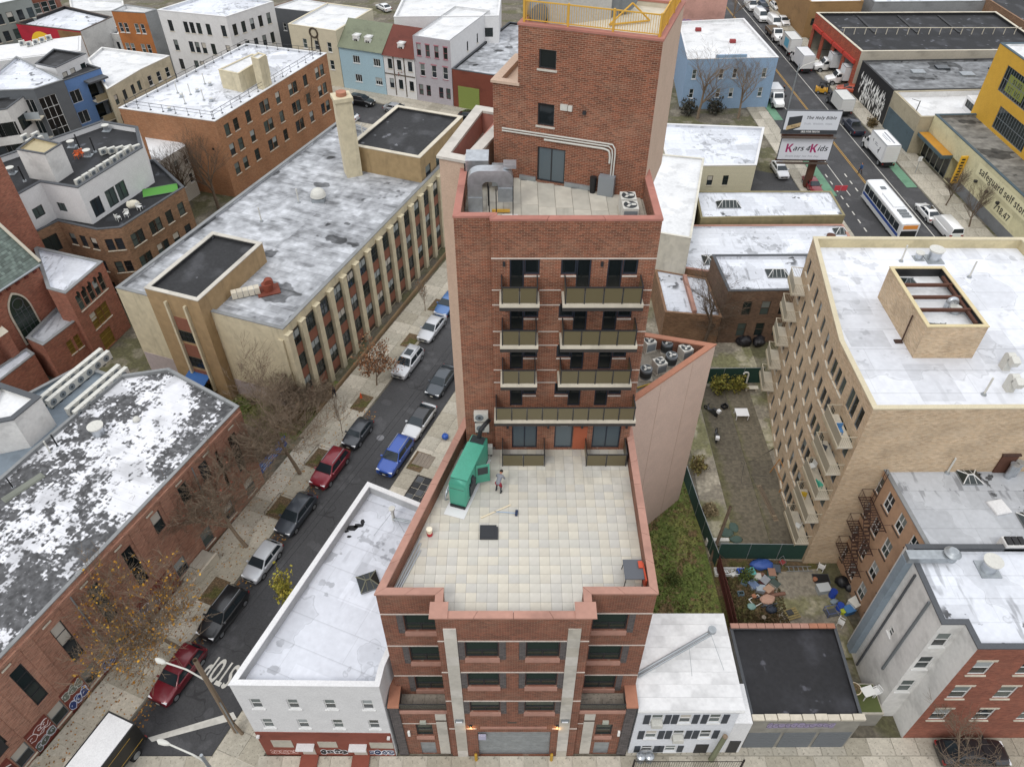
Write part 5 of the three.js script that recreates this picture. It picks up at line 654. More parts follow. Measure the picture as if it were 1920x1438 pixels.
// ---------- across the avenue ----------
const stor = bld({ name: 'storage_building', label: 'cream self storage building with black lettering and slate coping along the avenue', poly: [[66.5, -78], [90, -78], [90, -114], [64.9, -113]], h: 6.5, ph: .35, pt: .35, wall: paint(0xd8d2ae, T.blotch), roof: paint(0xa9a59c, T.roofGrey), cope: paint(0x4d5f68, T.grain), holes: { 3: [[7.9, 10.9, .02, 3.6]] } });
{ const e = stor.edge(3); // avenue side: from back to front
  const t1 = lettering('safeguard self storage', 15, 1.7, '#24221e', '#d8d2ae'), t2 = lettering('718.479.9212'.slice(0, 6), 4.6, 1.5, '#24221e', '#d8d2ae');
  stor.on(3, 14.5, 4.2, .03, 'lettering', sheet(15, 1.7), t1); stor.on(3, 20.5, 2.1, .03, 'lettering', sheet(4.6, 1.5), t2);
  for (const u of [15.5, 18.5, 21.5]) stor.on(3, u, 3.4, .1, 'sign_lamp', B(-.18, 0, -.1, .18, .3, .3), M.frameDark); stor.on(3, 9.4, 0, -1.8, 'recess_door', mg(B(-1.6, 0, -.05, 1.6, 3.7, .04)), C(0x8c7f5e, .7)); stor.on(3, 9.4, 0, 0, 'recess_side', mg(B(-1.62, 0, -1.8, -1.52, 3.7, -.02), B(1.52, 0, -1.8, 1.62, 3.7, -.02), B(-1.62, 3.62, -1.8, 1.62, 3.75, -.02)), paint2('rs', 0xd8d2ae)); stor.on(3, 16, 0, 0, 'grey_base', B(-5, 0, -.03, 18, 1.6, .05), paint2('gb', 0x7c7f84));
  const sg = stor.on(3, 11.6, 1.2, .05, 'blade_sign', B(-.12, 0, 0, .12, 4.2, 1.0), C(0xd9a82e, .6)); mesh('print', tf(sheet(4, .85), .125, 4.1, .95, PI / 2, 0, -PI / 2), lettering('', 4, .85, '#1c1a14', '#d9a82e', 'bold', .1, (x, W, H) => { x.fillStyle = '#2a2412'; const r = rngF(9); for (let i = 0; i < 8; i++) { x.fillRect(W * (.06 + i * .115), H * (.2 + r() * .1), W * .07, H * (.5 + r() * .15)); x.clearRect(0, 0, 0, 0); } }), sg);
  const cn = stor.on(3, 4.2, 3.3, 0, 'canopy', B(-4, 0, 0, 4, .5, 1.7), paint2('cn', 0x4f636a)); mesh('canopy_top', B(-3.9, .5, .05, 3.9, .55, 1.6), paint2('ct', 0xc08a2e), cn); for (let k = 0; k < 5; k++) { const w = stor.on(3, 1 + k * 1.6, .1, 0, 'shop_window', B(-.72, 0, -.02, .72, 3, .06), M.frameGrey); mesh('pane', B(-.66, .08, .06, .66, 2.9, .07), M.glass, w); } }
const gry = bld({ name: 'grey_panel_building', label: 'low beige building with slate blue street wall and rooftop ducts beside the storage', poly: [[62.9, -113.1], [80, -113.8], [80, -124], [62.5, -123]], h: 6, ph: .9, pt: .3, wall: paint(0xb3aa94, T.blotch), roof: M.roofPlain });
gry.on(3, .1, 0, 0, 'slate_panel', B(0, 0, -.02, 9.6, 3.6, .06), paint2('sp', 0x52646e)); for (let k = 0; k < 2; k++) bld({ g: gry.g, name: 'lt', poly: [[72 + k * 4, -115.2 - k * 3], [74.4 + k * 4, -115.2 - k * 3], [74.4 + k * 4, -118.6 - k * 3], [72 + k * 4, -118.6 - k * 3]], y0: 5, h: 7.2, ph: 0, wall: M.whiteClean, roof: M.roofPlain, win: [{ e: 3, at: [.5], y: [5.7], w: 2.6, h: 1.1, o: { nx: 3, ny: 1 } }] });
const blk = bld({ name: 'black_mural_workshop', label: 'workshop with black and white painted front and dark flat roof on the avenue', cat: 'workshop', poly: [[62.6, -123.4], [95, -125], [95, -138], [61.9, -136.5]], h: 6, ph: .3, pt: .3, wall: [M.concrete, M.concrete, M.concrete, M.black], roof: paint(0xa6a8aa, T.roofGrey), cope: M.black });
blk.on(3, 1.2, .2, .02, 'mural', sheet(10.5, 4.6), lettering('', 10.5, 4.6, '#fff', '#1a1a1c', 'bold', .1, (x, W, H) => { const r = rngF(77); x.fillStyle = '#e6e6e2'; for (let i = 0; i < 130; i++) { const a = r() * W, b = H * (.15 + r() * .8); x.beginPath(); x.moveTo(a, b); x.lineTo(a + r() * 30, b - r() * 70); x.lineTo(a + 8 + r() * 14, b + r() * 50); x.fill(); } }));
for (const [x, z, c] of [[70, -132, 1], [75, -134, 0], [78, -131, 1], [84, -133, 0]]) mesh('roof_skylight', bc(2.2, .35, 1.6, x - blk.cx, 5.6, z - blk.cz), c ? M.galv : M.glassBlue, blk.g);
bld({ name: 'roof_cabin', label: 'light grey cabin standing beside the yellow building', cat: 'cabin', poly: [[86, -124.5], [96, -124.8], [96, -131], [86, -131]], y0: 0, h: 9.5, ph: .1, wall: paint(0xaeb2b6, T.siding), roof: M.roofBlack, win: [{ e: 0, at: [.2], y: [7], w: 1.2, h: 1.2, o: {} }, { e: 3, at: [.3, .6], y: [7], w: 1.2, h: 1.2, o: {} }] });
const redg = bld({ name: 'red_truck_garage', label: 'long black roofed garage with orange red arched truck bays on the avenue', cat: 'garage', poly: [[62, -138.2], [96, -139], [96, -160], [60.2, -159.5]], h: 7, ph: .45, pt: .35, wall: [M.concrete, M.concrete, M.concrete, mt({ map: brickTex(0xa04a30, 0x8a3a2a, 0x9a6a58, .25) })], roof: paint(0x9a9ca0, T.roofBlack), pin: M.black, cope: M.slab, holes: { 3: [0, 1, 2, 3].map(k => [1.1 + k * 5, 4.9 + k * 5, .02, 4.4]) } });
mesh('bay_floor', B(61 - redg.cx, .005, -159 - redg.cz, 75 - redg.cx, .02, -139 - redg.cz), M.concrete, redg.g);
for (let k = 0; k < 4; k++) { redg.on(3, 3 + k * 5, 4.5, .01, 'bay_lintel', B(-2.3, 0, 0, 2.3, .6, .4), C(0xb03a2e, .7)); }
mesh('roof_fence', mg([...Array(17)].map((_, k) => B(62 + k * 2 - redg.cx, 6.6, -148.3 - redg.cz, 62.1 + k * 2 - redg.cx, 7.8, -148.2 - redg.cz)), B(61.5 - redg.cx, 7.75, -148.32 - redg.cz, 95 - redg.cx, 7.85, -148.18 - redg.cz)), M.slab, redg.g); for (let k = 0; k < 3; k++) mesh('roof_rib', B(68 + k * 8 - redg.cx, 6.56, -159 - redg.cz, 68.5 + k * 8 - redg.cx, 6.7, -149 - redg.cz), M.black, redg.g);
const yel = bld({ name: 'yellow_building', label: 'bright yellow building with large gridded windows at the right edge', poly: [[72, -80], [110, -80], [110, -116], [71.2, -114.5]], y0: 0, h: 16.5, ph: .3, pt: .35, wall: M.yelW = paint(0xd9a93a, T.grain), roof: M.roofPlain, cope: paint(0x4d5f68, T.grain), win: [{ e: 3, at: [.22], y: [11.2], w: 7.6, h: 3.6, o: { nx: 12, ny: 2, fm: M.frameGrey, fw: .1, pm: M.glass } }, { e: 3, at: [.3], y: [6.6], w: 8.6, h: 3.2, o: { nx: 13, ny: 2, fm: M.frameGrey, fw: .1, pm: M.glass2 } }, { e: 3, at: [.62], y: [11.2, 6.6], w: 8.6, h: 3.4, o: { nx: 13, ny: 2, fm: M.frameGrey, fw: .1 } }] });
yel.on(3, 5.2, 11.7, -.1, 'window_poster', sheet(4.6, 2.3), lettering('', 4.6, 2.3, '#000', '#7d8430', 'bold', .1, (x, W, H) => { x.fillStyle = '#20241c'; x.font = 'bold ' + H * .42 + 'px sans-serif'; x.textAlign = 'center'; x.fillText('$1.00', W / 2, H * .42); x.fillText('1ST MO.', W / 2, H * .92); }));
// far roofs along the top of the picture
for (const [n, l, c, p, h, wl, rf] of [
  ['mural_corner_building', 'small orange and blue mural building at the far end of the avenue', 'building', [[61, -166], [72, -166.5], [72, -190], [60, -190]], 7, paint(0x9a7a52, T.blotch), M.roofPlain],
  ['far_white_warehouse', 'far warehouse with wide white roof beyond the truck garage', 'warehouse', [[74, -166], [106, -167], [106, -200], [74, -200]], 7, paint(0x8f9296, T.blotch), M.roofWhite],
  ['far_brown_warehouse', 'far brown walled warehouse with dark roof in the top right corner', 'warehouse', [[98, -141], [150, -142], [150, -170], [97, -168]], 7.5, M.brickBrown, M.roofBlack],
  ['far_orange_warehouse', 'far warehouse with orange wall and mottled white roof at the top right', 'warehouse', [[108, -176], [160, -176], [160, -215], [108, -215]], 8, paint(0xb5774f, T.blotch), M.roofWhite2],
  ['far_blue_shop', 'far blue painted shop on the right of the avenue', 'shop', [[59, -194], [80, -194], [80, -225], [58, -225]], 6, paint(0x5f86b8, T.blotch), M.roofWhite]]) bld({ name: n, label: l, cat: c, poly: p, h, ph: .35, wall: wl, roof: rf, win: [{ e: 0, n: 4, u0: .15, u1: .85, y: [2.5], w: 1.2, h: 1.4, o: {} }] });

// ---------- vehicles ----------
function loft(secs) {                                    // secs: arrays of [x,y,z] with equal counts -> smooth skin with caps
  const p = [], ix = [], n = secs[0].length; secs.forEach(s => s.forEach(q => p.push(...q)));
  for (let i = 0; i < secs.length - 1; i++) for (let j = 0; j < n - 1; j++) { const a = i * n + j, b = a + 1, c = a + n, d = c + 1; ix.push(a, c, b, b, c, d); }
  for (const [i, f] of [[0, 1], [secs.length - 1, 0]]) for (let j = 1; j < n - 1; j++) { const a = i * n; f ? ix.push(a, a + j, a + j + 1) : ix.push(a, a + j + 1, a + j); }
  const g = new THREE.BufferGeometry(); g.setAttribute('position', new THREE.Float32BufferAttribute(p, 3)); g.setAttribute('uv', new THREE.Float32BufferAttribute(new Float32Array(p.length / 3 * 2), 2)); g.setIndex(ix); g.computeVertexNormals(); return g;
}
const carPaint = {}; const CP = c => carPaint[c] ||= new THREE.MeshPhysicalMaterial({ color: c, roughness: .35, metalness: .25, clearcoat: .8, clearcoatRoughness: .12 });
M.carGlass = new THREE.MeshStandardMaterial({ color: 0x2c3439, roughness: .05, metalness: .3 }); M.rim = C(0x9a9da0, .35, .6); M.head = C(0xe6e8ea, .2); M.tail = C(0x8a1c1c, .3); M.plate = C(0xd9d6c8, .5);
const wheelG = { t: tf(new THREE.CylinderGeometry(.335, .335, .22, 20), 0, 0, 0, 0, PI / 2), r: tf(new THREE.CylinderGeometry(.215, .215, .235, 12), 0, 0, 0, 0, PI / 2), a: tf(new THREE.CylinderGeometry(.4, .4, .2, 20), 0, 0, 0, 0, PI / 2) };
function wheels(g, xs, w, k = 1) { for (const x of xs) for (const s of [-1, 1]) { const t = meshAt('wheel', wheelG.t, M.rubber, g, x, .335 * k, s * (w - .105)); t.scale.set(k, k, 1); mesh('rim', wheelG.r, M.rim, t); } }
function car(type, color, label, x, z, ang, o = {}) {
  const D = { sedan: [4.75, 1.82, 1.45, .98, .9, [-2.0, -1.15, .25, 1.15]], suv: [4.7, 1.9, 1.72, 1.08, 1.02, [-2.25, -1.85, .3, 1.1]], hatch: [3.95, 1.72, 1.5, .98, .92, [-1.88, -1.45, .2, .95]], wagon: [4.6, 1.85, 1.6, 1.02, .96, [-2.15, -1.6, .3, 1.15]], van: [5.4, 2, 2.1, 1.3, 1.15, [-2.66, -2.55, 1.1, 2.0]], minic: [3.8, 1.72, 1.42, 1, .95, [-1.75, -1.25, .35, .85]] }[type];
  const [L, W, H, belt, hood, cx] = D, h = L / 2, w = W / 2, g = thing(o.name ?? 'parked_car', label, type === 'van' ? 'van' : 'car', [x, 0, z], ang, o.group ?? 'cars parked along the kerbs'), P = CP(color);
  const top = X => X > cx[3] ? lerp(belt - .03, hood - .14, ss(cx[3], h, X) ** 1.2) - (X > h - .25 ? (X - h + .25) * .5 : 0) : X < cx[0] ? lerp(belt - .02, belt - .1, cl((cx[0] - X) / .4)) : belt;
  const wid = X => w * (1 - .1 * ss(h - .7, h, Math.abs(X)) - .05 * ss(h - .15, h, Math.abs(X)));
  const xs = [-h, -h + .12, -h + .4, cx[0], -h * .45, 0, h * .3, cx[3], h * .7, h - .35, h - .12, h];
  mesh('body', loft([...new Set(xs)].sort((a, b) => a - b).map(X => { const t = top(X), q = wid(X), b = .22 + .08 * ss(h - .3, h, Math.abs(X)); return [[X, b, -q * .9], [X, .45, -q], [X, t - .16, -q * .99], [X, t - .04, -q * .93], [X, t + .015, -q * .6], [X, t + .03, 0], [X, t + .015, q * .6], [X, t - .04, q * .93], [X, t - .16, q * .99], [X, .45, q], [X, b, q * .9]]; })), P, g);
  const wb = w * .93, wr = w * .74, sec = (X, T, k) => { const q = lerp(wb, wr, k); return [[X, belt - .08, -wb], [X, T - .07 * k, -q], [X, T - .01, -q * .86], [X, T + .02 * k, 0], [X, T - .01, q * .86], [X, T - .07 * k, q], [X, belt - .08, wb]]; };
  const cab = mesh('cabin', loft([sec(cx[0], belt - .02, 0), sec(cx[1], H - .03, 1), sec((cx[1] + cx[2]) / 2, H, 1), sec(cx[2], H - .05, 1), sec(cx[3], belt - .02, 0)]), o.roof ? CP(o.roof) : P, g);
  const gl = (nm, a, b, c, d) => mesh(nm, quads([[[a, b, c, d], [[0, 0], [1, 0], [1, 1], [0, 1]]]]), M.carGlass, cab), e = .014, m = (a, b, t) => lerp(a, b, t);
  { const x0 = m(cx[3], cx[2], .08), x1 = m(cx[3], cx[2], .92), y0 = m(belt, H - .05, .08), y1 = m(belt, H - .05, .93), z0 = m(wb, wr, .1) * .93, z1 = m(wb, wr, .92) * .88; gl('windscreen', [x0 + e * 2, y0 + e * 2, z0], [x0 + e * 2, y0 + e * 2, -z0], [x1 + e * 2, y1 + e * 2, -z1], [x1 + e * 2, y1 + e * 2, z1]); }
  { const x0 = m(cx[0], cx[1], .12), x1 = m(cx[0], cx[1], .9), y0 = m(belt, H - .03, .12), y1 = m(belt, H - .03, .9), z0 = wb * .85, z1 = wr * .86; gl('rear_window', [x0 - e * 2, y0 + e * 2, -z0], [x0 - e * 2, y0 + e * 2, z0], [x1 - e * 2, y1 + e * 2, z1], [x1 - e * 2, y1 + e * 2, -z1]); }
  const mid = (cx[1] + cx[2]) / 2 + .05, yb = belt + .02, yt = H - .15, zA = m(wb, wr, (yb - belt + .08) / (H - belt)) + .02, zB = m(wb, wr, (yt - belt + .08) / (H - belt)) + .012;
  for (const s of [1, -1]) for (const [a0, a1, b0, b1] of [[m(cx[0], cx[1], .25) + .1, mid - .05, m(cx[0], cx[1], .85) + .06, mid - .05], [mid + .05, m(cx[3], cx[2], .22) - .04, mid + .05, m(cx[3], cx[2], .88) - .04]]) if (type !== 'van' || a0 > -.5) s > 0 ? gl('side_window', [a0, yb, zA], [a1, yb, zA], [b1, yt, zB], [b0, yt, zB]) : gl('side_window', [a1, yb, -zA], [a0, yb, -zA], [b0, yt, -zB], [b1, yt, -zB]);
  wheels(g, [h - .88, -h + .85], w);
  for (const s of [-1, 1]) { meshAt('headlight', B(-.14, 0, -.2, .035, .14, .2), M.head, g, h - .09, hood - .34, s * w * .66); meshAt('tail_light', B(-.03, 0, -.16, .1, .2, .16), M.tail, g, -h + .02, belt - .36, s * w * .74); meshAt('wing_mirror', bc(.16, .13, .2), P, g, cx[3] - .25, belt - .02, s * (w + .04)); }
  meshAt('grille', B(-.05, 0, -.5, .02, .22, .5), M.black, g, h - .005, .42, 0); meshAt('number_plate', B(0, 0, -.16, .02, .1, .16), M.plate, g, h + .01, .36, 0);
  mesh('sill_trim', mg(B(-h * .75, .2, -w * .97, h * .72, .3, -w * .9), B(-h * .75, .2, w * .9, h * .72, .3, w * .97)), M.black, g).userData.kind = 'stuff';
  if (o.rails) for (const s of [-1, 1]) mesh('roof_rail', B(cx[1], H - .01, s * wr * .82 - .02, cx[2] - .1, H + .045, s * wr * .82 + .02), M.rim, g);
  if (o.sun) mesh('sunroof', B(-.2 + (cx[1] + cx[2]) / 2, H + .02, -.4, .75 + (cx[1] + cx[2]) / 2, H + .035, .4), M.carGlass, g);
  return g;
}
const toCam = Math.atan2(-.927, -.375), away = toCam + PI, acrossR = Math.atan2(-.375, .927), acrossL = acrossR + PI, avA = Math.atan2(.999, -.045), avC = avA + PI;
const onSt = 'cars parked on the side street';
for (const [ty, c, x, z, lb, o] of [
  ['suv', 0x6a1020, -25.14, -26.79, 'maroon car parked at the near end of the side street', {}],
  ['suv', 0x1b1d20, -23.19, -31.85, 'black four wheel drive parked under the yellow leaved tree', { rails: 1 }],
  ['hatch', 0xb9bcc0, -21.21, -36.76, 'small silver hatchback parked behind the black four wheel drive', {}],
  ['wagon', 0x3a4048, -19.39, -41.69, 'dark grey coupe style crossover parked opposite the white corner building', {}],
  ['suv', 0x7a0f22, -17.29, -47.08, 'bright dark red crossover with racks parked by the leaning bare tree', { rails: 1 }],
  ['minic', 0x34383e, -15.34, -51.65, 'small charcoal hatchback parked ahead of the red crossover', {}],
  ['suv', 0xc4c6c9, -11.43, -62.22, 'silver crossover with black sunroof parked by the brown leaved tree', { rails: 1, sun: 1 }],
  ['sedan', 0xbfc1c5, -9.23, -68.36, 'silver coupe parked beside the cream school', {}],
  ['sedan', 0x4f74a8, -7.67, -73.05, 'light blue sedan parked at the far end by the tower wall', {}]]) car(ty, c, lb, x, z, toCam, { ...o, group: onSt });
car('suv', 0x2a4fa0, 'bright blue crossover parked on the tower side of the street', -11.24,-48.63, toCam, { rails: 1, group: onSt });
car('sedan', 0xc6c8ca, 'pale sedan with black roof parked behind the blue crossover', -9.36,-53.35, toCam, { roof: 0x2a2c30, group: onSt });
car('sedan', 0x3c434a, 'dark sedan half hidden behind the tower edge', -7.56,-59.3, toCam, { group: onSt });
const bs = 'cars on the back street';
car('sedan', 0xa9adb2, 'silver car parked in front of the wreath house', -30.07,-133.13, acrossR, { group: bs }); car('suv', 0x17181a, 'black crossover parked in front of the light blue house', -26.62,-132.2, acrossR, { group: bs }); car('sedan', 0xd9dadc, 'white sedan on the near side of the back street', -28.53,-125.95, acrossL, { group: bs }); car('sedan', 0x9da0a4, 'silver sedan partly behind the tall chimney', -20.03,-129.02, acrossR, { group: bs }); car('sedan', 0x1c1d20, 'black sedan in front of the brick garage', -6.84,-125.95, acrossR, { group: bs }); car('hatch', 0xe2e2df, 'white hatchback by the brick garage next to the tower', -3.97,-124.24, acrossR, { group: bs });
car('sedan', 0xe3e4e4, 'white sedan in the lot above the tudor house', -29.23,-184.46, avA + .6, { group: 'cars in far lots' });
// avenue traffic
const ag = 'cars on the avenue';
car('sedan', 0xe8e8e6, 'white sedan with dark roof window parked in the green kerb lane', 58.4,-94.13, avA, { sun: 1, group: ag }); car('van', 0xe9e9e7, 'white van parked behind the white sedan on the avenue', 59.19,-89.93, avA, { group: ag }); 
car('sedan', 0xd9dadb, 'white sedan parked left of the billboards', 40.88,-106.73, avC, { group: ag }); car('sedan', 0x7a1a22, 'red car parked beneath the billboards', 44.44,-101.92, avC, { group: ag }); car('sedan', 0xb04a2e, 'orange red sedan at the corner of the truck garage', 61.63,-137.67, avA + 1.2, { group: ag });
for (const [t, c, px, k, lb] of [[[56.93,-173.76], 0xe4e4e2, 'van', 0, 'white van nearest the blue building on the far avenue'], [[55.06,-178.02], 0xe2e2e0, 'van', 0, 'white van second along the far avenue'], [[54.55,-185.48], 0xdfdfdd, 'van', 0, 'white van at the top edge of the avenue'], [[57.1,-183.95], 0x2a2f3c, 'suv', 0, 'dark crossover among the white vans on the far avenue'], [[59.38,-175.16], 0xe8e8e8, 'sedan', 0, 'white sedan beside the orange mural corner'], [[60.39,-185.48], 0xdcdcda, 'sedan', 0, 'pale sedan at the top of the avenue, right lane']]) car(px, c, lb, t[0], t[1], avC, { group: ag });
function pick() {
  const g = thing('pickup_truck', 'dark blue pickup truck driving on the avenue', 'pickup truck', [56.99,0.8,-121.63].map((v, i) => i === 1 ? 0 : v), avA), P = CP(0x1f2636);
  mesh('body', loft([-2.7, -2.5, -1, .2, 1.4, 2.3, 2.7].map(X => { const t = X > 1.3 ? 1.05 : 1.1, q = .98 - .06 * ss(2, 2.7, Math.abs(X)); return [[X, .35, -q], [X, t - .1, -q], [X, t, -q * .92], [X, t, q * .92], [X, t - .1, q], [X, .35, q]]; })), P, g); mesh('bed', B(-2.55, .7, -.82, -.75, 1.112, .82), M.black, g);
  const c = mesh('cabin', loft([[-.7, 1.05, 0], [-.45, 1.78, 1], [.75, 1.78, 1], [1.45, 1.08, 0]].map(([X, T, k]) => { const q = lerp(.92, .76, k); return [[X, 1, -.92], [X, T - .05, -q], [X, T, -q * .8], [X, T, q * .8], [X, T - .05, q], [X, 1, .92]]; })), P, g); mesh('windscreen', quads([[[[1.42, 1.16, .72], [1.42, 1.16, -.72], [.85, 1.75, -.62], [.85, 1.75, .62]], [[0, 0], [1, 0], [1, 1], [0, 1]]]]), M.carGlass, c); mesh('rear_window', quads([[[[-.71, 1.2, -.7], [-.71, 1.2, .7], [-.5, 1.72, .6], [-.5, 1.72, -.6]], [[0, 0], [1, 0], [1, 1], [0, 1]]]]), M.carGlass, c);
  wheels(g, [1.75, -1.7], .98, 1.1); for (const s of [-1, 1]) { meshAt('tail_light', B(-.02, 0, -.08, .06, .3, .08), M.tail, g, -2.7, .75, s * .85); meshAt('headlight', B(-.06, 0, -.18, .03, .2, .18), M.head, g, 2.7, .75, s * .7); }
}
pick();
function boxTruck(label, x, z, ang, o = {}) {            // cab in front, box behind, 7.4 m
  const g = thing('box_truck', label, 'truck', [x, 0, z], ang, o.group ?? 'box trucks on the avenue'), W = 1.15, bl = o.bl ?? 4.9, bh = o.bh ?? 3.4, P = CP(o.cab ?? 0xe6e6e4), bm = o.box ?? (M.truckW ??= paint(0xe4e5e6, T.grain, .5)), x0 = -bl / 2 - .6, x1 = bl / 2 - .6;
  const b = mesh('cargo_box', B(x0, 1.0, -W, x1, bh, W), bm, g); mesh('roof_rim', mg(B(x0 - .02, bh, -W - .02, x1 + .02, bh + .04, -W + .06), B(x0 - .02, bh, W - .06, x1 + .02, bh + .04, W + .02), B(x0 - .02, bh, -W + .06, x0 + .06, bh + .038, W - .06), B(x1 - .06, bh, -W + .06, x1 + .02, bh + .038, W - .06)), o.rim ?? M.frameGrey, b);
  mesh('rear_door', mg([...Array(7)].map((_, k) => B(x0 - .03, 1.08 + k * (bh - 1.2) / 7, -W + .1, x0 - .004, 1.04 + (k + 1) * (bh - 1.2) / 7, W - .1))), o.door ?? M.frameWhite, b).userData.kind = 'stuff'; mesh('chassis', B(x0 + .1, .5, -.5, x1 + 1.9, .98, .5), M.black, g); mesh('rear_bumper', B(x0 - .12, .45, -1, x0 + .05, .65, 1), M.black, g);
  const cx = x1 + .12, hood = o.hood ?? 1.2; const c = mesh('cab', loft([[cx, 2.35, 1.0], [cx + .75, 2.4, .98], [cx + 1.25, 1.6, 1.0], [cx + 1.3, 1.5, .95], [cx + 1.3 + hood, 1.3, .8], [cx + 1.4 + hood, .9, .75]].map(([X, T, q]) => [[X, .55, -q], [X, T - .15, -q], [X, T, -q * .82], [X, T + .01, q * .82], [X, T - .15, q], [X, .55, q]])), P, g);
  mesh('windscreen', quads([[[[cx + 1.26, 1.66, .8], [cx + 1.26, 1.66, -.8], [cx + .84, 2.32, -.76], [cx + .84, 2.32, .76]], [[0, 0], [1, 0], [1, 1], [0, 1]]]]), M.carGlass, c); for (const s of [-1, 1]) { mesh('side_window', s > 0 ? quads([[[[cx + .15, 1.6, 1.01], [cx + 1, 1.6, 1.01], [cx + .75, 2.15, .995], [cx + .15, 2.15, .995]], [[0, 0], [1, 0], [1, 1], [0, 1]]]]) : quads([[[[cx + 1, 1.6, -1.01], [cx + .15, 1.6, -1.01], [cx + .15, 2.15, -.995], [cx + .75, 2.15, -.995]], [[0, 0], [1, 0], [1, 1], [0, 1]]]]), M.carGlass, c); meshAt('headlight', B(0, 0, -.15, .06, .2, .15), M.head, g, cx + 1.36 + hood, .95, s * .58); meshAt('wing_mirror', bc(.12, .4, .2), M.black, g, cx + 1.1, 1.7, s * 1.2); meshAt('tail_light', B(-.02, 0, -.1, .05, .14, .1), M.tail, g, x0 - .13, .7, s * .9); }
  wheels(g, [cx + .95 + hood * .5, x0 + 1.1], 1.08, 1.4); return { g, b, x0, x1, W, bh };
}
{ const m = boxTruck('white moving truck with printed sides driving up the avenue', 57.72,-111.6, avA, { bl: 5.6, bh: 3.7 });
  const art = (x, W, H, rf) => { x.fillStyle = '#2c2f33'; if (!rf) for (const [a, b, q, k] of [[.16, .3, .05, .18], [.62, .62, .1, .22], [.7, .4, .06, .2]]) { x.beginPath(); x.moveTo(W * a, H * b); x.lineTo(W * (a + q), H * (b - k * .5)); x.lineTo(W * (a + q * .8), H * (b + k)); x.fill(); } x.fillStyle = '#8d9096'; for (const [a, b, q, k] of rf ? [[.1, .2, .8, .16], [.2, .5, .6, .08], [.3, .66, .4, .07]] : [[.34, .3, .16, .06], [.34, .42, .22, .05]]) x.fillRect(W * a, H * b, W * q, H * k); };
  for (const s of [1, -1]) mesh('printed_side', s > 0 ? tf(sheet(4.8, 2.2), m.x0 + .4, 1.25, m.W + .012) : tf(sheet(4.8, 2.2), m.x1 - .4, 1.25, -m.W - .012, PI), lettering('', 4.8, 2.2, '#222', '#e2e3e4', 'bold', .1, (x, W, H) => art(x, W, H, 0)), m.g);
  mesh('roof_print', tf(sheet(5, 1.8), m.x1 - .3, m.bh + .006, -.9, PI, -PI / 2), lettering('', 5, 1.8, '#888', '#e4e5e6', 'bold', .1, (x, W, H) => art(x, W, H, 1)), m.g); }
boxTruck('white box truck parked with its cab towards the far avenue', 56.01,-149.26, avA, {}); { const m = boxTruck('box truck with blue poster on its side on the far avenue', 55.98,-157.97, avA, { box: paint(0xd9dad6, T.grain, .5) }); for (const s of [-1, 1]) mesh('blue_poster', B(m.x0 + 1, 1.4, s * (m.W + .008) - .006, m.x0 + 3.4, 3, s * (m.W + .008) + .006), C(0x5fa6c0, .6), m.g); } boxTruck('grey flatbed truck at the head of the truck queue', 55.08,-166.74, avC, { bh: 1.6, box: paint(0x6b5a48, T.wood), bl: 4 });
boxTruck('white lorry backed into the left truck bay', 62.08,-147.88, PI, { bl: 4, group: 'lorries backed into the truck bays' }); boxTruck('white lorry backed into the right truck bay', 62.45,-141.51, PI, { bl: 4, group: 'lorries backed into the truck bays' });
boxTruck('delivery truck with white roof and open side by the sidewalk', 57.28,-129.69, avA, { bl: 4.4, bh: 3, cab: 0x3c4248, box: paint(0xd6d6d2, T.grain) });
boxTruck('white truck waiting beside the blue building on the avenue', 46.64,-133.43, avC, { bl: 3.4, bh: 2.6 });
{ const m = boxTruck('long black food truck with bright white roof in the lower left corner', ...S(-25.6, 1.25), toCam, { bl: 7.6, bh: 3.3, cab: 0x17181a, box: C(0x1b1a18, .4), rim: M.black, door: M.black, group: 'trucks on the side street' });
  mesh('white_roof', B(m.x0 + .1, m.bh, -m.W + .1, m.x1 - .1, m.bh + .05, m.W - .1), M.whiteClean, m.g); for (const s of [-1, 1]) { mesh('gold_stripe', B(m.x0 + .2, 1.3, s * (m.W + .006) - .004, m.x1 - .2, 1.36, s * (m.W + .006) + .004), C(0xb08d3c, .4), m.g); mesh('gold_stripe', B(m.x0 + .8, 2.7, s * (m.W + .006) - .004, m.x0 + 3.2, 2.75, s * (m.W + .006) + .004), C(0xb08d3c, .4), m.g); mesh('gold_emblem', tf(new THREE.TorusGeometry(.28, .07, 6, 20), m.x0 + 4.8, 1.9, s * (m.W + .01)), C(0xb08d3c, .4), m.g); } }
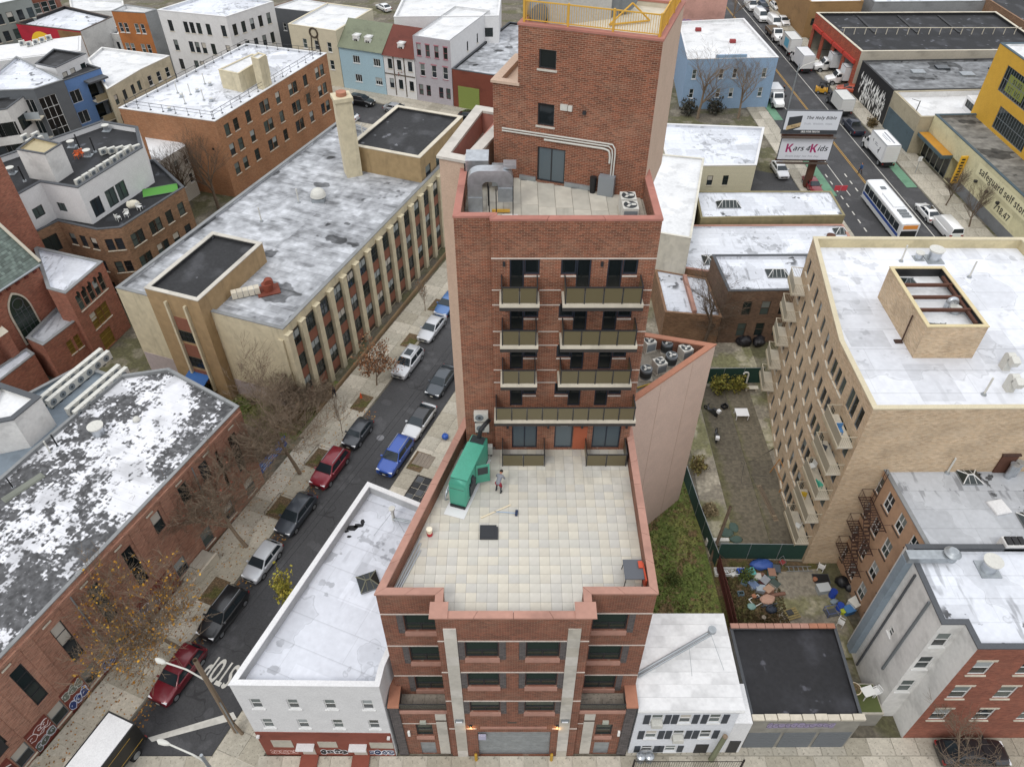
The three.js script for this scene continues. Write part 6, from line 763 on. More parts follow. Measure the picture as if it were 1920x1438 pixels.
{ // city bus
  const g = thing('city_bus', 'white and blue city bus with orange rear sign driving on the avenue', 'bus', [52.32,1.5,-93.12].map((v, i) => i === 1 ? 0 : v), avA), L = 6.1, W = 1.28, H = 3.05;
  mesh('body', loft([-L, -L + .15, 0, L - .25, L].map(X => { const q = W * (Math.abs(X) === L ? .95 : 1), t = H - (Math.abs(X) === L ? .12 : 0); return [[X, .35, -q], [X, t - .25, -q], [X, t - .05, -q * .9], [X, t, -q * .6], [X, t, q * .6], [X, t - .05, q * .9], [X, t - .25, q], [X, .35, q]]; })), CP(0xe6e8ea), g);
  for (const s of [-1, 1]) { mesh('blue_band', B(-L + .2, .95, s * W - (s > 0 ? -.002 : .012), L - .3, 1.35, s * W + (s > 0 ? .012 : -.002)), C(0x22448c, .4), g); for (let k = 0; k < 8; k++) mesh('side_window', B(-L + .6 + k * 1.4, 1.5, s * W - (s > 0 ? -.002 : .014), -L + 1.9 + k * 1.4, 2.55, s * W + (s > 0 ? .014 : -.002)), M.carGlass, g); }
  for (let k = 0; k < 3; k++) mesh('roof_unit', B(-4.6 + k * .75, H, -.6, -4.1 + k * .75, H + .12, .6), M.frameGrey, g); mesh('roof_fairing', B(-2, H - .01, -.8, 1.8, H + .16, .8), CP(0xdfe1e3), g); mesh('roof_hatch', B(3, H, -.35, 3.7, H + .08, .35), M.frameGrey, g);
  mesh('rear_engine_cover', B(-L - .03, .5, -1.05, -L + .01, 1.9, 1.05), M.black, g); mesh('rear_sign', B(-L - .05, 2.2, -.95, -L + .01, 2.75, .95), C(0xd98a3a, .5), g); mesh('windscreen', B(L - .02, 1.2, -1.1, L + .03, 2.6, 1.1), M.carGlass, g); wheels(g, [3.7, -2.9], 1.26, 1.4);
}
{ // forklift
  const g = thing('forklift', 'yellow and black forklift standing on the avenue by the truck bays', 'forklift', [56.56,0.5,-137.08].map((v, i) => i === 1 ? 0 : v), -.3), Y = C(0xc8962e, .5);
  mesh('chassis', mg(B(-1.1, .35, -.55, .8, .95, .55), B(-1.3, .4, -.5, -1.1, 1.15, .5)), Y, g); mesh('overhead_guard', mg(rod([-.8, .95, .45], [-.6, 2.1, .4], .04), rod([-.8, .95, -.45], [-.6, 2.1, -.4], .04), rod([.6, .95, .45], [.35, 2.1, .4], .04), rod([.6, .95, -.45], [.35, 2.1, -.4], .04), B(-.7, 2.08, -.48, .45, 2.15, .48)), M.black, g); mesh('mast', mg(B(.85, .1, -.45, .98, 2.3, -.33), B(.85, .1, .33, .98, 2.3, .45), B(.87, 2.2, -.33, .96, 2.3, .33)), M.black, g); for (const s of [-1, 1]) mesh('fork', B(.98, .12, s * .28 - .06, 2.1, .17, s * .28 + .06), M.black, g); mesh('seat', B(-.5, .95, -.25, 0, 1.45, .25), M.black, g); wheels(g, [.5, -.75], .58, .9);
}

// ---------- rooftop machines, people, yard things ----------
const rr6 = rngF(61);
// condenser with a round fan on top
function condenser(kind) {
  const g = new THREE.Group(), m = kind ? M.acWhite : M.acGrey; g.userData = { category: 'air conditioner' }; g.name = 'condenser';
  mesh('cabinet', kind ? B(-.42, .06, -.42, .42, .95, .42) : cyl(.44, .44, .82, 0, .06, 0, 16), m, g); mesh('fan_grille', mg(cyl(.36, .36, .03, 0, kind ? .952 : .882, 0, 20)), M.acDark, g);
  for (let k = 0; k < 3; k++) mesh('fan_blade', tf(B(.05, 0, -.07, .31, .015, .09), 0, kind ? .99 : .92, 0, k * 2.09, .15), M.acWhite, g); mesh('fan_hub', cyl(.06, .06, .04, 0, kind ? .985 : .915, 0, 10), M.acGrey, g); mesh('coil_grille', kind ? B(-.36, .15, .421, .36, .8, .435) : cyl(.452, .452, .5, 0, .2, 0, 16), kind ? M.acGrey : M.acDark, g); mesh('base_pad', B(-.5, 0, -.5, .5, .055, .5), M.concrete, g); return g;
}
// wall type outdoor unit with a fan on its face (+z)
function splitUnit() { const g = new THREE.Group(); g.name = 'outdoor_unit'; g.userData = { category: 'air conditioner' }; mesh('cabinet', B(-.46, .1, -.17, .46, .82, .17), M.acWhite, g); mesh('fan_grille', tf(new THREE.CylinderGeometry(.27, .27, .03, 20), -.1, .46, .18, 0, PI / 2), M.acGrey, g); mesh('fan_hub', tf(new THREE.CylinderGeometry(.09, .09, .02, 12), -.1, .46, .2, 0, PI / 2), M.acDark, g); for (const s of [-1, 1]) mesh('foot', B(s * .36 - .05, 0, -.2, s * .36 + .05, .1, .2), M.acDark, g); return g; }
const proto = { c0: condenser(0), c1: condenser(1), s: splitUnit() };
function place(src, label, pos, ry, group) { const o = src.clone(); o.name = numbered(src.name); o.userData = { ...src.userData, label, group }; o.position.set(...pos); o.rotation.y = ry; scene.add(o); return o; }
const nth = ['first', 'second', 'third', 'fourth', 'fifth', 'sixth', 'seventh', 'eighth'];
const pg = 'condensers on the pink wedge roof';
for (const [x, z, k, lb] of [[10.49,-44.5, 1, 'pale square condenser nearest the tower on the wedge roof'], [11.86,-44.31, 0, 'round grey condenser at the back of the wedge roof'], [13.14,-43.62, 1, 'pale square condenser at the pointed end of the wedge roof'], [11.96,-42.83, 0, 'round grey condenser in the middle of the wedge roof'], [10.96,-42.05, 1, 'large pale condenser in the front row of the wedge roof'], [9.87,-41.34, 0, 'round grey condenser in the near corner of the wedge roof']]) place(k ? proto.c1 : proto.c0, lb, [x, 17.6, z], k * .4, pg);
one('gas_pipe', 'yellow gas pipe between the condensers on the wedge roof', 'pipe', mg(rod([0, .15, 0], [3.6, .15, -1.5], .06), rod([1.2, 0, -.5], [1.2, .15, -.5], .04)), C(0xb89a2e, .6), [9.1, 17.62, -40]);
const thS = Math.atan2(.927, .375) - 0; // faces along the street frame
const ag1 = 'air conditioners in rows on the white annex roof', faceR = Math.atan2(-.375, .927) + PI / 2;
{ const [ax, az] = [-40.41,-47.09], [bx, bz] = [-37.54,-45.78]; for (const [ox, oz, n, blk] of [[ax, az, 7, 'church side'], [bx, bz, 6, 'warehouse side']]) for (let r = 0; r < 2; r++) for (let k = 0; k < n; k++) place(proto.s, `white outdoor unit on the annex roof, ${blk} block, ${r ? 'right' : 'left'} row, ${nth[k]} from near end`, [ox + .375 * k * 1.02 + .927 * r * .85, 9.37, oz - .927 * k * 1.02 + .375 * r * .85], Math.atan2(.927, .375), ag1).scale.setScalar(1.15); }
const ag2 = 'air conditioners on the modern block roof';
for (const [k, [x, z]] of [[-56.29,-83.24], [-55.1,-82.15], [-55.25,-83.8], [-54.25,-82.69]].entries()) place(proto.s, `white air conditioner on top of the white stair housing, ${nth[k]} from the left`, [x, 16.2, z], 1.19, ag2);
{ const p0 = [-48.43,-84.38], p1 = [-44.8,-85.21]; for (let k = 0; k < 5; k++) place(proto.s, `white air conditioner ${nth[k]} from the left in the upright row at the modern roof's back`, [lerp(p0[0], p1[0], k / 4) , 14, lerp(p0[1], p1[1], k / 4)], 1.19 - PI / 2 + 1.2, ag2); const q0 = [-48.27,-77.01], q1 = [-45.64,-84.38]; for (let k = 0; k < 8; k++) place(proto.s, `white air conditioner ${nth[k]} from the near corner along the street parapet of the modern roof`, [lerp(q0[0], q1[0], k / 7), 14, lerp(q0[1], q1[1], k / 7)], 1.19, ag2); const w0 = [-52.68,-80.64]; for (let k = 0; k < 4; k++) place(proto.s, `${k >> 1 ? 'upper' : 'lower'} ${k & 1 ? 'right' : 'left'} white air conditioner on the wall of the stair housing`, [w0[0] + .375 * (k & 1) * 1.05, 14.1 + (k >> 1) * .9, w0[1] - .927 * (k & 1) * 1.05], 1.19, ag2); }
for (const [k, [x, z, y]] of [[-82.87,-132.84, 9.9], [-81.46,-132.34, 9.9], [-80.76,-133.35, 9.9], [-80.14,-134.38, 9.9], [-79.51,-135.43, 9.9]].entries()) place(proto.s, `white air conditioner below the sun mural, ${nth[k]} from the left`, [x, y, z], .6, 'air conditioners below the mural');
one('roof_shack', 'pale flat roofed block below the sun mural', 'building', mg(B(-7, 0, -4, 7, 9.8, 4), B(-6.6, 9.82, -3.6, 6.6, 9.9, 3.6)), M.whiteClean, [-80.18,9.9,-131.62].map((v, i) => i === 1 ? 0 : v), .385);
// units on the terrace against the tower
for (const [i, [x, y, z]] of [[-2.0, 20.2, -34.3], [-1.95, 19.2, -34.3], [-1.75, 17.6, -33.75]].entries()) place(proto.s, ['topmost white outdoor unit fixed to the brick beside the long balcony', 'middle white outdoor unit fixed to the brick beside the long balcony', 'lowest white outdoor unit standing on the terrace corner'][i], [x, y, z], 0, 'outdoor units at the tower foot');
for (const [i, [x, z]] of [[6.35, -36.2], [6.35, -37.2]].entries()) place(proto.c1, i ? 'rear white condenser at the right end of the upper terrace' : 'front white condenser at the right end of the upper terrace', [x, 33.88, z], 0, 'condensers on the upper terrace');
{ // ductwork on the upper terrace
  const d = thing('duct_assembly', 'galvanised duct with curved elbow and fan boxes on the upper terrace', 'ductwork', [-1.75, 33.88, -38.2]); d.scale.set(.86, .8, .86);
  mesh('duct_drop', B(-.75, 0, .6, .15, 1.2, 1.5), M.galv, d); { const q = new THREE.Shape(); q.moveTo(-.75, 1.2); q.lineTo(-.75, 2.3); q.quadraticCurveTo(-.72, 3.15, .2, 3.15); q.lineTo(1.5, 3.15); q.quadraticCurveTo(2.1, 3.1, 2.1, 2.3); q.lineTo(2.1, 1.9); q.lineTo(1.2, 1.9); q.quadraticCurveTo(1.2, 2.3, .9, 2.35); q.lineTo(.5, 2.35); q.quadraticCurveTo(.15, 2.3, .15, 1.9); q.lineTo(.15, 1.2); const eg = new THREE.ExtrudeGeometry(q, { depth: .78, bevelEnabled: false, curveSegments: 10 }); eg.translate(0, 0, .66); mesh('curved_duct', eg, M.metal, d); } mesh('duct_end', B(1.15, .9, .6, 2.1, 1.9, 1.5), M.galv, d); mesh('duct_cap', B(1.5, 3.16, .4, 2.3, 3.4, 1.2), M.metal, d); mesh('fan_box', B(-1, .9, -2.9, .5, 2.4, -1.3), M.metal, d); mesh('fan_box', B(.7, .5, -2.5, 1.5, 1.6, -1.2), M.galv, d); mesh('louvre', mg([...Array(5)].map((_, k) => B(-1.1, 1 + k * .25, -1.9, -1, 1.12 + k * .25, -1.3))), M.frameDark, d); for (const [x, z] of [[.6, 1.9], [1.05, 2.3], [2.1, 1.9], [2.1, .5], [.5, .5]]) mesh('stand_leg', B(x - .03, 0, z - .03, x + .03, 2.3, z + .03), M.black, d); mesh('yellow_skid', B(.75, .12, 1.4, 1.9, .3, 1.55), M.yel, d); for (const [x, z] of [[-.3, 1.7], [1.9, 1.9]]) mesh('base_mat', B(x - .5, 0, z - .3, x + .5, .03, z + .35), M.frameWhite, d);
}
{ const t = thing('rooftop_plant', 'grey ventilation cabinets and drum fans on the stair tower roof', 'plant equipment', [4.4, 42.2, -42.4], .34); mesh('housing', B(-2.6, 0, -1.7, .9, 2.2, 0), paint(0xbfc0bd, T.grain), t); mesh('drum_fan', tf(new THREE.CylinderGeometry(.7, .7, 1.2, 20), 1.9, .85, -.9, 0, PI / 2), M.acGrey, t); mesh('fan_box', B(1, 0, -1.2, 1.5, 1.4, -.2), M.acGrey, t); mesh('drum_fan', tf(new THREE.CylinderGeometry(.5, .5, .8, 20), -3.1, .6, -.6, 0, PI / 2), M.acGrey, t); mesh('roof_hatch_frame', mg(rod([.3, .1, 1.1], [1.6, 1, 1], .05), rod([1.6, 1, 1], [2.6, .1, 1.2], .05), rod([.3, .1, 1.1], [2.6, .1, 1.2], .05)), M.yel, t); for (const x of [-1.6, -1]) mesh('vent_port', B(x, 1.2, 0, x + .25, 1.4, .03), M.black, t); }
{ // generator on the terrace
  const g = thing('generator', 'large green standby generator with open side door on the terrace', 'generator', [-2.72, 17.55, -31.35], Math.atan2(.95, .31)), G = paint(0x4fa58c, T.grain, .45);
  mesh('skid', B(-2.2, 0, -.5, 2.2, .22, .5), M.black, g); mesh('enclosure', loft([[-2.1, 2.1], [-1.75, 2.25], [2.0, 2.25], [2.12, 2.2]].map(([x, t]) => [[x, .22, -.52], [x, t, -.52], [x, t, .52], [x, .22, .52]])), G, g); mesh('roof_cap', B(-1.7, 2.25, -.56, 1.35, 2.3, .56), G, g); mesh('intake_recess', quads([[[[-2.115, 1.75, -.45], [-2.115, 1.75, .45], [-1.72, 2.265, .45], [-1.72, 2.265, -.45]].reverse(), [[0, 0], [1, 0], [1, 1], [0, 1]]]]), M.acDark, g); mesh('radiator_grille', mg([...Array(6)].map((_, k) => B(1.42 + k * .1, 2.25, -.45, 1.47 + k * .1, 2.31, .45))), M.acDark, g); for (let k = 0; k < 4; k++) mesh('panel_seam', B(-1.2 + k * .8, .4, -.525, -1.18 + k * .8, 2.1, -.518), C(0x2f6f5c, .6), g);
  mesh('engine_block', mg(B(-1.4, .45, .5, -.5, 1.3, .62), cyl(.16, .16, .5, -.9, 1.3, .56, 10), rod([-1.35, 1.5, .58], [-.45, 1.2, .6], .05)), C(0x3c4146, .6, .3), g); const dr = mesh('open_door', tf(B(0, .45, 0, .9, 2.05, .05), -.25, 0, .54, -1.0), G, g); mesh('door_window', tf(B(.12, 1.2, .051, .78, 1.85, .06), -.25, 0, .54, -1.0), M.acDark, dr); mesh('exhaust_pipe', tube([[1.9, 2.2, 0], [2.05, 2.9, .1], [2.5, 3.1, .3], [2.9, 3.0, .35]], .14, 10), M.black, g); mesh('cable_tray', mg(tube([[-2, .4, -.7], [-2.3, .7, -.75], [-1.9, 1.2, -.75], [1.8, 1.3, -.75]], .05), tube([[-2, .6, -.85], [1.8, 1.1, -.85]], .05)), M.metal, g);
}
one('protection_sheet', 'white protective board lying under the generator', 'board', mg(B(-.6, 0, -2.6, .75, .02, 2.5)), C(0xd6d6d6, .7), [-2.9, 17.57, -31], -.315);
one('black_case_lid', 'flat black plastic lid lying on the terrace tiles', 'lid', mg(B(-.55, 0, -.5, .45, .1, .5), B(.45, 0, -.38, .55, .1, .5), B(-.45, .1, -.4, .35, .115, .4)), C(0x2e3034, .6), [-1.4, 17.58, -27.4]);
{ const b = thing('paint_bucket', 'red and cream paint bucket on the terrace by the left parapet', 'bucket', [-4.97,17.57,-27.25]); mesh('red_base', cyl(.17, .18, .25, 0, 0, 0, 14), C(0xb01c2c, .5), b); mesh('cream_pail', cyl(.16, .18, .3, 0, .25, 0, 14), C(0xe2d6bc, .5), b); mesh('lid', cyl(.19, .19, .04, 0, .55, 0, 14), C(0xe8dfc8, .5), b); }
one('timber_batten', 'pale timber batten lying on the terrace near the worker', 'batten', tf(B(-1.05, 0, -.04, 1.05, .05, .04), 0, 0, 0, .5), C(0xdccfb4, .8), [-1, 17.58, -29]);
{ const b = thing('push_broom', 'blue handled push broom lying on the terrace', 'broom', [-.3, 17.58, -28.9], -.1); mesh('handle', tf(B(-.8, .02, -.02, .5, .05, .02)), C(0x9fb6d0, .6), b); mesh('head', B(.5, 0, -.2, .66, .12, .2), C(0x2a3550, .8), b); }
{ const s = thing('site_table', 'grey site table with orange plastic sheet in the terrace corner', 'table', [6.95, 17.57, -24.2]); mesh('table_top', B(-.6, .85, -.7, .5, .9, .6), C(0x55585e, .6), s); for (const [x, z] of [[-.5, -.6], [-.5, .5], [.4, -.6], [.4, .5]]) mesh('leg', rod([x, .85, z], [x * 1.15, 0, z * 1.1], .025), M.black, s); mesh('orange_sheet', mg(tf(B(-.05, 0, -.5, .05, .85, .7), .56, .05, 0, .05), tf(B(-.15, 0, -.25, .1, .08, .2), .4, .92, -.3)), C(0xb8492e, .7), s); }
for (const [k, dx] of [[0, 0], [1, .14], [2, .26]]) one('steel_pipe', ['outermost steel pipe lying along the left terrace parapet', 'middle steel pipe lying along the left terrace parapet', 'innermost steel pipe lying along the left terrace parapet'][k], 'pipe', rod([0, .06 + k * .01, 0], [1.25 - k * .1, .06, -3.9 + k * .5], .05, .05, 8), M.metal, [-6.75 + dx, 17.56, -23.2], 0, 'pipes along the terrace parapet');
// ---------- people ----------
function person(label, pos, ry, bones, hair) {            // bones: [a, b, ra, rb, colour]; one continuous skin with cloth colours
  const N = 56, mc = new MarchingCubes(N, new THREE.MeshStandardMaterial(), false, false, 60000), S2 = 1.05, cen = [0, .95, 0], half = N / 2; mc.isolation = 0;
  const cols = bones.map(b => new THREE.Color(b[4]));
  const f = (x, y, z) => { let d = 1e9, bi = 0, bd = 1e9; bones.forEach((b, i) => { const [a, c, r0, r1] = b, vx = c[0] - a[0], vy = c[1] - a[1], vz = c[2] - a[2], t = cl(((x - a[0]) * vx + (y - a[1]) * vy + (z - a[2]) * vz) / (vx * vx + vy * vy + vz * vz + 1e-9)), e = Math.hypot(x - a[0] - vx * t, y - a[1] - vy * t, z - a[2] - vz * t) - lerp(r0, r1, t); if (e < bd) { bd = e; bi = i; } const k = .035, h = cl(.5 + .5 * (d - e) / k); d = lerp(d, e, h) - k * h * (1 - h); }); return [d, bi]; };
  for (let k = 0; k < N; k++) for (let j = 0; j < N; j++) for (let i = 0; i < N; i++) mc.field[i + j * N + k * N * N] = -f((i - half) / half * S2 + cen[0], (j - half) / half * S2 + cen[1], (k - half) / half * S2 + cen[2])[0] * 10;
  mc.update(); const n = mc.count, P = new Float32Array(n * 3), Nn = new Float32Array(n * 3), Cc = new Float32Array(n * 3);
  for (let i = 0; i < n; i++) { for (let a = 0; a < 3; a++) { P[i * 3 + a] = mc.positionArray[i * 3 + a] * S2 + cen[a]; Nn[i * 3 + a] = mc.normalArray[i * 3 + a]; } const c = cols[f(P[i * 3], P[i * 3 + 1], P[i * 3 + 2])[1]]; Cc.set([c.r, c.g, c.b], i * 3); }
  const g = new THREE.BufferGeometry(); g.setAttribute('position', new THREE.BufferAttribute(P, 3)); g.setAttribute('normal', new THREE.BufferAttribute(Nn, 3)); g.setAttribute('color', new THREE.BufferAttribute(Cc, 3)); g.setAttribute('uv', new THREE.BufferAttribute(new Float32Array(n * 2), 2)); g.computeVertexNormals();
  const t = thing('person', label, 'person', pos, ry); mesh('body', g, new THREE.MeshStandardMaterial({ vertexColors: true, roughness: .85 }), t);
  const [hx, hy, hz, hr] = hair; const hg = new THREE.SphereGeometry(hr, 14, 10, 0, 7, 0, 1.7); hg.rotateX(-.35); mesh('hair', tf(hg, hx, hy, hz), C(0x1d1814, .9), t); return t;
}
const SK = 0xa9755a;
const hand = (x, y, z, dx, dy, dz) => [[[x, y, z], [x + dx * .07, y + dy * .07, z + dz * .07], .042, .034, SK], ...[-1, 0, 1, 2].map(k => [[x + dx * .07, y + dy * .07, z + dz * .07], [x + dx * .16 + k * .014, y + dy * .16, z + dz * .16 + k * .02], .012, .01, SK]), [[x + dx * .02, y + dy * .02, z + dz * .02], [x + dx * .08 + .05, y + dy * .08, z + dz * .08 - .03], .013, .01, SK]];
const walker = (top, legs, stride = .18) => [[[0, 1.0, 0], [0, 1.38, .02], .15, .17, top], [[-.12, 1.36, 0], [.12, 1.36, 0], .11, .11, top], [[0, 1.45, 0], [0, 1.56, .02], .055, .06, SK], [[0, 1.62, .02], [0, 1.7, .02], .095, .1, SK], [[0, 1.62, .11], [0, 1.655, .115], .015, .02, SK], [[-.2, 1.38, 0], [-.27, 1.12, -.05], .062, .05, top], [[-.27, 1.12, -.05], [-.25, .9, .06], .048, .036, top], [[.2, 1.38, 0], [.27, 1.12, .05], .062, .05, top], [[.27, 1.12, .05], [.26, .9, .14], .048, .036, top], ...hand(-.25, .88, .07, 0, -1, .2), ...hand(.26, .88, .15, 0, -1, .2), [[-.09, .95, 0], [-.1, .5, stride * .7], .1, .065, legs], [[-.1, .5, stride * .7], [-.1, .1, stride * .6], .06, .045, legs], [[.09, .95, 0], [.1, .5, -stride * .2], .1, .065, legs], [[.1, .5, -stride * .2], [.1, .12, -stride * 1.2], .06, .045, legs], [[-.1, .05, stride * .5], [-.1, .04, stride * .5 + .18], .045, .04, 0x1a1a1c], [[.1, .06, -stride * 1.3], [.1, .04, -stride * 1.3 + .18], .045, .04, 0x1a1a1c]];
const bent = [[[0, .95, -.05], [0, 1.2, .28], .15, .16, 0x7b7d84], [[-.12, 1.24, .3], [.12, 1.24, .3], .11, .11, 0x7b7d84], [[0, 1.28, .4], [0, 1.33, .46], .055, .06, SK], [[0, 1.36, .52], [0, 1.4, .58], .095, .1, SK], [[-.2, 1.24, .3], [-.27, .98, .38], .062, .05, 0x7b7d84], [[-.27, .98, .38], [-.18, .8, .52], .046, .036, SK], [[.2, 1.24, .3], [.27, .98, .4], .062, .05, 0x7b7d84], [[.27, .98, .4], [.18, .78, .55], .046, .036, SK], ...hand(-.18, .79, .53, .1, -.8, .5), ...hand(.18, .77, .56, -.1, -.8, .5), [[-.1, .9, -.06], [-.14, .52, .08], .12, .085, 0x8c1f30], [[.1, .9, -.06], [.14, .52, .12], .12, .085, 0x8c1f30], [[-.14, .52, .08], [-.17, .1, -.08], .065, .045, 0x2c3038], [[.14, .52, .12], [.18, .1, .02], .065, .045, 0x2c3038], [[-.17, .05, -.1], [-.18, .04, .1], .045, .04, 0x1a1a1c], [[.18, .05, 0], [.19, .04, .2], .045, .04, 0x1a1a1c]];
person('worker in grey top and dark red shorts bending over on the terrace', [-0.85,17.57,-30.57], 2.8, bent, [0, 1.4, .56, .112]);
person('person in dark clothes walking on the pavement by the school', [-18.67,0.13,-57.24], 2.75, walker(0x23232a, 0x2b3040), [0, 1.69, 0, .112]);
person('person in a blue top walking along the yellow line of the avenue', [53.14,0,-106.48], -1.2, walker(0x2f4f78, 0x23262c, .28), [0, 1.69, 0, .112]);
person('person in black standing near the white truck by the blue building', [49.13,0,-136.38], .4, walker(0x1c1c20, 0x1e1f24, .08), [0, 1.69, 0, .112]);
person('left one of two people in black beside the parked box truck', [59.52,0,-149.21], 1, walker(0x1d1e22, 0x202126, .06), [0, 1.69, 0, .112]); person('right one of two people in black beside the parked box truck', [60.18,0,-148.66], -1.6, walker(0x222327, 0x1b1c20, .06), [0, 1.69, 0, .112]);

// ---------- roof fittings ----------
function skylight(label, x, y, z, w, d, h, ry = 0, fm = M.frameWhite, gm = M.glass2) { // ridge skylight with bars
  const t = thing('skylight', label, 'skylight', [x, y, z], ry, 'roof skylights'), a = w / 2, b = d / 2, r = Math.max(0, a - b * .8);
  mesh('curb', mg(B(-a, 0, -b, a, .15, -b + .08), B(-a, 0, b - .08, a, .15, b), B(-a, 0, -b + .08, -a + .08, .15, b - .08), B(a - .08, 0, -b + .08, a, .15, b - .08)), M.roofEdge, t);
  const q = [[0, 0], [1, 0], [1, 1], [0, 1]], P = [[-a, .15, b], [a, .15, b], [a, .15, -b], [-a, .15, -b]], R0 = [-r, h, 0], R1 = [r, h, 0];
  for (const [A, Bq, C2, D] of [[P[0], P[1], R1, R0], [P[2], P[3], R0, R1], [P[1], P[2], R1, R1], [P[3], P[0], R0, R0]]) mesh('pane', quads([[[A, Bq, C2, D], q]]), gm, t);
  const L = [rod(P[0], R0, .05, .05, 4), rod(P[1], R1, .05, .05, 4), rod(P[2], R1, .05, .05, 4), rod(P[3], R0, .05, .05, 4)]; if (r > 0) L.push(rod(R0, R1, .06, .06, 4)); mesh('ridge_bars', mg(L), fm, t); const K = []; const n = Math.round(w / .5); for (let k = 1; k < n; k++) { const x2 = lerp(-a, a, k / n), tx = cl(x2, -r, r); K.push(rod([x2, .16, b], [tx, h, 0], .022, .022, 4), rod([x2, .16, -b], [tx, h, 0], .022, .022, 4)); } mesh('glazing_bars', mg(K), fm, t).userData.kind = 'stuff'; return t;
}
function vent(label, kind, x, y, z, k = 1, group = 'roof vents') {
  const t = thing('roof_vent', label, 'vent', [x, y, z], 0, group); t.scale.setScalar(k);
  if (kind === 'dome') { mesh('base', mg(B(-.55, 0, -.55, .55, .35, .55), cyl(.4, .4, .2, 0, .35, 0, 18)), M.galv, t); mesh('dome', tf(new THREE.SphereGeometry(.68, 20, 10, 0, 7, 0, PI / 2), 0, .5, 0), M.acWhite, t); mesh('rim', cyl(.72, .7, .1, 0, .45, 0, 20), M.acWhite, t); }
  else if (kind === 'drum') { mesh('drum', cyl(.42, .46, .8, 0, 0, 0, 20), M.metal, t); mesh('cap', cyl(.52, .56, .14, 0, .8, 0, 20), M.acWhite, t); mesh('base', B(-.6, 0, -.6, .6, .08, .6), M.galv, t); }
  else if (kind === 'goose') { mesh('duct', mg(B(-.25, 0, -.3, .25, 1, .3), tf(new THREE.CylinderGeometry(.3, .3, .5, 14, 1, false, 0, PI), 0, 1, 0, 0, 0, PI / 2)), M.acWhite, t); mesh('hood', tf(B(-.25, 0, -.1, .25, .5, .45), 0, .85, .3, 0, .3), M.acWhite, t); }
  else { mesh('pipe', cyl(.05, .05, 1.1, 0, 0, 0, 8), kind === 'dark' ? M.black : M.acWhite, t); mesh('flashing', cyl(.14, .1, .1, 0, 0, 0, 10), M.galv, t); }
  return t;
}
vent('large white domed roof fan nearest the school chimney', 'dome', -17.2,10.6,-89.1, 1.3); vent('large white domed roof fan in the middle of the school roof', 'dome', -22.67,10.6,-79.74, 1.3); vent('small white roof vent right of the school chimney', 'drum', -14.85,10.6,-90.99, .6); vent('small white roof vent left of the school chimney', 'drum', -16.7,10.6,-90.99, .6);
for (const [k, [x, z]] of [[-19.98,-96.71], [-21.05,-89.1], [-24.93,-79.13], [-28.28,-74.97]].entries()) vent(`thin vent pipe on the grey school roof, ${nth[k]} from the chimney`, 'pipe', x, 10.6, z, 1.6, 'vent pipes on the school roof');
{ const t = thing('rusty_exhaust', 'rusty red rooftop exhaust on a square plate with duct on the school roof', 'exhaust', [-24.38,10.62,-61.74], .39); mesh('base_plate', B(-1.1, 0, -.9, 1.1, .1, .9), paint(0x7a3f30, T.blotch), t); mesh('fan_housing', mg(cyl(.5, .55, .8, 0, .1, 0, 14), tf(new THREE.CylinderGeometry(.45, .45, .6, 14), .2, .95, 0, 0, PI / 2)), paint(0x8a4634, T.blotch), t); for (let k = 0; k < 5; k++) mesh('duct_section', B(-1.3 - k * .55, .1, -.35, -.8 - k * .55, .8, .35), M.slab, t); }
skylight('square glass pyramid skylight on the white corner roof', -9.88,9.88,-28.78, 1.4, 1.4, .42, .4, C(0x6b6a58, .6), M.glass);
{ const t = thing('pipe_stack', 'capped white vent stack with stays on the white corner roof', 'pipe', [-8.76,9.88,-34.1]); mesh('stack', cyl(.12, .12, 1.3, 0, 0, 0, 10), M.acWhite, t); mesh('cap', cyl(.24, .24, .12, 0, 1.3, 0, 12), M.acWhite, t); mesh('stay', mg(rod([0, 1, 0], [-1.3, 0, 1.4], .012), rod([0, 1, 0], [.9, 0, 1.1], .012)), M.frameGrey, t); mesh('roof_duct', mg(rod([0, .25, 0], [2, .25, .5], .09, .09, 8), rod([0, .45, .25], [2, .4, .75], .07, .07, 8)), M.galv, t); }
one('tar_patch', 'black tar patch on the white corner roof by the parapet', 'patch', mg([[0, 0, .5, .25], [.45, .2, .4, .2], [-.4, -.3, .22, .12], [.7, .55, .16, .3], [-.1, -.75, .2, .1]].map(([x, z, a, b], i) => { const s = new THREE.Shape(); for (let k = 0; k < 11; k++) { const t = k / 11 * 6.283, q = .7 + .5 * NT[k * 17 + i * 131]; k ? s.lineTo(x + Math.cos(t) * a * q, z + Math.sin(t) * b * q) : s.moveTo(x + a * q, z); } const g = new THREE.ShapeGeometry(s); g.rotateX(-PI / 2); return g; })), C(0x26272a, .9), [-11.74,9.86,-33.4]);
for (const [l, x, z, w, d, h, r] of [['white barred hip skylight on the low roof beside the tower', 19.27,-76.11, 2.6, 2, 1, .3], ['dark barred skylight by the brick party wall behind the tree', 23.45,-76.34, 1.2, 2, .5, 0], ['long barred skylight on the stained shed roof', 28.09,-87.61, 3, 1.6, .8, 0], ['dark barred skylight on the brown brick house roof', 29.56,-70.03, 2.4, 1.6, .7, 0], ['small pyramid skylight next to the rusty chimney', 41.32,-82.66, 1.6, 1.4, .7, 0]]) skylight(l, x, l.includes('shed') ? 5.38 : l.includes('brown') ? 6.85 : 4.45, z, w, d, h, r);
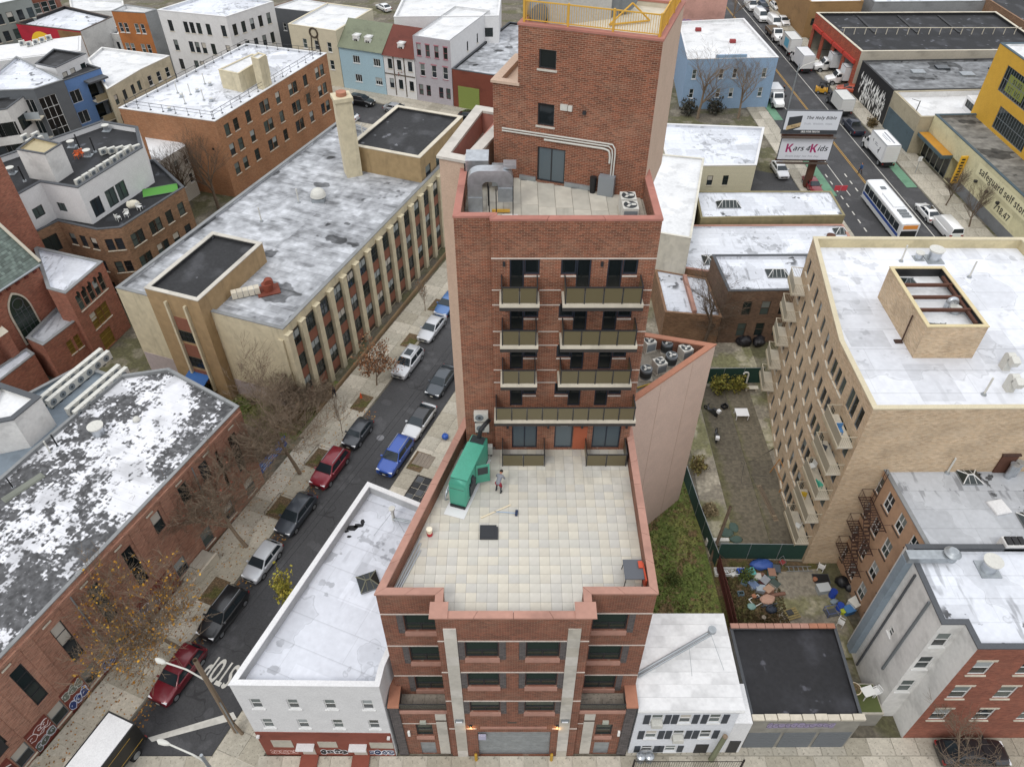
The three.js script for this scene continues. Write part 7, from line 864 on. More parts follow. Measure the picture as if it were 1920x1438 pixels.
skylight('pyramid skylight at the back of the penthouse roof', 31.9, 19.8, -50.1, 1.2, 1.1, .5, 0, M.frameGrey); skylight('pyramid skylight at the front of the penthouse roof', 32, 19.8, -44.2, 1.4, 1.2, .5, 0, M.frameGrey); skylight('square skylight by the chimney on the tan building roof', 34, 11.95, -36.4, 1.5, 1.4, .4, 0); skylight('square skylight at the right edge of the tan roof', 36.6, 11.95, -32.4, 1.5, 1.4, .4, 0);
vent('large white drum vent at the back of the beige roof', 'drum', 37.34,17.75,-56.56, 1.2); vent('low white drum vent beside the large one on the beige roof', 'drum', 36.08,17.75,-56.73, .7); for (const [i, p] of [[34.41,-56.31], [39.36,-53.87], [33.96,-39.3]].entries()) vent(['thin white pipe at the back left of the beige roof', 'thin white pipe behind the penthouse', 'thin white pipe at the front of the beige roof'][i], 'pipe', p[0], 17.75, p[1], 1.5); vent('white gooseneck vent on the beige roof, rear one', 'goose', 36.78,17.75,-42.18, 1.1); vent('white gooseneck vent on the beige roof, front one', 'goose', 35.95,17.75,-39.86, 1.1);
vent('round white vent with galvanised elbow on the penthouse', 'drum', 33.8, 19.75, -46, .8); { const t = thing('elbow_duct', 'galvanised elbow duct rising from the penthouse roof', 'duct', [33.2, 19.75, -46.3]); mesh('duct', mg(cyl(.2, .2, 1, 0, 0, 0, 12), tf(new THREE.TorusGeometry(.3, .2, 8, 14, PI), .3, 1, 0)), M.metal, t); mesh('base_pad', B(-.7, 0, -.5, .9, .05, .5), M.black, t); }
vent('broad white drum vent in the middle of the peeling warehouse roof', 'drum', -34.17,9.65,-42.95, 1.15); vent('small grey domed vent on the peeling warehouse roof', 'dome', -31.59,9.65,-44.49, .45); vent('black pipe near the annex wall on the warehouse roof', 'dark', -37.01,9.65,-41.59, 1.3); vent('black pipe at the far left of the warehouse roof', 'dark', -38.6,9.65,-37.32, 1.1); vent('white pipe beside the black pipes on the warehouse roof', 'pipe', -37.27,9.65,-40.89, 1.3);
one('roof_hatch', 'flat grey roof hatch with white frame on the warehouse roof', 'hatch', mg(B(-1.6, 0, -.35, 1.6, .14, .35), B(-1.5, .14, -.25, 1.5, .18, .25)), paint(0x7c8078, T.blotch), [-37.74,9.66,-37.26], .95);
for (const [i, p] of [[-48.74,-109.56], [-47.76,-108.22], [-45.77,-112.92], [-44.86,-112.52], [-46.69,-108.98], [-46.04,-110.14], [-44.19,-107.09], [-43.01,-106.71], [-46.46,-105.79], [-47.94,-103.61]].entries()) vent((i & 1 ? 'small mushroom vent' : 'thin vent pipe') + ` on the orange brick roof, ${nth[i >> 1]} of its kind from the far left`, i & 1 ? 'drum' : 'pipe', p[0], 11.15, p[1], i & 1 ? .5 : 1.5, i & 1 ? 'mushroom vents on the orange roof' : 'vent pipes on the orange roof');
{ const c = thing('brick_chimney', 'dark brick chimney with metal flues against the beige wall', 'chimney', [36.6, 11.95, -37.4]); mesh('stack', B(-.6, 0, -.5, .6, 1.9, .5), M.rust, c); mesh('crown', B(-.68, 1.9, -.58, .68, 2.02, .58), M.ironRust, c); for (const [x, z] of [[.3, .9], [.8, .7]]) mesh('flue', mg(cyl(.26, .26, 1.3, x, 0, z, 14), cyl(.32, .32, .12, x, 1.3, z, 14)), M.metal, c); }
{ const c = thing('grey_chimney', 'white rendered chimney with black pots on the party wall', 'chimney', [33.6, 11.9, -29.8]); mesh('stack', B(-.7, 0, -.4, .7, 1.4, .4), M.white, c); for (let k = 0; k < 3; k++) mesh('pot', B(-.6 + k * .42, 1.4, -.3, -.25 + k * .42, 1.55, .3), M.black, c); }
one('roof_hatch', 'white square hatch lying on the grey tan building roof', 'hatch', mg(B(-.6, 0, -.6, .6, .15, .6), B(-.55, .15, -.55, .55, .19, .55)), M.whiteClean, [34.9, 11.96, -33.6], .2); vent('white pipe with cap behind the tan building skylight', 'pipe', 32.6, 11.95, -36.9, 1.5); vent('round turbine vent at the left of the white and red building roof', 'drum', 31.2, 12.7, -28, 1.1);
// furniture on the balconies of the beige building
for (const [i, [x, y, z, c]] of [[24.2, 14.4, -38.6, 0x4f80b0], [24.2, 11.4, -39.6, 0x3a4048], [24.3, 8.4, -38.4, 0x4aa890], [24.2, 5.4, -39.8, 0xc0a02e], [24.3, 2.4, -38.8, 0xd6d6d2], [24.3, 8.4, -40.3, 0xd0d0cc]].entries()) { const s = thing('balcony_chair', ['blue chair on the top front balcony', 'dark chair on the second front balcony', 'turquoise stool on the middle front balcony', 'yellow chair on the fourth front balcony', 'white chair on the lowest front balcony', 'white chair on the middle front balcony'][i], 'chair', [x, y, z], i, 'balcony chairs'); mesh('seat', B(-.25, .4, -.25, .25, .46, .25), C(c, .6), s); mesh('backrest', B(-.25, .46, -.25, .25, .9, -.2), C(c, .6), s); for (const [a, b] of [[-.22, -.22], [.22, -.22], [-.22, .22], [.22, .22]]) mesh('leg', B(a - .02, 0, b - .02, a + .02, .4, b + .02), C(c, .6), s); }
// ---------- billboards ----------
{ const b = thing('billboard', 'two stacked billboards with bible and car donation adverts on a rusty post', 'billboard', [41.7, 0, -101.7], -.03);
  mesh('post', B(1.6, 0, -1.1, 2.5, 8.2, -.3), M.rust, b); mesh('truss', mg(B(-3.6, 4.4, -.5, 3.6, 4.7, -.2), B(-3.6, 8.1, -.5, 3.6, 8.4, -.2), B(-3.2, 4.4, -.4, -2.9, 11.8, -.25), B(2.9, 4.4, -.4, 3.2, 11.8, -.25)), M.rust, b);
  const up = mesh('upper_panel', B(-3.95, 8.6, -.15, 3.85, 12, .1), M.darkGrey, b), lo = mesh('lower_panel', B(-3.6, 4.75, -.15, 3.75, 8, .1), M.darkGrey, b); mesh('catwalk', mg(B(-3.8, 8.2, .1, 3.8, 8.28, .7), B(-3.6, 4.35, .1, 3.7, 4.43, .7)), M.frameBrown, b);
  mesh('bible_advert', tf(sheet(7.5, 3.2), -3.75, 8.7, .11), lettering('', 7.5, 3.2, '#000', '#cfd3da', 'bold', .1, (x, W, H) => { x.fillStyle = '#3a3d42'; x.fillRect(0, H * .84, W, H * .16); x.fillStyle = '#33363b'; x.beginPath(); x.moveTo(W * .06, H * .28); x.lineTo(W * .3, H * .2); x.lineTo(W * .3, H * .72); x.lineTo(W * .06, H * .96); x.fill(); x.fillStyle = '#b9a27c'; x.beginPath(); x.moveTo(W * .05, H * .68); x.lineTo(W * .3, H * .5); x.lineTo(W * .3, H * .68); x.lineTo(W * .05, H * .86); x.fill(); x.fillStyle = '#6b5a40'; x.font = 'bold ' + H * .12 + 'px serif'; x.fillText('BIBLE', W * .13, H * .73); x.fillStyle = '#2c2e33'; x.font = 'italic bold ' + H * .19 + 'px sans-serif'; x.fillText('The Holy Bible', W * .37, H * .36); x.fillStyle = '#8c8f98'; x.font = H * .12 + 'px sans-serif'; x.fillText('Truth.  Wisdom.  Hope.', W * .36, H * .6); x.fillStyle = '#f0f0ee'; x.font = 'bold ' + H * .11 + 'px sans-serif'; x.fillText('(83) FOR-TRUTH', W * .34, H * .96); }), up);
  mesh('car_advert', tf(sheet(7.2, 3.15), -3.53, 4.8, .11), lettering('', 7.2, 3.15, '#000', '#d3d6de', 'bold', .1, (x, W, H) => { x.textBaseline = 'alphabetic'; x.fillStyle = '#9c2460'; x.font = 'bold ' + H * .56 + 'px sans-serif'; x.fillText('K', W * .1, H * .66); x.fillText('K', W * .58, H * .66); x.fillStyle = '#2a2c36'; x.font = 'italic bold ' + H * .33 + 'px sans-serif'; x.fillText('ars 4', W * .255, H * .58); x.fillText('ids', W * .735, H * .58); x.fillStyle = '#7c7f88'; x.font = 'italic ' + H * .11 + 'px sans-serif'; x.fillText('Donate today!  Fast. Free. Easy.', W * .14, H * .88); }), lo);
}
{ const s = thing('small_road_sign', 'small red and white sign on a post below the billboards', 'sign', [47.23,0,-98.57]); mesh('post', cyl(.04, .04, 2.2), M.galv, s); mesh('plate', B(-.9, 1.5, -.03, .9, 2.3, .03), C(0xb8404a, .6), s); }
// ---------- street lamps, poles, fences ----------
function cobra(label, base, h, arm, ang) { const t = thing('street_lamp', label, 'street lamp', [base[0], 0, base[1]], ang, 'street lamps'); mesh('arm', tube([[0, h - 1.2, 0], [arm * .3, h - .5, 0], [arm, h, 0]], .06, 8), M.acWhite, t); mesh('lamp_head', mg(loft([[arm - .1, .07], [arm + .2, .16], [arm + .6, .18], [arm + .75, .08]].map(([x, q]) => [[x, h - .06, -q], [x, h + .08, -q * .7], [x, h + .08, q * .7], [x, h - .06, q]]))), M.acWhite, t); mesh('pole', cyl(.13, .1, h, 0, 0, 0, 10), M.galv, t); return t; }
{ const t = thing('utility_pole', 'wooden utility pole with curved lamp arm at the white corner building', 'utility pole', [-19.84, .12, -22.77]); mesh('pole', rod([0, 0, 0], [.05, 10.6, 0], .19, .15, 12), M.woodPole, t); mesh('lamp_arm', tube([[.04, 7.7, 0], [-1.2, 8.5, -.4], [-2.7, 8.7, -.8]], .06, 8), M.acWhite, t); mesh('lamp_head', loft([[0, .07], [.25, .17], [.65, .19], [.8, .08]].map(([x, q]) => [[-2.6 - x * .94, 8.64, -.78 - x * .27 - q], [-2.6 - x * .94, 8.8, -.78 - x * .27 - q * .7], [-2.6 - x * .94, 8.8, -.78 - x * .27 + q * .7], [-2.6 - x * .94, 8.64, -.78 - x * .27 + q]])), M.acWhite, t); mesh('conduit', rod([.16, 0, .16], [.17, 5, .14], .05), M.galv, t); mesh('brace', rod([.5, 0, .2], [.12, 1.4, .05], .13), M.woodPole, t); }
cobra('white street lamp with curved arm at the bottom edge of the street', [-18.75, -18.1], 8, 2.3, 2.85); cobra('street lamp in front of the olive garage door', [-8.84,-131], 6, 1.8, 1.2); cobra('tall street lamp on the avenue in front of the truck bays', [48.43,-129.88], 8, 3, .3); 
{ const l = thing('lamp_post', 'thin dark lamp post on the avenue pavement by the moving truck', 'lamp post', [62.8,0.12,-115.4]); mesh('pole', rod([0, 0, 0], [.4, 7.5, 0], .1, .07, 8), M.darkGrey, l); mesh('bracket', rod([.4, 7.4, 0], [-1, 7.8, 0], .04), M.darkGrey, l); } { const l = thing('street_sign', 'street sign post on the avenue pavement behind the moving truck', 'sign', [61.54,0.12,-106.42]); mesh('pole', cyl(.04, .04, 2.6), M.galv, l); mesh('plate', B(-.3, 2, -.03, .3, 2.7, .03), M.frameWhite, l); } { const l = thing('utility_pole', 'dark wooden utility pole at the right edge of the avenue', 'utility pole', [67.08,0.12,-87.96]); mesh('pole', rod([0, 0, 0], [.1, 8.5, 0], .16, .12, 10), M.woodPole, l); mesh('crossarm', B(-1, 7.8, -.06, 1.1, 7.95, .06), M.woodPole, l); }
{ const p = thing('utility_pole', 'mossy wooden pole stump in front of the shutter house', 'utility pole', [13.92,0.1,-20.78]); mesh('pole', rod([0, 0, 0], [.35, 3.6, -.15], .2, .17, 12), mt({ color: 0x7d8066, map: T.wood }), p); mesh('top_cap', tf(cyl(.18, .17, .06, 0, 0, 0, 12), .35, 3.6, -.15), M.woodPole, p); }
one('leaning_post', 'dark timber post leaning over the green garden screen', 'post', mg(rod([0, 0, 0], [.9, 5.6, -1.4], .16, .13, 8), rod([.05, 1.2, -.3], [1.6, .1, .4], .02)), M.barkDark, [17.1,0,-37.26]);
function screen(label, pts, h, m, name = 'garden_screen') { const t = thing(name, label, 'fence', [pts[0][0], 0, pts[0][1]]); for (let i = 0; i < pts.length - 1; i++) { const a = pts[i], b = pts[i + 1], L = Math.hypot(b[0] - a[0], b[1] - a[1]), th = Math.atan2(-(b[1] - a[1]), b[0] - a[0]), n = Math.max(1, Math.round(L / 2.4)); for (let k = 0; k < n; k++) { meshAt('panel', B(.03, .08, -.02, L / n - .03, h - .02 * (k & 1), .02), m, t, a[0] + (b[0] - a[0]) * k / n - pts[0][0], 0, a[1] + (b[1] - a[1]) * k / n - pts[0][1], th); meshAt('post', cyl(.035, .035, h + .06), M.galv, t, a[0] + (b[0] - a[0]) * k / n - pts[0][0], 0, a[1] + (b[1] - a[1]) * k / n - pts[0][1]); } meshAt('top_wire', B(0, h, -.02, L, h + .03, .02), M.galv, t, a[0] - pts[0][0], 0, a[1] - pts[0][1], th); } return t; }
M.screenG = paint(0x24453d, T.blotch, .9);
screen('dark green mesh screen between lawn and concrete yard', [[16.2, -46.5], [16.6, -42], [17.1, -38], [17.3, -36.6]], 2, M.screenG); screen('dark green mesh screen across the near end of the concrete yard', [[17.6, -37.4], [25.3, -37.3]], 2.2, M.screenG); screen('dark green mesh screen across the far end of the concrete yard', [[18.2, -59.4], [26.8, -59.6]], 2.2, M.screenG);
{ const pts = [[17.4, -36.4], [17.55, -32], [17.5, -28.8]], t = thing('plank_fence', 'dark red plank fence at the edge of the lawn', 'fence', [17.4, 0, -32]); let n = 0; for (let i = 0; i < 2; i++) { const a = pts[i], b = pts[i + 1]; for (let k = 0; k < 20; k++) { const x = lerp(a[0], b[0], k / 20), z = lerp(a[1], b[1], k / 20); meshAt('plank', B(-.02, 0, -.1, .02, 1.75 + (n++ % 3) * .04, .1), M.plk ??= paint(0x5a2b26, T.wood), t, x - 17.4, 0, z + 32, 0); } } for (const y of [.4, 1.4]) mesh('rail', mg(B(-.06, y, -4.4, -.03, y + .08, 3.2)), M.plk, t); }
{ const f = thing('iron_fence', 'black iron railing in front of the shutter house', 'railing', [8.4, .1, -20.3]); const L = []; for (let k = 0; k < 46; k++) L.push(rod([k * .165, 0, 0], [k * .165, 1.05, 0], .012, .012, 4)); mesh('pickets', mg(L), M.iron, f).userData.kind = 'stuff'; mesh('top_rail', B(0, 1, -.02, 7.5, 1.04, .02), M.iron, f); mesh('gate_post', mg(B(-.05, 0, -.05, .05, 1.3, .05), B(7.45, 0, -.05, 7.55, 1.3, .05)), M.iron, f); }
for (const [i, x] of [8.95, 9.55].entries()) { const b = thing('rubbish_bin', i ? 'right grey metal rubbish bin by the shutter house' : 'left grey metal rubbish bin by the shutter house', 'bin', [x, .1, -20.75], 0, 'rubbish bins'); mesh('drum', cyl(.26, .3, .75, 0, 0, 0, 16), M.galv, b); mesh('lid', mg(cyl(.33, .3, .06, 0, .75, 0, 16), cyl(.28, .12, .08, 0, .81, 0, 16)), M.metal, b); }
for (const [i, x] of [-2.5, 2.75].entries()) { const b = thing('bollard', i ? 'yellow bollard right of the garage door' : 'yellow bollard left of the garage door', 'bollard', [x, .1, -20.78], 0, 'garage bollards'); mesh('post', cyl(.11, .11, .95, 0, 0, 0, 12), C(0xb08a2a, .6), b); mesh('cap', tf(new THREE.SphereGeometry(.11, 12, 6, 0, 7, 0, PI / 2), 0, .95, 0), C(0xb08a2a, .6), b); }
{ const c = thing('traffic_cone', 'orange and white traffic cone on the school pavement', 'cone', [-15.86,0.13,-57.16]); mesh('base', B(-.2, 0, -.2, .2, .04, .2), C(0x8a3a22, .7), c); mesh('cone', cyl(.15, .04, .65, 0, .04, 0, 14), C(0xd0562a, .6), c); mesh('band', cyl(.115, .085, .18, 0, .24, 0, 14), M.frameWhite, c); }
{ const s = thing('garden_sign', 'long blue sign with white lettering on the school fence', 'sign', [-22.92,0,-48.26], Math.atan2(.927, .375)); mesh('board', B(-2.2, .5, -.04, 2.2, 1.7, .04), C(0x2a55a0, .6), s); mesh('lettering', mg(tf(B(-1.8, 0, .041, 1.8, .16, .046), 0, 1.3, 0), tf(B(-1.5, 0, .041, 1.4, .12, .046), 0, 1, 0), tf(B(-1.7, 0, .041, 1.6, .12, .046), 0, .72, 0)), C(0x9fb8e0, .6), s).userData.kind = 'stuff'; for (const x of [-2, 2]) mesh('post', B(x - .04, 0, -.08, x + .04, .5, 0), M.galv, s); }
{ const w = thing('garden_wall', 'low tan kerb wall round the school garden beds', 'wall', [...S(12, -8)].reduce((a, v, i) => i ? [a[0], 0, v] : [v], []), Math.atan2(.927, .375)); mesh('kerb', mg(B(-4, 0, -.1, 3, .45, .1), B(-4, 0, .1, -3.8, .45, 3), B(2.8, 0, .1, 3, .45, 3)), paint(0xa08a66, T.blotch), w); mesh('soil', B(-3.8, 0, .1, 2.8, .3, 3), M.dirt, w); }
for (const [i, [x, z]] of [[S(14.5, -1.2)], [S(6.2, -1.2)], [S(-.2, -1.2)], [S(25.4, -1.2)], [S(-9.5, -1.2)], [S(9.5, 8)], [S(32.5, -1.3)]].map(q => q[0]).entries()) one('tree_pit', ['brown tree pit by the small charcoal hatchback', 'brown tree pit beside the red crossover', 'brown tree pit near the silver hatchback', 'brown tree pit under the brown leaved tree', 'brown tree pit under the yellow leaved tree', 'brown tree pit beside the pale sedan', 'brown tree pit under the sapling by the school'][i], 'tree pit', bc(1.5, .02, 2.4), M.dirt, [x, .155, z], -.385, 'tree pits');
one('cellar_doors', 'weathered sheet metal cellar doors in the pavement near the blue crossover', 'hatch', mg([...Array(5)].map((_, k) => B(-.9 + k * .36, 0, -.8, -.56 + k * .36, .06, .8))), mt({ color: 0x8a7f72, map: T.wood }), [...S(9.8, 8.4)].reduce((a, v, i) => i ? [a[0], .15, v] : [v], []), -.385); { const d = thing('open_grating', 'open black sidewalk grating beside the white corner building', 'grating', [-8.44,0.15,-44.73], -.385); mesh('frame', mg(B(-1.2, 0, -1.6, 1.2, .05, -1.5), B(-1.2, 0, 1.5, 1.2, .05, 1.6), B(-1.2, 0, -1.5, -1.1, .05, 1.5), B(1.1, 0, -1.5, 1.2, .05, 1.5)), M.iron, d); for (let k = 0; k < 3; k++) for (let j = 0; j < 4; j++) mesh('grid_plate', B(-1.05 + k * .72, 0, -1.45 + j * .74, -.4 + k * .72, .04 + ((k + j) % 2) * .05, -.8 + j * .74), (k + j) % 3 ? M.black : M.darkGrey, d); }
{ const b = thing('blue_rubbish_bag', 'blue rubbish bag on the pavement near the tower corner', 'rubbish bag', [-6.63,0.13,-51.37]); const q = new THREE.SphereGeometry(.34, 14, 10); { const P = q.attributes.position; for (let i = 0; i < P.count; i++) { const k = .85 + .3 * NT[(i * 37) & 65535]; P.setXYZ(i, P.getX(i) * k, P.getY(i) * k * .9 + .28, P.getZ(i) * k); } q.computeVertexNormals(); } mesh('bag', q, C(0x2a55a8, .45), b); mesh('knot', cyl(.08, .02, .12, 0, .56, 0, 8), C(0x2a55a8, .45), b); }

// ---------- trees and shrubs ----------
function tree(name, label, pos, o) {                       // o: h, spread, seed, lean:[x,z], leaf:{colors,n,size,low}, r, depth, mat
  const r = rngF(o.seed), t = thing(name, label, 'tree', pos, 0, o.group ?? 'street trees'), trunk = [], br = [], tips = [], h = o.h, r0 = o.r ?? h * .02, up = V3(0, 1, 0);
  const seg = (a, b, ra, rb, L) => L.push(rod([a.x, a.y, a.z], [b.x, b.y, b.z], ra, rb, ra > .06 ? 7 : ra > .02 ? 5 : 3));
  const grow = (p, d, len, rad, lev) => {
    const n = lev === 0 ? 4 : 3; let q = p.clone(), dir = d.clone(), rr = rad;
    for (let i = 0; i < n; i++) { dir.add(V3((r() - .5) * .3, lev ? .06 : .03, (r() - .5) * .3)).normalize(); const e = q.clone().addScaledVector(dir, len / n), r1 = rr * (lev ? .8 : .88); seg(q, e, rr, r1, lev ? br : trunk); 
      if (lev < o.depth && (lev > 0 || i >= 1)) { const k = lev === 0 ? (i === n - 1 ? 3 : 2) : i === n - 1 ? 2 : r() < .6 ? 1 : 2; for (let j = 0; j < k; j++) { const az = r() * 6.283, sp = (o.open ?? .75) * (.6 + .6 * r()), side = V3(Math.cos(az), 0, Math.sin(az)); const nd = dir.clone().multiplyScalar(Math.cos(sp)).addScaledVector(side, Math.sin(sp)).normalize(); if (nd.y < -.1) nd.y *= -.5; grow(e, nd, len * (lev === 0 ? .62 : .66) * (.75 + .5 * r()), Math.max(.013, r1 * .64), lev + 1); } }
      else if (lev >= o.depth) { tips.push([e.clone(), dir.clone()]); for (let w = 0; w < (o.twigs ?? 0); w++) { const e2 = e.clone().addScaledVector(dir.clone().add(V3((r() - .5) * 1.6, (r() - .3) * 1.2, (r() - .5) * 1.6)).normalize(), len * (.4 + .5 * r())); seg(e, e2, .013, .008, br); } } q = e; rr = r1; }
  };
  grow(V3(0, 0, 0), V3(o.lean?.[0] ?? 0, 1, o.lean?.[1] ?? 0).normalize(), h * .5, r0, 0);
  mesh('trunk', mg(trunk), o.mat ?? M.bark, t); mesh('branches', mg(br), o.mat ?? M.bark, t);
  if (o.leaf) { const lf = o.leaf, g = new THREE.PlaneGeometry(lf.size, lf.size * .7), im = new THREE.InstancedMesh(g, M.leaf ??= new THREE.MeshStandardMaterial({ color: 0xffffff, roughness: .9, side: THREE.DoubleSide }), lf.n), m4 = new THREE.Matrix4(), c = new THREE.Color(); for (let i = 0; i < lf.n; i++) { const [p, d] = tips[Math.floor(r() * tips.length)]; const s = .7 + .7 * r(); m4.compose(V3(p.x + (r() - .5) * lf.sp, p.y + (r() - .5) * lf.sp, p.z + (r() - .5) * lf.sp), new THREE.Quaternion().setFromEuler(new THREE.Euler(r() * 6, r() * 6, r() * 6)), V3(s, s, s)); im.setMatrixAt(i, m4); im.setColorAt(i, c.set(lf.colors[Math.floor(r() * lf.colors.length)])); } im.name = 'leaves'; im.userData.kind = 'stuff'; im.castShadow = im.receiveShadow = true; t.add(im); }
  return t;
}
const yl = [0xb98a2a, 0xa8731f, 0xc79a35, 0x8d6a2c, 0xb07a24];
tree('street_tree', 'leaning bare street tree between red crossover and school garden', [-20.17,0.15,-46.8], { h: 10.5, seed: 12, depth: 4, twigs: 2, lean: [-.25, -.05], r: .2, open: .85, leaf: { colors: [0x6e5a44, 0x5a4a3a, 0x7a6450], n: 160, size: .14, sp: .25 } });
tree('street_tree', 'bare reddish street tree beside the small silver hatchback', [-23.12,0.15,-38.53], { h: 10, seed: 23, depth: 4, twigs: 2, lean: [-.3, 0], r: .18, open: .9, leaf: { colors: [0x8a4636, 0x7a4a3a, 0x9a5a40], n: 160, size: .12, sp: .25 } });
tree('street_tree', 'street tree with sparse yellow orange leaves near the graffiti wall', [-25.47,0.15,-28.81], { h: 10, seed: 35, depth: 4, twigs: 2, lean: [-.22, .05], r: .17, open: .9, leaf: { colors: yl, n: 1700, size: .14, sp: .22 } });
tree('street_tree', 'small round tree with brown leaves on the school pavement', [-14.48,0.15,-59.1], { h: 4.6, seed: 41, depth: 4, r: .09, open: .9, leaf: { colors: [0x8a6040, 0x7a5236, 0x9a6e4a, 0x6a4832], n: 1300, size: .17, sp: .5 } });
tree('sapling', 'thin sapling in a pavement pit by the silver coupe', [-10.38,0.15,-72.06], { h: 3.6, seed: 47, depth: 3, r: .05, open: .5, leaf: { colors: [0x7a5a40, 0x8a6a4a], n: 70, size: .12, sp: .3 } });
tree('sapling', 'thin bare sapling near the small charcoal hatchback', [-16.98,0.15,-52.07], { h: 4, seed: 49, depth: 3, r: .04, open: .45 });
const gs = 'bare trees by the orange brick building';
for (const [i, [x, z, h, sd]] of [[-41.86,-96.01, 10, 51], [-37.56,-111.02, 9.5, 52], [-34.3,-118.16, 9, 53], [-41.55,-105.8, 8, 54], [-46.46,-96.6, 9, 55]].entries()) tree('bare_tree', ['tall bare tree left of the school roof by the small pale house', 'tall bare tree in the middle of the orange brick wall', 'tall bare tree at the far end of the orange brick wall', 'bare tree behind the school roof edge', 'bare tree beside the brown apartment block'][i], [x, 0, z], { h, seed: sd, depth: 4, r: .24, open: .55, group: gs, mat: M.barkDark });
tree('bare_tree', 'left of two spreading bare trees in front of the blue building', [31.93,0,-126.37], { h: 11, seed: 61, depth: 4, r: .26, open: .7, group: 'bare trees by the blue building' }); tree('bare_tree', 'right of two spreading bare trees in front of the blue building', [38.9,0,-126.37], { h: 10, seed: 62, depth: 4, r: .22, open: .7, group: 'bare trees by the blue building' });
tree('bare_tree', 'dark bare tree growing over the low white shed roofs', [21.61,0,-65.45], { h: 9.5, seed: 64, depth: 4, r: .22, open: .8, mat: M.barkDark }); tree('bare_tree', 'tangled bare brush at the foot of the brown brick house', [22.85,0,-66.58], { h: 5, seed: 65, depth: 4, r: .1, open: 1.2, mat: M.barkDark });
tree('street_tree', 'bare bushy street tree near the white van on the avenue', [63.03,0.15,-91.03], { h: 5, seed: 66, depth: 4, r: .12, open: .6, mat: M.barkDark }); tree('street_tree', 'slim bare street tree ahead of the white sedan on the avenue', [62.22,0.15,-96.79], { h: 5, seed: 67, depth: 4, r: .1, open: .6, mat: M.barkDark });
tree('street_tree', 'bare tree at the bottom right in front of the red brick wall', [29.57,0.1,-19.21], { h: 7, seed: 68, depth: 4, r: .12, open: .8 });
tree('bare_tree', 'bare tree behind the lavender house roof', [-20.23,0,-176.62], { h: 9, seed: 69, depth: 4, r: .2, open: .7 }); tree('bare_tree', 'brownish bare tree beside the pink windowless building', [47.87,0,-173.82], { h: 9, seed: 70, depth: 4, r: .2, open: .7 });
tree('street_tree', 'small reddish tree in front of the lavender house', [-19.63,0.1,-136.13], { h: 4.5, seed: 71, depth: 4, r: .08, open: .7, leaf: { colors: [0x8a4a34, 0x7a3f30], n: 240, size: .22, sp: .5 } });
tree('bare_tree', 'brushy bare shrub tree in the school garden', [-23.49,0,-53.1], { h: 5.5, seed: 72, depth: 4, twigs: 2, r: .1, open: .9, leaf: { colors: [0x6a5a48, 0x7a6450], n: 200, size: .14, sp: .3 } });
tree('bare_tree', 'thorny brown shrub tree close to the school corner', [-21.1,0,-53.85], { h: 5, seed: 73, depth: 4, twigs: 2, r: .09, open: 1, leaf: { colors: [0x6e5a48, 0x5e4c3c], n: 160, size: .13, sp: .3 } });
function bush(label, pos, R0, colors, n, size, h = 1) { const t = thing('shrub', label, 'shrub', pos, 0, 'shrubs'), r = rngF(Math.round(pos[0] * 91 + pos[2] * 17)); const st = []; for (let k = 0; k < 9; k++) { const a = r() * 6.28; st.push(rod([0, 0, 0], [Math.cos(a) * R0 * .6, R0 * h * (.6 + r() * .7), Math.sin(a) * R0 * .6], .025, .01, 4)); } mesh('stems', mg(st), M.barkDark, t); const im = new THREE.InstancedMesh(new THREE.PlaneGeometry(size, size * .7), M.leaf, n), m4 = new THREE.Matrix4(), c = new THREE.Color(); for (let i = 0; i < n; i++) { const a = r() * 6.283, b = Math.acos(2 * r() - 1), q = R0 * (.45 + .6 * Math.pow(r(), .5)) * (.8 + .35 * Math.sin(a * 3 + b * 4)); m4.compose(V3(Math.cos(a) * Math.sin(b) * q, Math.max(.05, R0 * .8 * h + Math.cos(b) * q * h), Math.sin(a) * Math.sin(b) * q), new THREE.Quaternion().setFromEuler(new THREE.Euler(r() * 6, r() * 6, r() * 6)), V3(1, 1, 1).multiplyScalar(.7 + .6 * r())); im.setMatrixAt(i, m4); im.setColorAt(i, c.set(colors[Math.floor(r() * colors.length)])); } im.name = 'foliage'; im.userData.kind = 'stuff'; im.castShadow = im.receiveShadow = true; t.add(im); return t; }
tree('street_tree', 'upright yellow green tree at the kerb beside the white corner building', [-16.51,6,-30.37].map((v, i) => i === 1 ? .15 : v), { h: 6.4, seed: 81, depth: 3, r: .12, open: .28, leaf: { colors: [0x9a9038, 0x8a8430, 0xa89a40, 0x7c7a2c], n: 1500, size: .17, sp: .5 } });
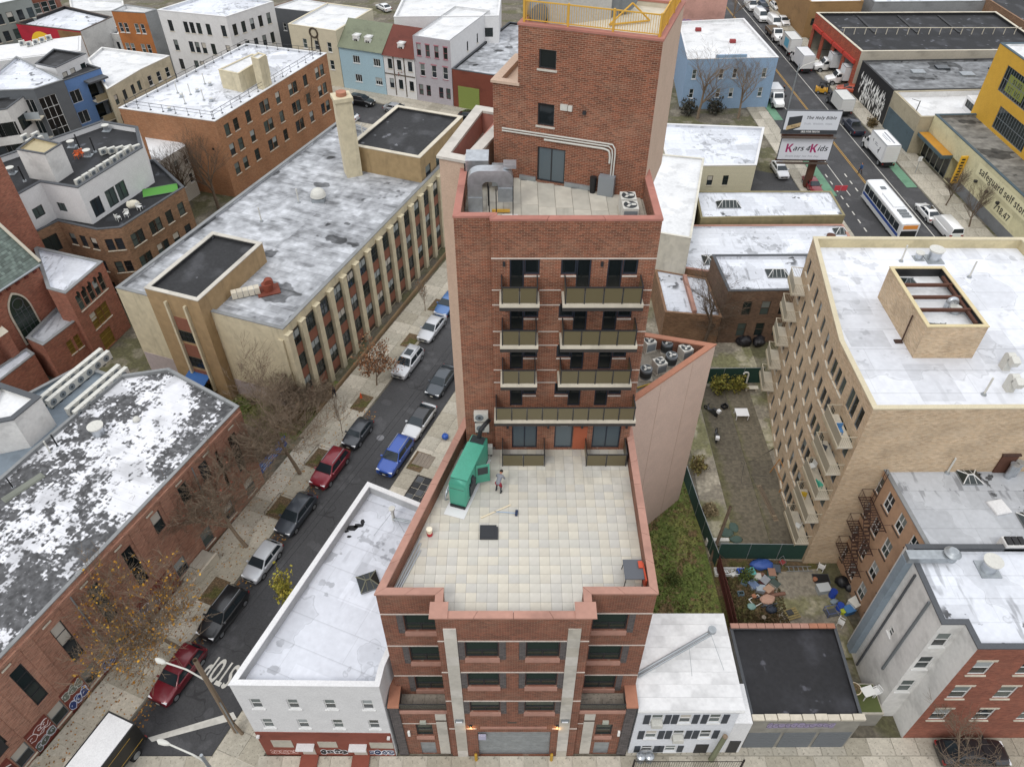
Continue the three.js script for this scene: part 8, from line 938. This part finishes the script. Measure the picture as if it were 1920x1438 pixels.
bush('olive green shrub under the far green screen, left', [22.02,0,-58.43], 1.1, [0x7a7430, 0x6a6a2a, 0x8a7e36], 900, .18); bush('olive green shrub under the far green screen, right', [23.99,0,-58.6], 1, [0x7a7430, 0x6a6a2a, 0x8a7e36], 800, .18); bush('dry bush along the green screen beside the pink wall', [17.78,0,-47.45], .9, [0x7a7440, 0x6a5a3a, 0x807446], 700, .16); bush('low green bush in the dark lawn near the orange sheet', [13.52,0,-35.16], .7, [0x4a5a2a, 0x5a6230], 400, .13, .5); bush('dead grassy tuft beside the green screen', [17.94,0,-42.38], .8, [0x8a7c60, 0x7a6c50], 500, .2, .5); bush('green bush beside the junk heap in the back yard', [19.67,0,-35.42], .8, [0x55622e, 0x4a562a], 500, .16, .8); bush('leafy bush on the church side of the annex', [-48.54,0,-47.45], 1.4, [0x5a6a34, 0x4a5a2e], 600, .24); bush('yellow bush behind the white apartment building', [-47.96,0,-175.92], 1.4, [0xb59a34, 0xa88a2c], 400, .4); bush('brown bush on the avenue pavement ahead of the moving truck', [60.55,0.1,-122.77], 1, [0x6a5a3a, 0x5a4c30], 500, .2); bush('dark shrub at the foot of the blue building', [35.29,0,-128.55], 1.6, [0x3a3c34, 0x4a463c], 500, .3); bush('second dark shrub along the blue building', [30.57,0,-128.11], 1.6, [0x3a3c34, 0x4a463c], 500, .3);
// fallen leaves along the kerb
{ const n = 1500, im = new THREE.InstancedMesh(new THREE.PlaneGeometry(.13, .09).rotateX(-PI / 2), M.leaf, n), r = rngF(88), m4 = new THREE.Matrix4(), c = new THREE.Color(); for (let i = 0; i < n; i++) { const k = r() < .6, [x, z] = S(-26 + r() * 40, k ? .05 + Math.pow(r(), 2) * 1.2 : -4 + r() * 3.8); m4.compose(V3(x, k ? .008 : .158, z), new THREE.Quaternion().setFromEuler(new THREE.Euler(0, r() * 6, 0)), V3(1, 1, 1)); im.setMatrixAt(i, m4); im.setColorAt(i, c.set([0x9a6e34, 0x8a5a30, 0xa8823e, 0x6a4c30][Math.floor(r() * 4)])); } im.name = 'fallen_leaves'; im.userData = { kind: 'stuff', label: 'fallen yellow and brown leaves along the left kerb of the side street', category: 'leaves' }; im.receiveShadow = true; scene.add(im); }
// grass tufts on the lawns
for (const [nm, lb, fn, n] of [['lawn_grass', 'rough patchy grass on the lawn beside the pink wall', r => [8.3 + r() * 8.2, -23 - r() * 22], 5000], ['garden_grass', 'short grass in the school garden', r => S(8 + r() * 8, -23 + r() * 18), 4000], ['yard_weeds', 'brown weeds in the back yard', r => [17.8 + r() * 4.5, -28.6 - r() * 8], 2600]]) { const im = new THREE.InstancedMesh(new THREE.PlaneGeometry(.2, .16), M.leaf, n), r = rngF(n), m4 = new THREE.Matrix4(), c = new THREE.Color(); for (let i = 0; i < n; i++) { const [x, z] = fn(r); m4.compose(V3(x, .07, z), new THREE.Quaternion().setFromEuler(new THREE.Euler(-.6 + r(), r() * 6, 0)), V3(1, .6 + r(), 1)); im.setMatrixAt(i, m4); const g = vn(x * .6, z * .6, 999, 3); im.setColorAt(i, c.set((nm === 'yard_weeds' ? [0x6a5c40, 0x5a5434, 0x7a6a4a, 0x55582e] : g > .55 ? [0x76804a, 0x66743e, 0x7e8450] : [0x8a8458, 0x928660, 0x737a46])[Math.floor(r() * 3)])); } im.name = nm; im.userData = { kind: 'stuff', label: lb, category: 'grass' }; im.castShadow = im.receiveShadow = true; scene.add(im); }

// ---------- things in the yards ----------
const yd = (name, label, cat, px, parts, ry = 0, y = .03, group) => { const t = thing(name, label, cat, [px[0], y, px[1]], ry, group); for (const [n, g, m] of parts) mesh(n, g, m, t); return t; };
const tbl = (w, d, h, c) => [['table_top', B(-w / 2, h - .04, -d / 2, w / 2, h, d / 2), C(c, .6)], ...[[-1, -1], [1, -1], [-1, 1], [1, 1]].map(([a, b]) => ['leg', B(a * (w / 2 - .06) - .025, 0, b * (d / 2 - .06) - .025, a * (w / 2 - .06) + .025, h - .04, b * (d / 2 - .06) + .025), C(c, .6)])];
const chairP = c => [['seat', B(-.24, .4, -.24, .24, .44, .24), C(c, .5)], ['backrest', mg(B(-.24, .44, -.26, .24, .62, -.22), B(-.24, .7, -.28, .24, .86, -.24), B(-.24, .44, -.25, -.19, .86, -.2), B(.19, .44, -.25, .24, .86, -.2)), C(c, .5)], ['armrest', B(-.28, .62, -.22, -.23, .66, .2), C(c, .5)], ['armrest', B(.23, .62, -.22, .28, .66, .2), C(c, .5)], ...[[-1, -1], [1, -1], [-1, 1], [1, 1]].map(([a, b]) => ['leg', B(a * .21 - .025, 0, b * .21 - .025, a * .21 + .025, .4, b * .21 + .025), C(c, .5)])];
const blob = (r, sx, sy, sz, seed) => { const q = new THREE.SphereGeometry(r, 14, 10), P = q.attributes.position; for (let i = 0; i < P.count; i++) { const k = .8 + .4 * vn(P.getX(i) * 6 + seed, P.getZ(i) * 6 + P.getY(i) * 5, 99, seed & 7); P.setXYZ(i, P.getX(i) * k * sx, (P.getY(i) * k + r * .75) * sy, P.getZ(i) * k * sz); } q.computeVertexNormals(); return q; };
yd('yard_table', 'white square table standing in the concrete yard', 'table', [23.47,-54.46], tbl(1.3, 1.1, .7, 0xdedede));
const bike = (label, px, ry, c) => yd('motor_scooter', label, 'motor scooter', px, [['body', loft([[-.75, .75, .1], [-.4, .82, .16], [0, .62, .14], [.35, .4, .17], [.55, .85, .1]].map(([x, t, q]) => [[x, .25, -q], [x, t, -q * .7], [x, t, q * .7], [x, .25, q]])), CP(c)], ['seat', B(-.75, .76, -.14, -.15, .88, .14), M.black], ['handlebar', mg(rod([.5, .8, 0], [.45, 1.1, 0], .03), rod([.45, 1.08, -.32], [.45, 1.08, .32], .02)), M.black], ['wheel', tf(new THREE.TorusGeometry(.2, .07, 8, 18), .75, .26, 0), M.rubber], ['wheel', tf(new THREE.TorusGeometry(.2, .07, 8, 18), -.6, .26, 0), M.rubber], ['top_box', B(-1.05, .8, -.18, -.7, 1.1, .18), C(0xd6d6d6, .5)]], ry, .03, 'scooters in the yard');
bike('black motor scooter lying nearest the far shrubs of the yard', [20.51,-55], 2.2, 0x26282c); bike('black motor scooter with white box in the middle of the yard', [20.31,-51.49], 1.4, 0x2a2c30);
yd('black_crate', 'black plastic crate tipped in the concrete yard', 'crate', [22.04,-55.78], [['walls', mg(B(-.3, 0, -.25, .3, .4, -.2), B(-.3, 0, .2, .3, .4, .25), B(-.3, 0, -.2, -.25, .4, .2), B(.25, 0, -.2, .3, .4, .2)), M.black], ['bottom', B(-.25, 0, -.2, .25, .04, .2), M.black]], .5);
one('garden_hose', 'black hose looping across the concrete yard', 'hose', tube([[26.35,-50.55], [24.12,-48.95], [22.24,-47.99], [22.14,-48.67], [22.46,-48.26], [21.68,-46.14], [21.64,-45.49], [23.01,-45.81], [22.71,-46.66], [24.28,-46.46]].map(p => [p[0], .06, p[1]]), .035, 6, 5), M.black);
yd('white_pipe', 'white hooked vent pipe at the far green screen', 'pipe', [24.87,-58.77], [['pipe', tube([[0, 0, 0], [0, 1.9, 0], [-.1, 2.2, 0], [-.4, 2.25, 0], [-.55, 2, 0]], .09, 10), M.acWhite]]); yd('white_bench', 'pale concrete slab bench beside the hooked pipe', 'bench', [25.42,-58.43], [['seat', B(-.7, .35, -.25, .7, .43, .25), M.slab], ['support', B(-.6, 0, -.2, -.45, .35, .2), M.slab], ['support', B(.45, 0, -.2, .6, .35, .2), M.slab]]);
for (const [i, px] of [[26.4,-66.1], [28.04,-66.1]].entries()) { yd('rubbish_bag', i ? 'right black rubbish heap under the brown brick house' : 'left black rubbish heap under the brown brick house', 'rubbish bag', px, [['bag', blob(.75, 1.2, .8, .9, i + 3), C(0x1b1a1f, .5)], ['knot', cyl(.1, .03, .15, .1, .95, 0, 8), C(0x1b1a1f, .5)]], i, .01, 'rubbish heaps'); }
one('netting_heap', 'heap of dark green netting on the concrete yard', 'netting', mg(blob(.5, 1.2, .25, 1, 5), tf(blob(.4, 1, .25, 1.3, 6), .8, 0, -.6), tf(blob(.4, 1.3, .25, 1, 7), .7, 0, .7)), C(0x4a5c54, .95), [18.99,0.03,-40.02]);
for (const [i, px] of [[17.35,-38.8], [18.38,-38.8]].entries()) place(proto.s, i ? 'right white outdoor unit behind the near green screen' : 'left white outdoor unit behind the near green screen', [px[0], .03, px[1]], PI, 'outdoor units behind the screen');
yd('timber_stack', 'stack of old boards against the yard edge near the balconies', 'timber', [23.5,-43.29], [0, 1, 2, 3].map(k => ['board', B(-.25 + k * .02, k * .07, -2.2 + k * .1, .2 - k * .03, k * .07 + .06, 2.0 - k * .2), mt({ color: [0x8a7a64, 0x7a6a58, 0x9a8a72, 0x6a5c4c][k], map: T.wood })]), .15); yd('ladder_frame', 'orange framed scaffold panel leaning in the yard', 'scaffold', [24.72,-45.81], [['frame', mg(rod([0, 0, -1.2], [.5, 1.9, -1.2], .04), rod([0, 0, 1.2], [.5, 1.9, 1.2], .04), rod([0, 0, -1.2], [0, 0, 1.2], .04), rod([.5, 1.9, -1.2], [.5, 1.9, 1.2], .04)), C(0xa8743a, .7)], ['rung', rod([.25, .95, -1.2], [.25, .95, 1.2], .03), C(0xa8743a, .7)]], .1);
// junk yard behind the garage
const jc = [0x5d6f8c, 0x6e3f46, 0x6f918e, 0xbdb9b0, 0x8c8f94, 0x94705e, 0x46524c, 0x98a2aa, 0xa98a74, 0x4c545e];
yd('tarpaulin', 'blue tarpaulin over the junk heap by the green screen', 'tarpaulin', [21.3,-36.62], [['tarp', blob(.8, 1.5, .55, .8, 9), C(0x38569a, .6)]]).scale.set(.8, .8, .8); yd('teal_bin', 'teal storage tub at the left of the junk heap', 'tub', [20.06,-35.78], [['tub', mg(B(-.35, 0, -.3, .35, .5, .3), B(-.4, .5, -.35, .4, .56, .35)), C(0x5aa8a0, .5)]], .2); yd('white_tub_rack', 'long white trough with blue crate along the green screen', 'trough', [18.52,-35.94], [['trough', mg(B(-1.4, 0, -.35, 1.4, .35, -.28), B(-1.4, 0, .28, 1.4, .35, .35), B(-1.4, 0, -.28, -1.33, .35, .28), B(1.33, 0, -.28, 1.4, .35, .28), B(-1.33, 0, -.28, 1.33, .05, .28)), C(0xcfd0ce, .6)], ['blue_crate', B(.5, .06, -.22, 1.1, .45, .22), C(0x2a50b0, .5)]]);
const spots = [[20.56,-35.42], [21.1,-35.06], [21.84,-35.68], [21.92,-34.76], [20.6,-34.25], [21.21,-34.05], [22.42,-36.2], [20.12,-34.65]], nmj = ['torn grey carton', 'dark red suitcase', 'folded teal sheet bundle', 'pale cardboard box', 'grey plastic crate', 'terracotta plant box', 'dark green tool chest', 'light blue storage box'];
for (const [i, px] of spots.entries()) yd('junk_box', nmj[i] + ' in the colourful junk heap of the back yard', 'box', px, [['box', mg(tf(B(-.35, 0, -.28, .35, .3 + .12 * (i % 3), .28), 0, 0, 0, 0, (i % 2) * .12, 0)), C(jc[i], .7)], ['lid', tf(B(-.38, .3 + .12 * (i % 3) + .005, -.31, .38, .35 + .12 * (i % 3), .31), 0, 0, 0, .06 * i, (i % 2) * .12, 0), C(jc[(i + 3) % 10], .7)]], i * .7, .03, 'junk in the back yard');
yd('steel_frame_chair', 'bent metal chair frame on the junk heap', 'chair', [23.01,-36.73], [['frame', mg(tube([[-.25, 0, .25], [-.25, .45, .2], [-.25, .9, -.25]], .02), tube([[.25, 0, .25], [.25, .45, .2], [.25, .9, -.25]], .02), rod([-.25, .45, .2], [.25, .45, .2], .02), rod([-.25, .9, -.25], [.25, .9, -.25], .02)), M.metal], ['seat', B(-.24, .43, -.2, .24, .47, .2), C(0x8a3a3a, .7)]], .6);
yd('step_ladder', 'aluminium ladder lying beside the white chair', 'ladder', [24.4,-36.31], [['rail', B(-1.1, .05, -.25, 1.1, .12, -.2), M.metal], ['rail', B(-1.1, .05, .2, 1.1, .12, .25), M.metal], ...[-.9, -.5, -.1, .3, .7].map(x => ['rung', B(x, .07, -.2, x + .08, .11, .2), M.metal])]); yd('garden_chair', 'white plastic garden chair by the beige tower wall', 'chair', [26.22,-36.31], chairP(0xe0e0de), 2.6); yd('garden_chair', 'white plastic chair upside down beside the garage wall', 'chair', [26.26,-31.15], chairP(0xd8d8d6), .9); yd('floor_mat', 'dark rubber mat on the mossy slab below the white chair', 'mat', [26.04,-35.42], [['mat', B(-.65, .012, -.4, .65, .035, .4), M.black], ['border', B(-.7, .006, -.45, .7, .02, .45), M.darkGrey]]);
yd('wheelie_heap', 'grey plastic chest by the tan wall', 'chest', [25.78,-34.25], [['chest', B(-.5, 0, -.35, .5, .5, .35), C(0x9aa0a2, .6)], ['lid', tf(B(-.54, 0, -.39, .54, .07, .39), 0, .505, 0), C(0xb4b9ba, .6)]], .15); yd('blue_drum', 'blue plastic drum near the tan wall', 'drum', [26.42,-33.75], [['drum', cyl(.28, .28, .7, 0, 0, 0, 16), C(0x2848a8, .5)], ['lid', cyl(.29, .29, .05, 0, .7, 0, 16), C(0x1f3c90, .5)]]); yd('blue_drum', 'second blue drum beside the yellow bucket', 'drum', [26.63,-32.58], [['drum', cyl(.26, .26, .6, 0, 0, 0, 16), C(0x2c50b8, .5)], ['lid', cyl(.27, .27, .05, 0, .6, 0, 16), C(0x2646a0, .5)]]); yd('yellow_bucket', 'yellow green bucket among the blue tubs', 'bucket', [26.76,-32.19], [['bucket', cyl(.18, .22, .4, 0, 0, 0, 16), C(0xb0bc3a, .5)], ['rim', cyl(.235, .235, .04, 0, .4, 0, 16), C(0xb0bc3a, .5)]]); yd('blue_tub', 'light blue storage tub by the yellow bucket', 'tub', [27.27,-32.29], [['tub', mg(B(-.4, 0, -.3, .4, .5, .3)), C(0x3a6a9c, .5)], ['lid', B(-.43, .505, -.33, .43, .56, .33), C(0x4a7aac, .5)]], .3); yd('white_cooler', 'white cooler box against the tan building corner', 'cooler', [27.86,-32.77], [['cooler', B(-.45, 0, -.4, .45, .75, .4), C(0xcfcfc6, .6)], ['lid', B(-.48, .755, -.43, .48, .84, .43), C(0xdadad2, .6)]], .5); yd('dog_cage', 'blue wire cage near the garage coping', 'cage', [25.86,-32.19], [['frame', mg(...[[-.5, -.35], [.5, -.35], [-.5, .35], [.5, .35]].map(([a, b]) => rod([a, 0, b], [a, .6, b], .025)), rod([-.5, .6, -.35], [.5, .6, -.35], .025), rod([-.5, .6, .35], [.5, .6, .35], .025), rod([-.5, .6, -.35], [-.5, .6, .35], .025), rod([.5, .6, -.35], [.5, .6, .35], .025)), C(0x5a6a9c, .5)], ['tray', B(-.48, .02, -.33, .48, .08, .33), M.darkGrey]], .2); yd('black_bin_bag', 'black rubbish bags in the dark corner by the tan wall', 'rubbish bag', [26.33,-34.91].map((v, i) => i ? v : v + 1.2), [['bag', blob(.5, 1.1, .9, 1, 13), C(0x1a1b1e, .5)], ['second_bag', tf(blob(.4, 1, .9, 1, 14), .5, 0, .5), C(0x202126, .5)]]);
yd('orange_armchair', 'faded orange cushion on a broken frame in the weeds', 'cushion', [20.93,-33.26], [['cushion', mg(tf(blob(.55, 1.2, .35, .8, 15), 0, .2, 0)), C(0xb4917e, .85)], ['frame', mg(B(-.7, 0, -.45, .7, .2, -.38), B(-.7, 0, .38, .7, .2, .45)), M.darkGrey]], .2); yd('dark_bag', 'dark blue bag lying below the orange cushion', 'bag', [21.03,-32.43], [['bag', blob(.4, 1.2, .7, .9, 16), C(0x2e3644, .7)], ['strap', tf(new THREE.TorusGeometry(.2, .025, 6, 14), 0, .45, 0), M.black]]); yd('wooden_pallet', 'small wooden pallet with a metal tray beside the slab', 'pallet', [22.67,-32.1], [0, 1, 2, 3, 4].map(k => ['slat', B(-.55, .1, -.45 + k * .2, .55, .13, -.31 + k * .2), mt({ color: 0x9a8a5c, map: T.wood })]).concat([['tray', B(-.4, .14, -.35, .1, .2, .1), C(0x3a3c3c, .6)]]), .3); yd('scrap_frame', 'pale scrap frames at the left of the orange cushion', 'scrap', [20.05,-33.26], [['frame', tf(mg(B(-.5, .1, -.4, .5, .14, -.34), B(-.5, .1, .34, .5, .14, .4), B(-.5, .1, -.34, -.44, .14, .34), B(.44, .1, -.34, .5, .14, .34)), 0, 0, 0, .5), C(0xcfcfca, .6)], ['basin', tf(blob(.35, 1, .4, .9, 17), -.5, 0, .5), C(0x7a9a94, .6)]]);
// small terrace beside the white wall
{ const d = thing('small_deck', 'small artificial grass deck between garage and white wall', 'deck', [26, 0, -24.2]); mesh('platform', B(-2.1, 1.8, -1.2, .3, 2.0, 1.0), M.concrete, d); mesh('turf', B(-2, 2.005, -1.1, .2, 2.03, .9), C(0x525a32, .95), d); mesh('support_wall', B(-2.1, 0, -1.2, .3, 1.8, 1), paint(0x8f8c86, T.streak), d); }
yd('flower_pot', 'large orange flower pot on the small turf deck', 'plant pot', [24.5, -24.7], [['pot', cyl(.3, .45, .6, 0, 0, 0, 18), C(0xc04a26, .6)], ['rim', cyl(.48, .48, .07, 0, .6, 0, 18), C(0xd8c8b0, .7)], ['soil', cyl(.43, .43, .02, 0, .66, 0, 18), M.dirt]], 0, 2.03); yd('deck_table', 'white oval table on the small turf deck', 'table', [25.4, -24.5], tbl(.9, .7, .7, 0xd9d9d4), .3, 2.03); yd('garden_chair', 'white plastic chair next to the oval deck table', 'chair', [26.1, -24.6], chairP(0xdcdcda), -1.2, 2.03);
car('sedan', 0x1f2226, 'dark car with stickers parked under the bare tree at the bottom right', 32.1, -21, 0, { group: 'cars at the bottom edge' }).position.y = .12;
// overhead cables and steps
for (const [i, [h0, t0, t1, h1]] of [[10.2, 7.6, 7.4, 8], [9.6, 7.7, 7.9, 7.6]].entries()) { const p0 = [-19.8, h0, -22.77], e = S(60, t1), pts = [...Array(9)].map((_, k) => { const t = k / 8; return [lerp(p0[0], e[0], t), lerp(h0, h1, t) - 1.6 * 4 * t * (1 - t), lerp(p0[2], e[1], t)]; }); one('overhead_cable', i ? 'lower overhead cable along the side street' : 'upper overhead cable along the side street', 'cable', tube(pts, .018, 4, 4), M.black, [0, 0, 0], 0, 'overhead cables'); }
{ const e = ware.edge(1), p = [e.a[0] + e.d[0] * 22.6 + e.n[0] * .75 + ware.cx, e.a[1] + e.d[1] * 22.6 + e.n[1] * .75 + ware.cz], t = thing('stone_steps', 'stone entrance steps against the warehouse wall', 'steps', [p[0], .12, p[1]], e.th); for (let k = 0; k < 4; k++) mesh('step', B(-1.4 + k * .35, k * .2, -.65, 1.4, k * .2 + .2, .65), M.concrete, t); mesh('cheek_wall', B(-1.5, 0, .66, 1.5, .95, .85), M.slab, t); }
for (const [i, [s, t]] of [[6.2, -1.2], [-.2, -1.2]].entries()) { const [x, z] = S(s, t), g = thing('tree_guard', i ? 'low iron guard round the pit near the silver hatchback' : 'low iron guard round the pit beside the red crossover', 'tree guard', [x, .15, z], -.385, 'tree guards'); for (const [a, b, c, d] of [[-.75, -1.2, .75, -1.2], [-.75, 1.2, -.75, -1.2], [-.75, 1.2, .75, 1.2]]) mesh('rail', mg(rod([a, .4, b], [c, .4, d], .02), rod([a, 0, b], [a, .4, b], .02), rod([c, 0, d], [c, .4, d], .02)), M.ironRust, g); }
{ const r = rngF(313), kinds = ['paint tin', 'plastic bottle crate', 'rolled carpet', 'broken stool', 'flower pot', 'cloth bundle'], at = [[18.6, -35.6], [19.4, -34.9], [20.6, -35.8], [21.4, -35.1], [19.9, -33.6], [20.8, -33], [22.4, -36], [18.9, -33.9], [21.9, -33.8], [20.2, -31.6], [25.4, -35.2], [26.4, -33.2]], where = ['by the left end of the white trough', 'in front of the white trough', 'under the blue tarpaulin edge', 'right of the blue tarpaulin', 'above the scrap frames', 'above the orange cushion', 'near the aluminium ladder', 'at the plank fence', 'on the edge of the mossy slab', 'left of the wooden pallet', 'beside the dark rubber mat', 'beside the yellow bucket'];
  at.forEach(([x, z], i) => { const k = i % 6, c = [0xa8a49a, 0x6a7f8c, 0x7a5a4c, 0x8c8274, 0x9c6a50, 0x7c8a94][k]; const g = thing(kinds[k].replace(/ /g, '_'), kinds[k] + ' lying ' + where[i], ['tin', 'crate', 'carpet', 'stool', 'plant pot', 'bundle'][k], [x, .03, z], r() * 6, 'small junk in the back yard');
    if (k === 0) { mesh('tin', cyl(.15, .15, .3, 0, 0, 0, 14), C(c, .5, .3), g); mesh('lid', cyl(.16, .16, .02, 0, .3, 0, 14), C(0xd0cfc8, .5), g); } else if (k === 1) { mesh('crate_body', mg(B(-.25, 0, -.18, .25, .28, -.15), B(-.25, 0, .15, .25, .28, .18), B(-.25, 0, -.15, -.22, .28, .15), B(.22, 0, -.15, .25, .28, .15), B(-.22, 0, -.15, .22, .03, .15)), C(c, .6), g); for (let j = 0; j < 6; j++) mesh('bottle', cyl(.04, .03, .26, -.15 + (j % 3) * .15, .03, j < 3 ? -.07 : .07, 8), M.glassGreen, g); } else if (k === 2) { mesh('roll', tf(new THREE.CylinderGeometry(.16, .16, 1.3, 14), 0, .16, 0, 0, PI / 2), C(c, .95), g); mesh('roll_end', tf(new THREE.TorusGeometry(.09, .03, 6, 14), 0, .16, .655), C(0xb09a88, .95), g); } else if (k === 3) { mesh('seat', cyl(.18, .18, .04, 0, .38, 0, 14), C(c, .7), g); for (let j = 0; j < 3; j++) mesh('leg', rod([Math.cos(j * 2.1) * .14, .38, Math.sin(j * 2.1) * .14], [Math.cos(j * 2.1) * .2, 0, Math.sin(j * 2.1) * .2], .018), C(c, .7), g); } else if (k === 4) { mesh('pot', cyl(.12, .18, .28, 0, 0, 0, 14), C(c, .8), g); mesh('rim', cyl(.195, .195, .04, 0, .28, 0, 14), C(c, .8), g); } else mesh('bundle', blob(.3, 1.2, .5, .8, i), C(c, .95), g); }); }
// roof terrace of the modern block
{ const t = thing('turf_mat', 'bright green artificial turf on the brown block roof terrace', 'turf', [-42.49,10.2,-82.75], .385); mesh('turf', B(-2, 0, -1, 2, .04, 1), C(0x4f8a3a, .95), t); mesh('edge', mg(B(-2.1, 0, -1.1, 2.1, .03, -1.02), B(-2.1, 0, 1.02, 2.1, .03, 1.1)), M.darkGrey, t); }
for (const [i, px] of [[-44.27,-76.81], [-43.36,-78.36], [-44.94,-75.99]].entries()) yd('terrace_chair', ['white terrace chair in the middle of the brown block terrace', 'white terrace chair by the terrace doors of the brown block', 'white terrace chair near the corner of the brown block terrace'][i], 'chair', px, chairP(0xd6d6d2), i * 1.3, 10.12, 'terrace chairs');
yd('covered_grill', 'pale covered grill on the brown block terrace', 'grill', [-44.28,-78.85], [['cover', blob(.6, 1.2, .9, .8, 21), C(0xcfc9b8, .8)], ['base', B(-.5, 0, -.35, .5, .2, .35), M.darkGrey]], .4, 10.12); yd('storage_bench', 'grey storage bench against the white terrace wall', 'bench', [-46.49,-80.08], [['box', B(-.7, 0, -.3, .7, .55, .3), C(0x9a9a96, .7)], ['lid', B(-.73, .555, -.33, .73, .6, .33), C(0xa8a8a4, .7)]], 1.19, 10.12);
for (const [i, px] of [[-51.26,-83.42], [-50.79,-83.97]].entries()) yd('orange_chair', i ? 'right orange chair on the dark modern roof' : 'left orange chair on the dark modern roof', 'chair', px, chairP(0xc8602e), i, 14.02, 'orange roof chairs');
for (const [i, px] of [[-50.28,-84.1], [-50.73,-90.89], [-53.19,-86.47], [-57.22,-79.75]].entries()) vent(['grey drum vent beside the orange chairs', 'white capped vent at the back of the modern roof', 'white vent behind the stair housing', 'white vent at the left of the modern roof'][i], 'drum', px[0], 14, px[1], .8);
for (const [i, px] of [[-51.93,-85.77], [-49.85,-85.07], [-55.29,-88.35], [-54.87,-77.87]].entries()) vent('black vent pipe on the modern roof, ' + ['beside the orange chairs', 'in front of the upright units', 'behind the stair housing', 'left of the stair housing'][i], 'dark', px[0], 14, px[1], 1.7);
{ const e = sch.edge(0); sch.on(0, 2.6, 0, .004, 'lavender_base', B(-2.5, 0, 0, 2.5, 2.6, .04), paint2('lav', 0xb9aeb0)); sch.on(0, (11.3 + e.L) / 2, 0, .004, 'lavender_base', B(-(e.L - 11.5) / 2, 0, 0, (e.L - 11.5) / 2, 2.2, .04), paint2('lav', 0xb9aeb0)); sch.on(0, e.L - .5, 0, .004, 'corner_pilaster', B(-.3, 0, 0, .3, 9.6, .2), M.cream); }

renderer.render(scene, camera);
